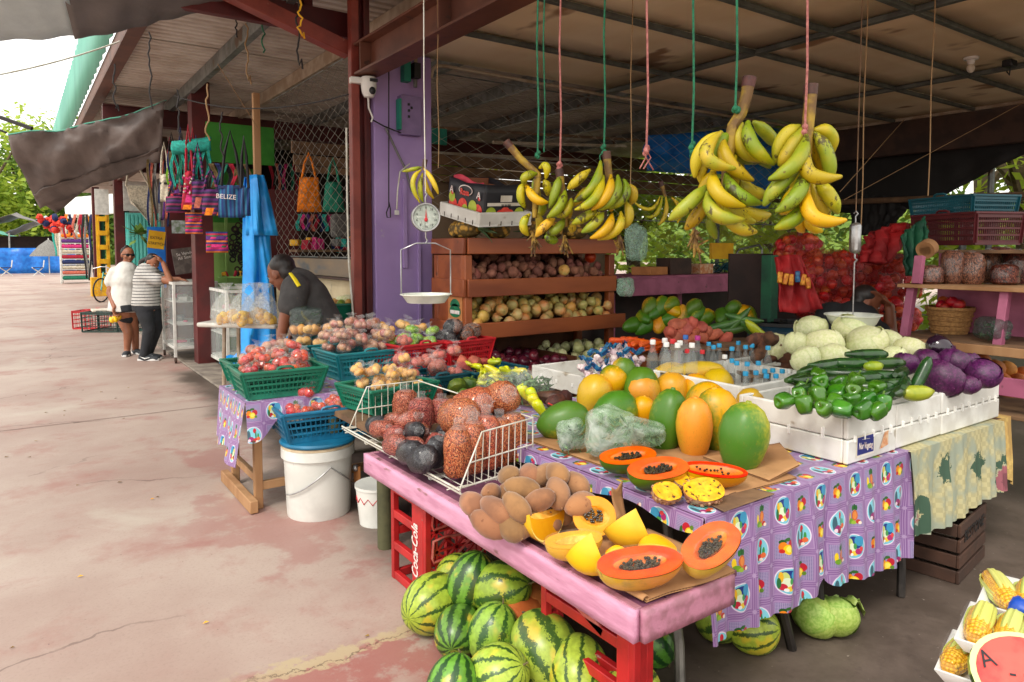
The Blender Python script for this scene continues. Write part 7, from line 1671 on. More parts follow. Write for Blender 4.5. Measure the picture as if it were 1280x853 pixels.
for i,(px,py)in enumerate(((975,347),(982,349),(989,350),(997,346),(1004,350),(1010,354))):
 b=MB();b.box((0,0,0),(.035,.02,.08));o=b.build('snack_packet',M['gold_pack' if i!=3 else 'blue_film'],bevel=.008);o.location=PD(px,py,4.8);o.rotation_euler=(0,U(-.2,.2),R(-35));tag(o,'shiny golden snack packet hanging on the red sheet' if i!=3 else 'blue and gold snack packet among the golden ones','packet','snack packets on the red sheet' if i!=3 else None)
b=MB();b.box((0,0,.72),(.09,.09,1.44));o=b.build('green_post',M['green_net'],bevel=.004);q=PD(962,350,5.4);o.location=(q.x,q.y,0);tag(o,'dark green wooden post left of the red sheet','post')
M['barrel']=mat('dark_blue_barrel',S(18,56,74),S(12,42,58),7,.45)
for px,l in((975,'dark blue plastic barrel under the red sheet'),(1012,'second dark blue barrel behind the pale cabbages')):
 q=PD(px,420,5.2);t=thing('barrel',l,'barrel',(q.x,q.y,0),0,'blue barrels behind the cabbages');b=MB();b.lathe([(0,0),(.2,0),(.23,.05),(.235,.3),(.225,.33),(.235,.36),(.235,.62),(.225,.65),(.235,.68),(.23,.9),(.2,.93),(0,.93)],26);b.build('body',M['barrel'],t);b=MB();b.lathe([(.19,.93),(.21,.93),(.21,.955),(.19,.955),(.19,.93)],26);b.build('rim',M['black'],t)
cy=5.35;ca_,cb_=PY(778,348,cy),PY(946,346,cy);cz=1.2
mc=thing('pink_counter','dusty pink wooden counter with deep apron behind the fruit rack','counter',(ca_.x,cy,0));L=cb_.x-ca_.x
b=MB();b.box((L/2+.3,.7,cz/2-.03),(L+1.2,.03,cz-.08));b.build('back_panel',M['dark_int'],mc)  # dark panel added to block the bright ground, in place of shade
b=MB();b.box((L/2,.35,cz-.012),(L,.75,.025));b.build('counter_top',M['pink_dim'],mc);b=MB();b.box((L/2,-.02,cz-.115),(L,.025,.18));b.build('apron',M['pink_dim'],mc,bevel=.004)
for x in(L-.06,L*.62,.3):b=MB();b.box((x,.02 if x>L*.7 else.5,(cz-.21)/2),(.09,.07,cz-.21));b.build('leg',M['pink_dim'],mc,bevel=.004)
bn=thing('papaya_bin','pink slatted bin heaped with papayas under the pink counter','bin',PY(850,440,5.0));bn.location.z=0;zb3=PY(850,428,5.0).z
b=MB();b.box((0,.1,zb3-.05),(1.5,.7,.03));b.build('base',M['oldwood'],bn)
for k in range(12):b=MB();b.box((-.72+k*.13,-.27,zb3-.0),(.1,.02,.13));b.build('slat',M['pink_dim'],bn,bevel=.003)
for x in(-.7,.7):
 for y in(-.2,.4):b=MB();b.box((x,y,(zb3-.07)/2),(.06,.06,zb3-.07));b.build('leg',M['oldwood'],bn)
GPb='papayas in the bin under the counter'
for i,(px,py,k)in enumerate(((790,407,'g'),(805,409,'g'),(806,398,'g'),(823,406,'o'),(818,391,'g'),(827,383,'m'),(838,381,'m'),(841,388,'o'),(836,399,'g'),(852,394,'m'),(857,402,'g'),(872,392,'g'),(880,398,'m'),(924,391,'o'),(936,394,'m'),(915,388,'g'),(812,384,'m'),(866,386,'m'),(846,405,'m'),(902,396,'g'))):
 p=PD(px,py,5.6);put('pap_'+k,'papaya',{'g':'green papaya in the shaded bin under the counter','m':'mottled papaya in the shaded bin under the counter','o':'orange papaya in the shaded bin under the counter'}[k],'papaya',p,(U(.6,1.4),U(-.5,.5),U(0,3)),(.065,.065,.09),GPb+' ('+{'g':'green','m':'mottled','o':'orange'}[k]+')')
herb_bag(795,330,34,52,'clear greenish plastic bag hanging beside the plantains',(0,0,0),PD(795,332,4.6).z,'green_film',10,'plastic bag');herb_bag(782,372,26,26,'crumpled green plastic bag tied to the rack corner',(0,0,0),PD(782,372,4.75).z,'green_film',6,'plastic bag')
for px,w,h,mk,l in((812,40,10,'kraft','flat brown carton lying on the pink counter'),(842,34,20,'darkwood','dark box on the pink counter under the plantains'),(872,30,12,'orange_print','torn orange carton on the pink counter')):
 q=PY(px,343,cy+.25);s=depth(q)/FPX;q.z=cz+h*s/2+.002;b=MB();b.box((0,0,0),(w*s,.25,h*s));o=b.build('carton',M[mk],bevel=.006);o.location=q;o.rotation_euler=(0,0,U(-.3,.3));tag(o,l,'carton')
q=PY(908,338,cy+.2);q.z=cz;t=thing('net_pile','tangled blue net heaped on the right end of the pink counter','net',q)
b=MB()
for k in range(14):c=Vector((U(-.2,.2),U(-.12,.12),U(.03,.12)));b.tube([c+Vector((.14*math.cos(a+k),.1*math.sin(a*1.3+k),.04*math.sin(a*2+k)))for a in[i*.45 for i in range(16)]],.008,5)
b.build('strands',M['p_tealdark'],t)
q=PY(902,314,5.7);b=MB();b.box((0,0,0),(.42,.04,.2));o=b.build('yellow_placard',M['yellow_paint'],bevel=.004);o.location=q;tag(o,'dull yellow panel behind the largest plantain bunch','panel')
q=PY(930,340,5.6);t=thing('chair_frame','bent metal tube chair back behind the counter','chair',q);b=MB();b.tube([(-.18,0,-.5),(-.18,0,.2),(-.12,0,.28),(.3,0,.34),(.36,0,.28),(.36,0,-.5)],.014,8);b.build('tube_frame',M['chrome'],t);b=MB();b.box((.1,.03,.0),(.4,.02,.3));b.build('back_panel',M['dark_int'],t)
# souvenir stalls along the walkway
sv=thing('souvenir_stall','row of souvenir stalls with dark red posts, green walls and a turquoise shutter','stall',(2.2,10,0))
def sp_(nm,c,d,m,bev=.004,Mx=None):b=MB();b.box((c[0]-2.2,c[1]-10,c[2]),d,Mx);return b.build(nm,M[m],sv,bevel=bev)
sp_('corner_post',(1.95,9.75,1.8),(.22,.25,3.6),'dark_red');sp_('green_wall',(2.42,10.15,1.3),(.72,.05,2.6),'green_paint');sp_('dark_wall',(3.75,10.15,1.15),(1.9,.05,2.3),'dark_int');sp_('green_board',(2.42,9.6,2.85),(.85,.03,.5),'green_paint')
sp_('lime_panel',(2.45,10.11,1.15),(.6,.03,1.4),'lime')
sp_('red_door',(2.3,12.0,1.5),(.85,.06,3.0),'dark_red');sp_('door_rail',(2.3,11.955,1.9),(.8,.03,.06),'darkwood');sp_('door_frame',(1.9,12.05,1.6),(.08,.1,3.2),'darkwood')
for y,x in((19.2,2.0),(26.5,2.1)):
 w0=.2;sp_('frontage_post',(x,y,1.75),(w0,.3,3.5),'dark_red');sp_('green_frame',(x+w0/2+.07,y+.2,1.7),(.13,.12,3.4),'teal')
sp_('post_base',(2.08,26.2,.3),(.42,.42,.6),'yellow_paint')
sp_('orange_beam',(2.05,17.0,3.25),(.16,7.6,.28),'brown_steel');sp_('shop_wall',(2.9,14.5,1.7),(.08,5,3.4),'dark_int');sp_('shop_wall',(3.2,24,1.7),(.08,15,3.4),'dark_int');sp_('front_roof',(3.2,22,3.62),(2.6,17,.06),'roofing')
sp_('roof_end',(4.5,15.2,1.9),(4.2,.08,3.8),'dark_int')
sp_('shutter',(2.45,18.7,1.35),(.75,.05,2.0),'turq')
for k in range(9):sp_('shutter_slat',(2.14+k*.08,18.66,1.35),(.05,.03,1.9),'turq',.003)
sp_('window',(2.42,18.9,2.75),(.7,.04,.7),'white_paint')
for dx in(0,.3):sp_('door_stile',(1.95+dx*.85,24.2,1.35),(.09,.06,2.5),'yellow_paint')
for k in range(6):sp_('door_rail',(2.08,24.17,.3+k*.42),(.25,.05,.14),'yellow_paint');
sp_('white_sign',(2.08,24.15,2.9),(.36,.04,.75),'white_paint')
def hung(name,label,cat,c,rz=0,group=None):return thing(name,label,cat,c,rz,group)
def flat_bag(px0,px1,y0,y1,x,label,mk,bands=(),strap=True,pat=None,name='hanging_bag',group='woven bags hanging at the souvenir stall',th=.06,flare=1.0,strapm=None,sl=.2):
 c=PX((px0+px1)/2,y0,x);s=depth(c)/FPX;w,h=(px1-px0)*s,(y1-y0)*s;t=hung(name,label,'bag',c,R(-25),group)
 b=MB();b.grid(12,10,lambda u,v:((u-.5)*w*(flare+(1-flare)*v),-th*.5*math.sin(u*3.14)*(.4+.6*math.sin(v*3.14))+.01*math.sin(u*9+v*5),-h*v));b.grid(12,10,lambda u,v:((.5-u)*w*(flare+(1-flare)*v),th*.5*math.sin(u*3.14)*(.4+.6*math.sin(v*3.14)),-h*v));b.build('bag_body',M[mk],t,solid=.004)
 for k,(f0,f1,m2)in enumerate(bands):
  b=MB();b.grid(12,3,lambda u,v:((u-.5)*w*.99*(flare+(1-flare)*(f0+(f1-f0)*v)),-th*.5*math.sin(u*3.14)*(.4+.6*math.sin((f0+(f1-f0)*v)*3.14))-.006-.002*k,-h*(f0+(f1-f0)*v)));b.build('woven_band',M[m2],t)
 if strap:
  b=MB();L=sl;b.tube([(-w*.36*flare,0,0),(-w*.2*flare,-.01,L*.6),(0,0,L),(w*.2*flare,.01,L*.6),(w*.36*flare,0,0)],.014,5);b.build('strap',M[strapm or mk],t)
 return t,w,h
def cmat(n,c,c2=None,ns=30,**k):M[n]=mat(n,S(*c),S(*c2)if c2 else None,ns,.8,**k);return n
def stripes_mat(name,cols,sc,axis=2):
 t=NT(name);x=t.n('ShaderNodeSeparateXYZ');t.l(t.co(),x.inputs[0]);f=t.math('FRACT',t.math('ADD',t.math('MULTIPLY',x.outputs[axis],sc),t.rnd()))
 t.set(col=t.mix(t.math('MULTIPLY',t.noise(60),.5),t.ramp(f,[(i/len(cols),S(*c))for i,c in enumerate(cols)],'CONSTANT'),(.02,.02,.03)),rough=.85);t.bump(t.noise(120),.4,.004);M[name]=t.m;return name
stripes_mat('woven_bright',[(190,30,60),(30,40,110),(230,120,30),(120,30,120),(220,40,120),(40,110,70)],9);stripes_mat('woven_blue',[(30,60,130),(24,90,140),(20,40,90),(40,120,160)],14,0);stripes_mat('woven_dark',[(40,30,70),(90,30,110),(30,30,50),(150,40,90)],11);stripes_mat('woven_red',[(170,24,40),(200,40,60),(60,20,40)],13)
for n,c in(('c_teal',(40,176,160)),('c_navy',(24,40,92)),('c_orange',(250,136,14)),('c_green',(14,120,92)),('c_pink',(222,50,130)),('c_crimson',(176,20,50)),('c_purple',(96,44,130)),('c_lime',(140,200,40)),('c_cream',(206,198,176)),('c_olive',(110,90,50)),('c_black',(26,24,28)),('c_salmon',(206,110,90)),('c_grey',(130,128,124))):cmat(n,c,tuple(v*.78 for v in c))
XF=1.62
flat_bag(253,274,237,270,XF,'small navy striped woven bag with orange tassels','woven_dark',((.7,.98,'c_orange'),))
t,w,h=flat_bag(273,305,232,272,XF+.02,'blue woven bag with white lettering hanging in the middle','woven_blue',((.02,.1,'c_navy'),),strapm='c_black',sl=.5)
text('lettering','BELIZE',.06,'white_letter',t,(-.035,-.06,-.11),(R(90),R(4),0),ext=.001)
flat_bag(300,312,235,270,XF+.06,'teal and blue bag partly hidden by the blue tarp','woven_blue',strapm='c_black',sl=.45)
flat_bag(258,284,290,316,XF+.1,'bright pink and purple patterned pouch on the green wall','woven_bright',((.2,.35,'c_purple'),(.6,.75,'c_pink')),strap=False)
flat_bag(232,252,266,293,XF,'red and orange striped pouch hanging beside the dark red post','woven_bright',((.25,.4,'c_crimson'),),strap=False)
flat_bag(208,232,246,266,XF-.02,'rolled striped blanket bag hanging low with purple stripes','woven_dark',strap=True,th=.2,strapm='c_black')
flat_bag(200,212,218,252,XF-.05,'pale beige rectangular bag with a dark band','c_cream',((.3,.38,'c_black'),),sl=.4)
flat_bag(213,226,226,262,XF,'crimson woven bag hanging behind the fringe','woven_red',((.5,.62,'c_black'),),sl=.3)
t,w,h=flat_bag(226,247,214,262,XF-.04,'red beaded bag with pink flowers and long straps','c_crimson',((.62,.82,'c_pink'),(.88,1.0,'c_orange')),flare=.5,sl=.5)
for k in range(26):b=MB();b.ball((U(-.3,.3)*w,-.045,-h*U(.1,.6)),.012,6,4);b.build('bead',M['c_cream' if k%2 else 'c_pink'],t)
flat_bag(240,256,225,262,XF+.02,'dark bag with salmon tassels behind the beaded one','woven_dark',((.6,.95,'c_salmon'),),sl=.4)
fo,w,h=flat_bag(371,401,222,265,2.72,'large bright orange cloth bag hanging behind the chain link fence','c_orange',name='cloth_bag',group='cloth bags behind the fence',flare=.75,sl=.27,th=.14);flat_bag(403,430,228,265,2.74,'dark green cloth bag hanging to the right of the orange one','c_green',name='cloth_bag',group='cloth bags behind the fence',flare=.7,sl=.25,th=.14)
def strips(label,px0,px1,y0,y1,x,cols,n,name='hammock',cat='hammock',wv=.02):
 c=PX((px0+px1)/2,y0,x);s=depth(c)/FPX;w,h=(px1-px0)*s,(y1-y0)*s;t=hung(name,label,cat,c,R(-25))
 for k in range(n):
  xx=(k/(n-1)-.5)*w;ph=U(0,6);hh=h*U(.82,1.0);b=MB();ww=w/n*1.15
  b.grid(2,12,lambda u,v:(xx+(u-.5)*ww*(1-.3*v)+wv*math.sin(v*5+ph),.02*math.sin(ph*3)+.02*math.sin(v*7+ph)+(.012 if u==.5 else 0),-hh*v));b.build('strand',M[cols[k%len(cols)]],t,solid=.004)
 return t,w,h
for k in range(12):
 x0=U(206,250);flat_bag(x0,x0+U(9,15),U(212,232),U(244,264),XF+U(.0,.12),'small woven bag in the crowded cluster below the teal fringe',pick(['woven_dark','woven_bright','woven_red','c_black','woven_blue']),((.7,.9,pick(['c_pink','c_orange','c_purple'])),),group='small woven bags in the crowded cluster',strapm=pick(['c_black','c_crimson','c_navy']),sl=U(.3,.6))
strips('bundle of striped hammocks hanging in long strands at the stall corner',185,207,200,285,XF-.05,['c_navy','c_olive','c_salmon','c_black','c_grey','c_navy','c_purple','c_salmon'],9)
t,w,h=strips('teal fringed hammock slung over a bar among the bags',218,262,184,235,XF+.0,['c_teal','c_teal','c_green','c_teal','c_teal'],15)
b=MB();b.grid(16,5,lambda u,v:((u-.5)*w*1.05,-.05*math.sin(v*3),.05-.14*v+.06*u));b.build('woven_edge',M['c_teal'],t,solid=.02)
strips('bundle of dark straps and lime cords hanging beside the fringe',210,224,190,240,XF-.1,['c_lime','c_navy','c_olive','c_crimson','c_black','c_cream'],6,'strap_bundle','straps');strips('row of dark bags straps hanging beneath the green board',262,308,205,240,XF+.2,['c_black','c_olive','c_navy','c_green','c_black','c_crimson','c_olive'],9,'strap_bundle','straps')
strips('string of colourful trinkets hanging inside behind the fence',340,372,205,250,3.3,['c_crimson','c_black','c_salmon','c_navy','c_pink','c_black','c_green'],9,'trinket_string','souvenirs');strips('pink and blue scarves hanging below the orange bag',374,412,268,290,3.2,['c_teal','c_pink','c_purple','c_salmon','c_crimson','c_navy'],8,'scarf_row','scarves')
c=PX(172,232,2.0);s=depth(c)/FPX;t=hung('hammock_chair','cream cloth hammock chair slung from the orange beam','hammock chair',c,R(-20));w,h=26*s,52*s
b=MB();b.grid(14,12,lambda u,v:((u-.5)*w*(1-.1*v)+.15*w*v,.1*math.sin(v*3.1),-h*(v**.8)*(.35+.65*u)-.2*h*math.sin(v*3.1)*(1-u)));b.build('sling',M['c_cream'],t,solid=.01);b=MB();b.tube([(-w*.5,0,-.02),(-w*.4,0,.35*h),(0,0,.5*h)],.02,5);b.build('cord',M['c_cream'],t);b=MB();b.tube([(w*.5,0,0),(w*.2,0,.3*h),(0,0,.5*h)],.02,5);b.build('cord',M['c_cream'],t)
c=PY(196,322,11.6);s=depth(c)/FPX;t=hung('poster','tall blue banner with a yellow lettered band hanging by the women','banner',c);b=MB();b.box((0,0,0),(20*s,.02,76*s));b.build('sheet',M['blue_tarp'],t);b=MB();b.box((0,-.013,22*s),(19*s,.006,22*s),Ry(R(8)));b.build('yellow_band',M['yellow_paint'],t);text('lettering','STRETCH',4.6*s,'black_ink',t,(0,-.02,17*s),(R(90),R(8),0));text('lettering','EXTRA',4.6*s,'black_ink',t,(0,-.02,24*s),(R(90),R(8),0))
c=PY(232,326,11.4);s=depth(c)/FPX;t=hung('notice_board','tilted grey chalk board with scrawled white lettering on the red door','board',c);t.rotation_euler=(0,R(-8),0);b=MB();b.box((0,0,0),(28*s,.03,32*s));b.build('panel',mat('slate_board',S(110,98,92),S(84,72,68),14,.8),t)
for k,(tx,z)in enumerate((('Se Vende',9),('All Sizes',4))):text('lettering',tx,5.2*s,'white_letter',t,(0,-.018,z*s),(R(90),R(-4),0))
c=PY(229,284,11.6);s=depth(c)/FPX;b=MB();b.box((0,0,0),(26*s,.01,16*s));o=b.build('picture',mat('pale_picture',S(196,200,206),S(120,140,110),12,.7));o.location=c;tag(o,'pale landscape picture pinned above the chalk board','picture')
c=PY(294,318,9.95);s=depth(c)/FPX;t=hung('bracelet_rack','green wall rack of round black bracelets and small wooden toys','rack',c);b=MB();b.box((-10*s,0,0),(3*s,.03,92*s));b.build('rail',M['lime'],t)
for k in range(34):
 a,r=(U(-6,13)*s,U(-20,44)*s),U(2.2,4)*s;b=MB();b.tube([(a[0]+r*math.cos(q),-.03,a[1]+r*math.sin(q))for q in[6.283*i/12 for i in range(12)]],1.0*s,5,closed=True);b.build('bracelet',M[pick(['c_black','c_black','darkwood'])],t)
for z,ww in((-28,34),(-52,34)):b=MB();b.box((-4*s,-.1,z*s),(ww*s,.2,1.6*s));b.build('shelf',M['lime'],t)
for k in range(22):z=(-24 if k%2 else-48);b=MB();b.box((U(-19,11)*s,-.12,z*s),(U(2,5)*s,.06,U(4,8)*s),Ry(U(-.5,.5)));b.build('toy',M[pick(['c_black','c_crimson','c_olive','yellow_paint','darkwood'])],t,bevel=.01)
t=hung('stall_interior','dim stall interior with brown panel and crowded shelf behind the fence','stall',(3.6,7.6,0))
b=MB();b.box((-.76,1.7,1.8),(.42,.05,.92));b.build('brown_panel',M['dark_red'],t);b=MB();b.box((-.45,1.0,1.47),(.8,.3,.03));b.build('shelf',M['oldwood'],t)
for k in range(30):b=MB();b.box((U(-.82,-.1),U(.88,1.1),1.49+U(.03,.09)),(U(.05,.12),U(.05,.15),U(.06,.2)),Rz(U(0,3)));b.build('souvenir',M[pick(['c_crimson','c_teal','yellow_paint','c_navy','c_lime','c_grey','c_pink'])],t,bevel=.012)
b=MB();b.box((-.25,.95,1.78),(.26,.12,.3));b.build('mask',M['c_grey'],t,bevel=.04)
pp=PX(318,330,2.02);tb_=hung('folded_tarp','bright blue folded tarpaulin hanging from the wooden pole','tarpaulin',(pp.x,pp.y,0));s=depth(pp)/FPX;zt_,zb_=PX(316,222,2.02).z,.35
def ft_(u,v):
 z=zt_+(zb_-zt_)*v;w=(.16+.24*v**.7)*(1+.04*math.sin(v*9));a=(u-.5)
 return Vector((a*w*1.0+.05*math.sin(v*2),-.10*math.sin(u*3.14)+.05*math.sin(u*13+v*3+1.5*wavy((u*2,v*2,0),1,3))*(.5+.5*v)+.05*wavy((u*4,v*3,0),1.5,6),z))
b=MB();b.grid(44,30,ft_);b.build('tarp_folds',M['blue_tarp_bright'],tb_,solid=.006);b=MB();b.grid(20,8,lambda u,v:(ft_(u,v*.33)+Vector((.02+.05*v*u,-.04-.02*v,.02))));b.build('folded_cuff',M['blue_tarp_bright'],tb_,solid=.006)
b=MB();b.grid(20,8,lambda u,v:(-.3+1.0*u,-.15+.5*v,.3+.12*wavy((u*5,v*5,0),1.4,2)+.25*u));b.build('loose_end',M['blue_tarp_bright'],tb_,solid=.006)
q=PX(323,220,2.0);b=MB();z1=PX(322,105,2.0).z;b.box((0,0,z1/2),(.07,.06,z1));o=b.build('wooden_pole',M['wood'],bevel=.004);o.location=(q.x+.1,q.y+.4,0);tag(o,'raw squared timber pole standing beside the blue tarpaulin','pole')
line('dark iron rod leaning under the white table',PX(330,455,1.9),PX(352,430,2.0),.02,'darkwood',0,'iron_rod','rod')
gb=PD(420,388,5.9);t=hung('plastic_bowl','round green plastic bowl of wrapped goods behind the bending man','bowl',gb);b=MB();b.lathe([(0,-.1),(.13,-.1),(.2,.05),(.215,.055),(.215,.07),(.19,.065),(.12,-.085),(0,-.085)],28);b.build('body',M['p_green'],t)
for k in range(8):put('pale_potato' if k%2 else 'lime','fruit','wrapped fruit in the green bowl','fruit',gb+Vector((U(-.1,.1),U(-.1,.1),.06)),None,1.1,'fruit in the green bowl')
q=PD(430,405,5.95);q.z=0
b_=hung('plastic_crate','dark stacked plastic crates under the green bowl','crate',q)
for z in(.0,.32,.62):b=MB();[b.box((0,-.15,z+.05+k*.07),(.44,.02,.035))for k in range(4)];[b.box((-.22,0,z+.05+k*.07),(.02,.28,.035))for k in range(4)];b.box((-.21,-.15,z+.15),(.03,.03,.29));b.box((.21,-.15,z+.15),(.03,.03,.29));b.box((0,0,z+.01),(.43,.28,.015));tag(b.build('slats',M['p_dark'],b_),kind='stuff')
put_cabbage('cabbage','cabbage','pale green cabbage beside the green bowl behind the red post',PD(436,384,6.1),.12,None)
for px,l in((135,'green slatted crate at the left behind the woman in white'),(178,'green slatted crate between the two women')):
 q=P(px,414,0);basket('slatted_crate',l,'crate',q,R(-35),30*depth(q)/FPX*1.5,.5,.36,'p_dark',.97,'green crates behind the women',nv=8)
q=P(121,412,0);basket('slatted_crate','red slatted crate edge behind the green ones','crate',q+Vector((-.05,.3,0)),R(-35),.5,.4,.34,'p_red',.97,None,nv=8)
b=MB();b.box((0,0,0),(.5,.35,.04));o=b.build('newspaper',M['paper'],bevel=.01);o.location=P(135,414,0)+Vector((0,0,.39));tag(o,'folded newspapers lying on the green crate','newspaper')
q=P(127,378,0);t=hung('bicycle','turquoise bicycle leaning behind the woman in white','bicycle',q,R(50))
for dx in(0,1.0):
 b=MB();b.tube([(dx+.33*math.cos(a),0,.34+.33*math.sin(a))for a in[6.283*i/28 for i in range(28)]],.022,6,closed=True);w_=b.build('wheel',M['black'],t)
 b=MB();[b.tube([(dx,0,.34),(dx+.32*math.cos(a),0,.34+.32*math.sin(a))],.003,4)for a in[6.283*i/14 for i in range(14)]];b.build('spokes',M['chrome'],w_)
for a,c in(((0,0,.34),(.12,0,.85)),((.12,0,.8),(.6,0,.3)),((.1,0,.75),(.65,0,.8)),((.6,0,.3),(.66,0,.88)),((.6,0,.3),(1.0,0,.34)),((.65,0,.78),(1.0,0,.34))):b=MB();b.tube([a,c],.018,6);b.build('frame_tube',M['turq'],t)
b=MB();b.tube([(.05,-.25,.95),(.13,-.08,1.0),(.13,.08,1.0),(.05,.25,.95)],.014,6);b.build('handlebar',M['chrome'],t);b=MB();b.ball((.66,0,.92),(.13,.07,.035),10,6);b.build('saddle',M['black'],t)
t=hung('green_plant','small leafy plant hanging beside the turquoise shutter','plant',PX(176,294,1.9))
for k in range(26):v=Vector((U(-1,1),U(-1,1),U(-1,1))).normalized();b=MB();c=v*U(.05,.25);e=v.cross(Vector((0,0,1))).normalized()*.07;b.add([c-v*.1,c+e,c+v*.12,c-e],[(0,1,2,3)]);b.build('leaf',M['stem'],t,smooth=False)
q=P(96,354,0);s=depth(q)/FPX;t=hung('cloth_rack','white rack of folded bright blankets far along the walkway','rack',q,R(-5));W3,H3=31*s,62*s
for x in(-W3/2,W3/2):
 for y in(-.5,.5):b=MB();b.cyl((x,y,0),(x,y,H3),.04,n=6);b.build('post',M['white_paint'],t)
for k in range(9):
 z=.15+k*H3/9.6;b=MB();b.box((0,0,z),(W3,1.0,.03));b.build('shelf',M['white_paint'],t);b=MB();b.box((0,-.02,z+H3*.045),(W3*.92,1.0,H3*.07));b.build('folded_cloth',M[['c_green','c_salmon','c_cream','c_navy','c_crimson','c_cream','c_pink','c_purple','c_orange'][k]],t,bevel=.05)
b=MB();b.grid(12,8,lambda u,v:((u-.5)*W3*1.1,(v-.5)*1.2,H3+.45*math.sin(u*3.14)*math.sin(v*3.14)**.5));b.build('plastic_cover',M['film'],t)
strips('dark curtains hanging beside the rack of blankets',104,119,268,352,2.1,['c_black','c_grey','c_black','c_navy'],6,'curtain','curtain',.05);strips('teal and white towels hanging at the left of the blanket rack',68,82,282,325,1.6,['c_teal','c_cream','c_cream','c_salmon'],6,'towel_row','towels',.05);strips('red and orange clothes hanging above the blanket rack',82,106,268,300,1.9,['c_crimson','c_orange','c_navy','c_salmon','c_cream','c_crimson'],8,'clothes_row','clothes',.05)
M['flower_red']=mat('red_garland',S(226,70,40),S(200,40,40),9,.8)
for px,py,l in((60,279,'bunch of red paper flowers under the tarp edge'),(78,281,'second bunch of red and dark flowers under the tarp edge')):
 t=hung('flower_garland',l,'garland',PD(px,py,26))
 for k in range(16):b=MB();b.ball((U(-.3,.3),U(-.2,.2),U(-.25,.25)),U(.08,.14),7,5,fn=lump(k,.2));b.build('flower',M['flower_red' if k%4 else 'c_navy'],t)
c=PD(100,255,30);b=MB();b.grid(10,4,lambda u,v:((u-.5)*2.0,-1.6*v,.3*u-.9*v));o=b.build('white_awning',M['white_paint'],solid=.03);o.location=c+Vector((.4,0,.2));tag(o,'small white awning above the hanging clothes','awning')
def tent(px,py,d,W,D,H,roof,label,wall=None,wl='tent'):
 q=PD(px,py,d);q.z=0;t=hung('market_tent',label,wl,q,R(-8))
 for x in(-W/2,W/2):
  for y in(-D/2,D/2):b=MB();b.cyl((x,y,0),(x,y,H*.66),.05,n=6);b.build('pole',M['white_paint'],t)
 b=MB();b.grid(16,8,lambda u,v:((u-.5)*W*1.1,(v-.5)*D*1.1,H*.66+H*.34*(1-abs(2*u-1))*(1-.25*abs(2*v-1))-.12*math.sin(v*3.14)+.04*math.sin(u*30)));b.build('canopy',M[roof],t,solid=.02)
 if wall:b=MB();b.grid(30,4,lambda u,v:((u-.5)*W,-D/2+.1*math.sin(u*30),H*.4*v));b.build('side_wall',M[wall],t,solid=.02);b=MB();b.box((0,D/2-.1,H*.3),(W,.1,H*.6));b.build('back_wall',M['dark_int'],t)
 return t
tent(24,342,46,5.4,4,4.0,'tarp','grey peaked market tent with blue skirts at the far end','blue_tarp');tent(-18,342,50,4,4,3.4,'teal_sheet','pale teal tent at the far left edge','blue_tarp_bright');tent(60,341,48,3.6,4,3.9,'tarp_light','pale grey tent roof sloping behind the towels','blue_tarp')
q=PD(62,341,43);q.z=0;t=hung('patio_umbrella','closed grey patio umbrella far away before the blue tents','umbrella',q);b=MB();b.lathe([(1.0,1.1),(.95,1.2),(.5,1.75),(.05,2.1),(0,2.12)],10);b.build('canopy',M['c_grey'],t);b=MB();b.cyl((0,0,0),(0,0,2.2),.03,n=6);b.build('pole',M['white_paint'],t)
for px in(8,48):q=PD(px,345,40);q.z=0;t=hung('folding_chair','folding chair standing far off before the blue tents' if px<20 else 'second folding chair far off near the umbrella','chair',q);b=MB();b.tube([(-.25,0,0),(.25,0,.5),(.3,0,.9)],.03,5);b.build('frame',M['white_paint'],t);b=MB();b.tube([(.3,0,0),(-.3,0,.5)],.03,5);b.build('frame',M['white_paint'],t);b=MB();b.box((0,0,.48),(.5,.4,.04));b.build('seat',M['c_navy'],t)
line('pale wire crossing the sky to the roof edge',PD(-20,97,6),PD(150,52,7),.008,'white_wire',.03,'overhead_wire','wire');line('thick dark rod reaching out to the awning tarp',PD(-20,140,7.4),PD(40,161,7.4),.022,'cord_black',0,'support_rod','rod');line('dark rope along the top of the awning to the beam',PD(8,166,7.4),PD(-20,155,7.4),.012,'cord_black',0,'tie_rope','rope')
dz=3.5
for i,(px,py,ln,l)in enumerate(((186,40,95,'dark frayed rope dangling in front of the corrugated roof'),(142,80,55,'tangled dark cord hanging near the teal fascia'),(295,6,40,'black cord tied to the roof near the tarp corner'),(308,30,70,'yellowish cord with a knotted end under the purlin'),(328,10,55,'green and red string ends tied to the purlin'),(372,0,80,'black cable hanging from the rafter'),(258,105,70,'yellow cord with a loop hanging over the bags'),(222,112,60,'dark string hanging beside the awning corner'),(276,140,55,'dark string over the fringe hammock'),(375,0,44,'yellow tag on a cord under the rafter'))):
 p=PD(px,py,6.0 if i not in(5,9)else 4.9);s=depth(p)/FPX;b=MB();n=14;b.tube([(.02*wavy((k*.7,i,0),1,i)+.01*math.sin(k),0,-ln*s*k/n)for k in range(n+1)]+([(.02,0,-ln*s*.9),(.03,.01,-ln*s*1.05)]if i%2 else[]),.007,5);o=b.build('dangling_string',M[['cord_black','cord_black','cord_black','cord_tan','rope_green','cord_black','cord_tan','cord_black','cord_black','yellow_paint'][i]]);o.location=p;tag(o,l,'string')
line('sagging wire under the roof to the red post',PD(218,120,7.2),PD(436,118,5.6),.006,'cord_black',.12,'sagging_wire','wire');line('thin wire crossing behind the wooden pole',PD(272,80,6.5),PD(322,160,7),.004,'cord_tan',0,'thin_wire','wire')
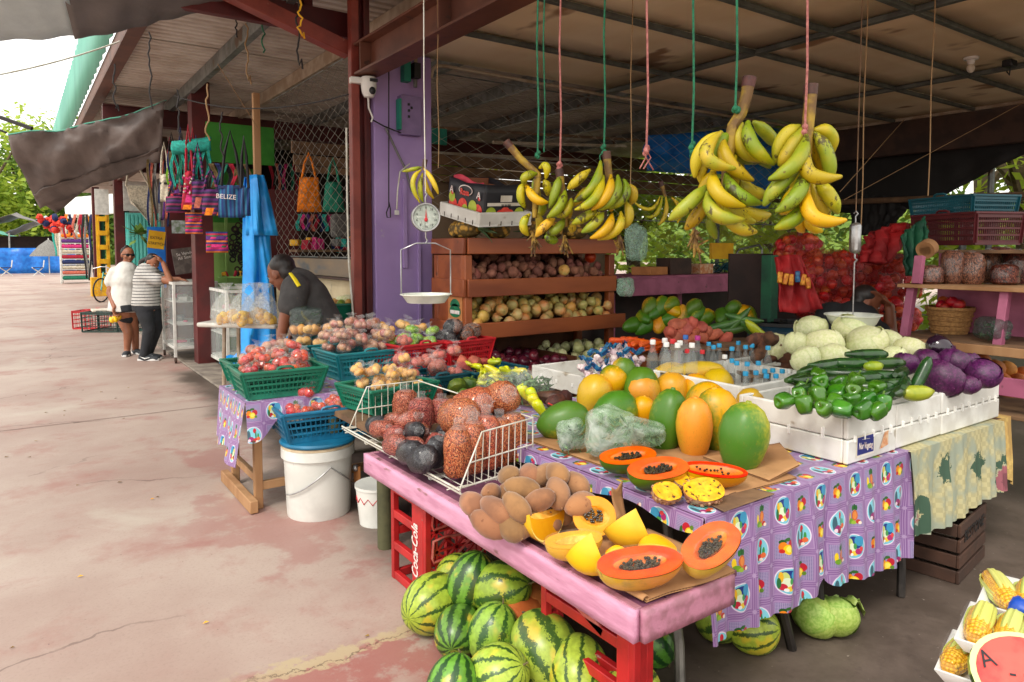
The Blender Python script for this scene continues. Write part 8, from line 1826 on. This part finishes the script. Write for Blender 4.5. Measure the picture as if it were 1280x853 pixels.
# people (each body one continuous skin mesh)
def blob(name,mk,parent,shapes,voxel,org,smooth=4):
 b=MB()
 for s in shapes:
  if s[0]=='c':
   a,c,r0,r1=Vector(s[1])-org,Vector(s[2])-org,s[3],s[4];b.cyl(a,c,r0,r1,14);b.ball(a,r0,14,10);b.ball(c,r1,14,10)
  elif s[0]=='k':b.cyl(Vector(s[1])-org,Vector(s[2])-org,s[3],s[4],18)
  else:b.ball(Vector(s[1])-org,s[2],18,12,M=s[3]if len(s)>3 else None)
 me=b.mesh(name,M[mk]);o=place(me,name,parent)
 m=o.modifiers.new('r','REMESH');m.mode='VOXEL';m.voxel_size=voxel;m2=o.modifiers.new('s','SMOOTH');m2.factor=.5;m2.iterations=smooth
 bpy.context.view_layer.update();ev=bpy.data.meshes.new_from_object(o.evaluated_get(bpy.context.evaluated_depsgraph_get()));o.modifiers.clear();o.data=ev;ev.name=name;ev.shade_smooth();return o
M['skin']=mat('brown_skin',S(160,104,76),S(142,90,64),6,.5,bump=.05,sss=.08);M['skin_dark']=mat('tanned_skin',S(128,76,52),S(110,62,42),6,.5,bump=.05);M['hair']=mat('black_hair',S(22,18,18),S(36,28,26),40,.45,bump=.5,bs=90,sc=(1,1,.2));M['white_shirt']=mat('white_cotton',S(216,214,208),S(198,196,190),8,.85,bump=.4,bs=16,bd=.02);M['black_cloth']=mat('black_cloth',S(34,36,42),S(26,28,32),8,.8,bump=.4,bs=16,bd=.02);M['grey_shirt']=mat('charcoal_shirt',S(66,64,64),S(54,52,52),10,.8,bump=.5,bs=14,bd=.02);M['sneaker']=mat('dark_sneaker',S(44,48,54),None,rough=.7);M['sole']=mat('white_sole',S(220,220,218),None,rough=.6);M['lips']=mat('lips',S(130,62,56),None,rough=.5);M['eye_white']=mat('eye_white',S(220,214,206),None,rough=.3)
stripes_mat('striped_knit',[(214,212,206),(206,204,198),(214,212,206),(60,60,66)],24)
def head_shapes(c,f,upv,s):
 """skull, jaw, nose, ears, brow, chin on a head of height 2*s*1.15 facing f"""
 f=f.normalized();r=f.cross(upv).normalized();u=r.cross(f).normalized();B=Matrix((r,f,u)).transposed().to_4x4();W=lambda x,y,z:c+(r*x+f*y+u*z)*s
 sh=[('e',W(0,-.08,.22),(s*.78,s*.92,s*.86),B),('e',W(0,.12,-.38),(s*.62,s*.66,s*.62),B),('c',W(0,.5,-.78),W(0,.45,-.7),s*.24,s*.26),('c',W(0,.72,-.02),W(0,.9,-.3),s*.10,s*.15),('e',W(-.16,.78,-.3),(s*.1,s*.1,s*.08),B),('e',W(.16,.78,-.3),(s*.1,s*.1,s*.08),B),('c',W(-.38,.72,.12),W(.38,.72,.12),s*.1,s*.1),('c',W(-.14,.72,-.54),W(.14,.72,-.54),s*.09,s*.09),('e',W(-.8,-.08,-.08),(s*.1,s*.2,s*.28),B),('e',W(.8,-.08,-.08),(s*.1,s*.2,s*.28),B),('e',W(-.45,.5,-.25),(s*.25,s*.25,s*.22),B),('e',W(.45,.5,-.25),(s*.25,s*.25,s*.22),B)]
 return sh,W,B
def face(t,W,B,s,org,shut=False):
 for sx in(-1,1):
  b=MB();b.ball(W(sx*.3,.735,-.0)-org,(s*.13,s*.06,s*.07),10,6,M=B);b.build('eye',M['eye_white'],t);b=MB();b.ball(W(sx*.3,.785,-.0)-org,(s*.06,s*.025,s*.06),8,5,M=B);b.build('iris',M['hair'],t);b=MB();b.bar(W(sx*.12,.80,.17)-org,W(sx*.5,.72,.17)-org,s*.06,s*.05);b.build('eyebrow',M['hair'],t)
 b=MB();b.bar(W(-.22,.8,-.55)-org,W(.22,.8,-.55)-org,s*.05,s*.08);b.build('mouth',M['lips'],t,bevel=.002)
def hand_shapes(w,d,nrm,L,curl=.6):
 """palm, four bent fingers of unequal length and a thumb; w wrist, d direction of the fingers, nrm palm normal"""
 d=d.normalized();n=nrm.normalized();s=d.cross(n).normalized();sh=[];pc=w+d*L*.3
 for k in(-1.2,-.4,.4,1.2):sh.append(('c',w+d*L*.08+s*k*L*.07,w+d*L*.5+s*k*L*.11,L*.085,L*.085))
 for k,ln in((-1.5,.36),(-.5,.46),(.5,.5),(1.5,.44)):
  a=w+d*L*.5+s*k*L*.105;c=a+(d*math.cos(curl*.5)+n*math.sin(curl*.5))*ln*L*.55;e=c+(d*math.cos(curl*1.4)+n*math.sin(curl*1.4))*ln*L*.5;sh+=[('c',a,c,L*.055,L*.05),('c',c,e,L*.05,L*.042)]
 a=w+d*L*.14+s*L*.17;c=a+(d*.6+s*.6+n*.3).normalized()*L*.22;e=c+(d*.9+n*.4).normalized()*L*.2;sh+=[('c',a,c,L*.075,L*.06),('c',c,e,L*.06,L*.045)]
 return sh
def shoe(t,heel,toe,org,h=.075):
 d=(toe-heel);b=MB();b.M=Matrix.Translation(heel-org)@Matrix(((d.normalized()),(Vector((0,0,1)).cross(d.normalized())),Vector((0,0,1)))).transposed().to_4x4();L=d.length
 b.grid(12,12,lambda u,v:(L*u,.045*(.75+.35*math.sin(u*3.14))*math.cos(v*6.283),.03+max(-.025,(h*(1-.45*u)-.01)*math.sin(v*6.283)*(.9 if u<.97 else.2))));b.build('shoe',M['sneaker'],t)
 q=MB();q.M=b.M;q.prism([(-.015,-.035),(L*.4,-.042),(L*.75,-.05),(L*1.03,-.02),(L*1.03,.02),(L*.75,.05),(L*.4,.042),(-.015,.035)],.002,.03);q.build('sole',M['sole'],t,bevel=.005)
 return b.M
V=Vector
rt,fwd=_rt.copy(),Vector((math.sin(YAW),math.cos(YAW),0));UP=V((0,0,1))
def hair_shell(name,t,W,B,s,org,extra=(),front=.62):
 sh=[('e',W(0,-.28,.44),(s*.82,s*.82,s*.74),B),('e',W(0,-.52,-.05),(s*.74,s*.5,s*.7),B)]+list(extra)
 return blob(name,'hair',t,sh,.009,org,2)
d=9.9;org=PD(163,444,d);org.z=0;t=thing('person','woman in loose white top, black shorts and sunglasses holding yellow fruit','person',org)
K=lambda px,py,dd=0:PD(px,py,d+dd)
s=9.2*d/FPX;hc=K(160,319);f=(rt*.75-fwd*.65).normalized();hs,W,B=head_shapes(hc,f,UP,s)
nk,sh0,sh1=K(158,331),K(144,341,-.05),K(172,340,.1);el,wr=K(137,366,-.1),K(143,384,-.2);hip=K(156,388);kn,an=K(160,416,-.02),K(159,440,0);kn2,an2=K(168,414,.12),K(170,440,.16)
body=hs+[('c',W(0,-.25,-.6),nk,s*.48,s*.5),('c',nk,K(158,345),.07,.13),('c',K(157,345),hip,.15,.17),('c',sh0,sh1,.065,.065),('c',sh0,el,.06,.045),('c',el,wr,.045,.03),('c',hip-rt*.06,kn,.105,.06),('c',kn,an,.06,.04),('c',hip+rt*.08,kn2,.105,.06),('c',kn2,an2,.06,.04),('c',an,an+(rt*.3-fwd*.8)*.12+V((0,0,-.03)),.04,.035),('c',an2,an2+(rt*.7-fwd*.6)*.12+V((0,0,-.03)),.04,.035)]+hand_shapes(wr,V((.05,-.1,-1)),rt*.9-fwd*.2,.17,1.2)
blob('body','skin',t,body,.0085,org);face(t,W,B,s,org)
hair_shell('hair',t,W,B,s,org,[('e',W(.0,-.35,1.12),(s*.3,s*.3,s*.26),B)])
b=MB();[b.ball(W(x,.8,.02)-org,(s*.27,s*.05,s*.2),12,8,M=B)for x in(-.3,.3)];b.build('sunglass_lenses',M['black'],t);b=MB();b.tube([W(-.8,.0,.08)-org,W(-.5,.72,.1)-org,W(0,.86,.1)-org,W(.5,.72,.1)-org,W(.8,0,.08)-org],s*.05,5);b.build('sunglass_frame',M['black'],t)
blob('white_top','white_shirt',t,[('c',K(158,340),K(157,352),.155,.19),('k',K(157,348),K(155,390),.165,.21),('c',sh0,K(140,352,-.06),.09,.10),('c',sh1,K(175,352,.12),.09,.10),('c',sh0,sh1,.08,.08)],.013,org,6)
blob('shorts','black_cloth',t,[('k',K(157,382),K(158,391),.2,.2),('c',K(152,390),K(158,396),.125,.12),('c',K(166,389,.1),K(167,396,.1),.125,.12)],.013,org)
for a,dr in((an,rt*.3-fwd*.9),(an2,rt*.75-fwd*.6)):hl=V((a.x,a.y,0))-dr.normalized()*.06;shoe(t,hl,hl+dr.normalized()*.25,org)
b=MB();b.tube([W(-.3,.1,-.95)-org,W(-.1,.5,-1.25)-org,W(.3,.4,-1.2)-org,W(.45,0,-.95)-org],.008,5);b.build('necklace',M['kraft'],t)
for k in range(4):put('lime','yellow_fruit','small yellow fruit held by the woman in white','fruit',wr+V((U(-.05,.05),-.03+U(-.04,.04),-.13-U(0,.05))),None,1.0,'yellow fruit in the hand of the woman in white').data=mg[0]
d=9.5;org=PD(188,452,d);org.z=0;t=thing('person','woman in striped shirt and black trousers leaning on glass case, hand to forehead','person',org)
s=9.0*d/FPX;hc=K(191,328);f=(rt*.72-fwd*.25-UP*.42);hs,W,B=head_shapes(hc,f,UP,s)
nk,sh0,sh1=K(184,338),K(178,345,-.1),K(196,345,.1);el,wr=K(213,352,-.12),K(204,329,-.12);hip=K(182,380);el2,wr2=K(212,350,.15),K(224,349,.1);kn,an=K(186,412,-.08),K(180,445,-.08);kn2,an2=K(196,410,.12),K(186,442,.12)
blob('body','skin',t,hs+[('c',W(0,-.3,-.5),nk,s*.48,s*.5),('c',nk,K(184,350),.07,.13),('c',K(184,350),hip,.14,.16),('c',sh0,sh1,.065,.065),('c',sh0,el,.06,.045),('c',el,wr,.045,.03),('c',sh1,el2,.06,.045),('c',el2,wr2,.045,.03),('c',hip,kn,.1,.06),('c',kn,an,.06,.04),('c',hip,kn2,.1,.06),('c',kn2,an2,.06,.04)]+hand_shapes(wr,(UP*.8-rt*.55),-rt,.16,.9)+hand_shapes(wr2,(rt-UP*.2),-UP,.16,.5),.0085,org);face(t,W,B,s,org)
pt1=K(176,327,.02);hair_shell('hair',t,W,B,s,org,[('c',W(0,-.95,.2),pt1+UP*.0,s*.3,s*.3),('c',pt1,K(172,345,.0),s*.3,s*.12)])
blob('striped_shirt','striped_knit',t,[('c',K(184,343),K(184,352),.16,.18),('k',K(184,350),K(182,383),.165,.178),('c',sh0,K(197,350,-.12),.085,.085),('c',sh1,K(204,349,.12),.085,.08),('c',sh0,sh1,.08,.08)],.013,org,5)
blob('trousers','black_cloth',t,[('k',K(182,378),K(183,388),.172,.172),('c',K(180,386,-.06),kn,.115,.075),('c',kn,an,.075,.055),('c',K(190,386,.08),kn2,.115,.075),('c',kn2,an2,.075,.055)],.013,org)
for a,dr in((an,rt),(an2,rt*.95-fwd*.2)):
 hl=V((a.x,a.y,0))-dr.normalized()*.06;Mx=shoe(t,hl,hl+dr.normalized()*.26,org)
 b=MB();b.M=Mx;b.tube([(.16,-.052,.05),(.10,-.054,.035),(.03,-.046,.06)],[.003,.009,.002],5);b.build('side_mark',M['sole'],t)
b=MB();b.tube([W(.85,.0,-.25)-org,W(.85,.0,-.45)-org],.012,6);b.build('earring',M['chrome'],t)
d=5.45;org=PD(400,440,d);org.z=0;t=thing('person','man in charcoal shirt with yellow piping bending over the vegetable baskets','person',org)
s=19.5*d/FPX;hc=K(352,342);f=(-rt*.86+fwd*.35-UP*.4);hs,W,B=head_shapes(hc,f,(UP-rt*.25).normalized(),s)
nk=K(371,350);shn,shf=K(369,362,-.2),K(376,354,.2);el,wr=K(357,396,-.28),K(351,424,-.42);hip=K(398,408,.02)
blob('body','skin_dark',t,hs+[('c',W(0,-.35,-.55),nk,s*.46,s*.5),('c',nk,K(384,372),.08,.14),('c',K(384,372),hip,.15,.17),('c',shn,shf,.08,.08),('c',shn,el,.062,.048),('c',el,wr,.048,.034),('c',shf,K(372,398,.3),.062,.048),('c',K(372,398,.3),K(366,412,.2),.048,.034),('c',hip-rt*.05,V((hip.x,hip.y,.5)),.12,.07),('c',V((hip.x,hip.y,.5)),V((hip.x,hip.y,.08)),.07,.05)]+hand_shapes(wr,(-UP-rt*.12),-rt+fwd*.3,.19,.9)+hand_shapes(K(366,412,.2),-UP-rt*.3,-rt,.18,.6),.009,org);face(t,W,B,s,org)
hair_shell('hair',t,W,B,s,org)
blob('shirt','grey_shirt',t,[('c',K(376,360),K(384,374),.15,.175),('c',K(384,374),K(400,410,.02),.175,.19),('c',K(400,410),K(404,425),.19,.19),('c',shn,K(364,382,-.25),.105,.1),('c',shf,K(377,380,.28),.105,.1),('c',shn,shf,.11,.11),('c',nk,K(378,360),.1,.14)],.015,org,6)
blob('trousers','black_cloth',t,[('c',V((hip.x,hip.y,.85)),V((hip.x,hip.y,.1)),.2,.13)],.02,org)
M['yellow_trim']=mat('yellow_piping',S(226,204,20),None,rough=.7)
for pts in([(363,342,-.2),(369,350,-.29),(374,358,-.3)],[(371,372,-.30),(374,386,-.27),(380,396,-.25),(386,402,-.24)]):b=MB();b.tube([K(*p)-org for p in pts],[.014,.017,.017,.014][:len(pts)],6,flat=.6);b.build('piping',M['yellow_trim'],t)
herb_bag(383,412,46,30,'crumpled dark green plastic bag on the baskets beside the bending man',(0,0,-.4),K(383,412,-.4).z,'dark_film',10,'plastic bag')
d=4.85;org=PD(1085,430,d);org.z=0;t=thing('person','seated man in dark shirt resting his forehead on his hand behind the cabbages','person',org)
s=18.5*d/FPX;hc=K(1083,379);f=(rt*.85-fwd*.2-UP*.38);hs,W,B=head_shapes(hc,f,UP,s);el,wr=K(1113,418,-.1),K(1112,384,-.05);nk=K(1074,398)
blob('body','skin_dark',t,hs+[('c',W(0,-.35,-.5),nk,s*.46,s*.5),('c',nk,K(1062,425),.08,.17),('c',K(1062,425),V((K(1055,430).x,K(1055,430).y,.5)),.17,.19),('c',K(1078,408,-.15),el,.062,.05),('c',el,wr,.046,.034)]+hand_shapes(wr,(UP*.75-rt*.6),-rt,.18,1.0),.009,org);face(t,W,B,s,org);hair_shell('hair',t,W,B,s,org)
blob('shirt','black_cloth',t,[('c',K(1070,404),K(1060,425),.16,.2),('c',K(1060,425),V((K(1055,430).x,K(1055,430).y,.45)),.2,.22),('c',K(1060,405,.15),K(1082,412,-.15),.1,.1),('c',K(1082,412,-.15),K(1098,416,-.12),.09,.08),('c',K(1040,398,.1),K(1060,412),.12,.14)],.015,org,5)
b=MB();b.tube([K(1112,390,-.05)-org+V((.036*math.cos(a),.036*math.sin(a),0))for a in[6.283*i/14 for i in range(14)]],.008,6,closed=True);b.build('watch_strap',M['black'],t)
# trees beyond the market
def leaf_mat(name,c1,c2):
 t=NT(name);col=t.vary(t.mix(t.step(t.noise(.8,t.co(),4),.4,.6),c1,c2),.1,.01);t.set(col=col,rough=.6)
 tr=t.n('ShaderNodeBsdfTranslucent');t.l(col,tr.inputs[0]);mxs=t.n('ShaderNodeMixShader');mxs.inputs[0].default_value=.45;out=t.t.nodes['Material Output'];t.l(t.b.outputs[0],mxs.inputs[1]);t.l(tr.outputs[0],mxs.inputs[2]);t.l(mxs.outputs[0],out.inputs[0]);return t.m
M['leaf_a']=leaf_mat('sunny_leaf',S(188,204,78),S(146,176,58));M['leaf_b']=leaf_mat('mid_leaf',S(120,150,54),S(88,124,44));M['bark']=mat('bark',S(110,92,74),S(84,70,56),9,.9,bump=.5)
def tree(x,y,H,Rr,n,ls,mk,label,low=.1,seed=0):
 rg=random.Random(seed);t=thing('broadleaf_tree',label,'tree',(x,y,0));b=MB();b.tube([(0,0,-.05),(.1,.05,H*.25),(-.1,.1,H*.5),(.1,0,H*.8)],[H*.035,H*.028,H*.02,H*.008],8);b.build('trunk',M['bark'],t)
 cl=[]
 for k in range(16):a=rg.uniform(0,6.28);q=rg.uniform(.15,.9)*Rr;z=H*(low+(1-low)*rg.uniform(.05,.95));cl.append((Vector((q*math.cos(a),q*math.sin(a),z)),rg.uniform(.28,.5)*Rr))
 for c,r in cl[:8]:b=MB();b.tube([(0,0,min(c.z*.5,H*.5)),c*.5+Vector((0,0,c.z*.25)),c],[H*.014,H*.01,H*.004],6);b.build('limb',M['bark'],t)
 b=MB()
 for i in range(n):
  c,r=cl[i%16];v=Vector((rg.gauss(0,1),rg.gauss(0,1),rg.gauss(0,1))).normalized();p=c+v*r*rg.uniform(.35,1.05);p.z=max(p.z,.1);e=Vector((rg.gauss(0,1),rg.gauss(0,1),rg.gauss(0,.6))).normalized()*ls*rg.uniform(.6,1.3);g=e.cross(v+Vector((0,0,.4))).normalized()*e.length*.45
  b.add([p-e,p+g,p+e,p-g],[(0,1,2,3)])
 tag(b.build('crown',M[mk],t,smooth=False),kind='stuff');return t
for i,(x,y,H,Rr,n,mk,l)in enumerate(((13.5,4.6,5.5,2.6,5200,'leaf_a','sunlit leafy tree outside behind the maroon crate'),(13,1.2,5,2.6,4200,'leaf_b','dense green tree outside at the right edge'),(13.2,8.6,5.5,2.7,5200,'leaf_a','bright yellow green tree behind the red onion sacks'),(12.4,12.5,5,2.6,4600,'leaf_a','leafy tree seen through the fence under the blue tarp'),(8.6,15.6,5,2.6,4200,'leaf_a','bright tree far behind the back fence'),(17.5,6.8,7,3.2,4200,'leaf_b','taller tree standing behind the sunlit ones'),(17,12,7,3.2,4000,'leaf_b','tall green tree behind the back corner of the shed'),(15.5,-3,6,3,3000,'leaf_b','tree outside to the right beyond the corner'))):tree(x,y,H,Rr,n,.13,mk,l,.02,i+1)
for i,(x,y,H,Rr,l)in enumerate(((-2.5,82,13,6.5,'tall sunlit tree far down the walkway at the left edge'),(4.5,86,11,6,'far tree rising behind the grey tent'),(-13,78,14,8,'broad far tree beyond the tents outside the left edge'),(12,84,12,7,'far tree hidden mostly behind the stalls'),(-26,74,15,9,'large far tree left of the walkway'),(0.5,95,16,8,'tallest far tree behind the others at the left'))):tree(x,y,H,Rr,5200,.36,'leaf_a' if i%2==0 else 'leaf_b',l,.05,i+30)
tag((lambda b:b.build('sky_hills',M['leaf_b']))(MB().grid(60,6,lambda u,v:(-160+320*u,118+8*v,-1+v*(7+3*wavy((u*9,1,0),1,3)+1.2*wavy((u*40,2,0),1,5))))),'low wooded rise closing the far end of the walkway',kind='structure').name='hills'
tag((lambda b:b.build('far_hills',M['leaf_b']))(MB().grid(60,6,lambda u,v:(60+8*v,118-236*u,-1+v*(7+3*wavy((u*9,5,0),1,3)+1.2*wavy((u*40,7,0),1,5))))),kind='structure').name='hills'
b=MB()
for i in range(46):
 x,y=U(-1.5,1.2),U(1.6,9);a=U(0,6.28);l=U(.006,.018);b.add([(x+l*math.cos(a+q),y+l*.5*math.sin(a+q),.005+.004*(k%2))for k,q in enumerate((0,1.4,3.1,4.6))],[(0,1,2,3)])
tag(b.build('litter',M['dry'],smooth=False),'tiny dry scraps and leaf bits scattered on the walkway',kind='stuff')
for px,py,l in((435,333,'a'),(190,625,'yellow scrap on the walkway left of the bucket'),(100,722,'yellow scrap on the bare walkway at the lower left'),(257,780,'yellow scrap on the walkway in front of the table')):
 if py>400:b=MB();b.add([(-.012,0,.004),(0,-.006,.008),(.014,.002,.004),(.002,.007,.009)],[(0,1,2,3)]);o=b.build('fruit_scrap',M['yellow_paint'],smooth=False);o.location=P(px,py,.002);tag(o,l,'scrap')
for o in RM:remove_tree(o)
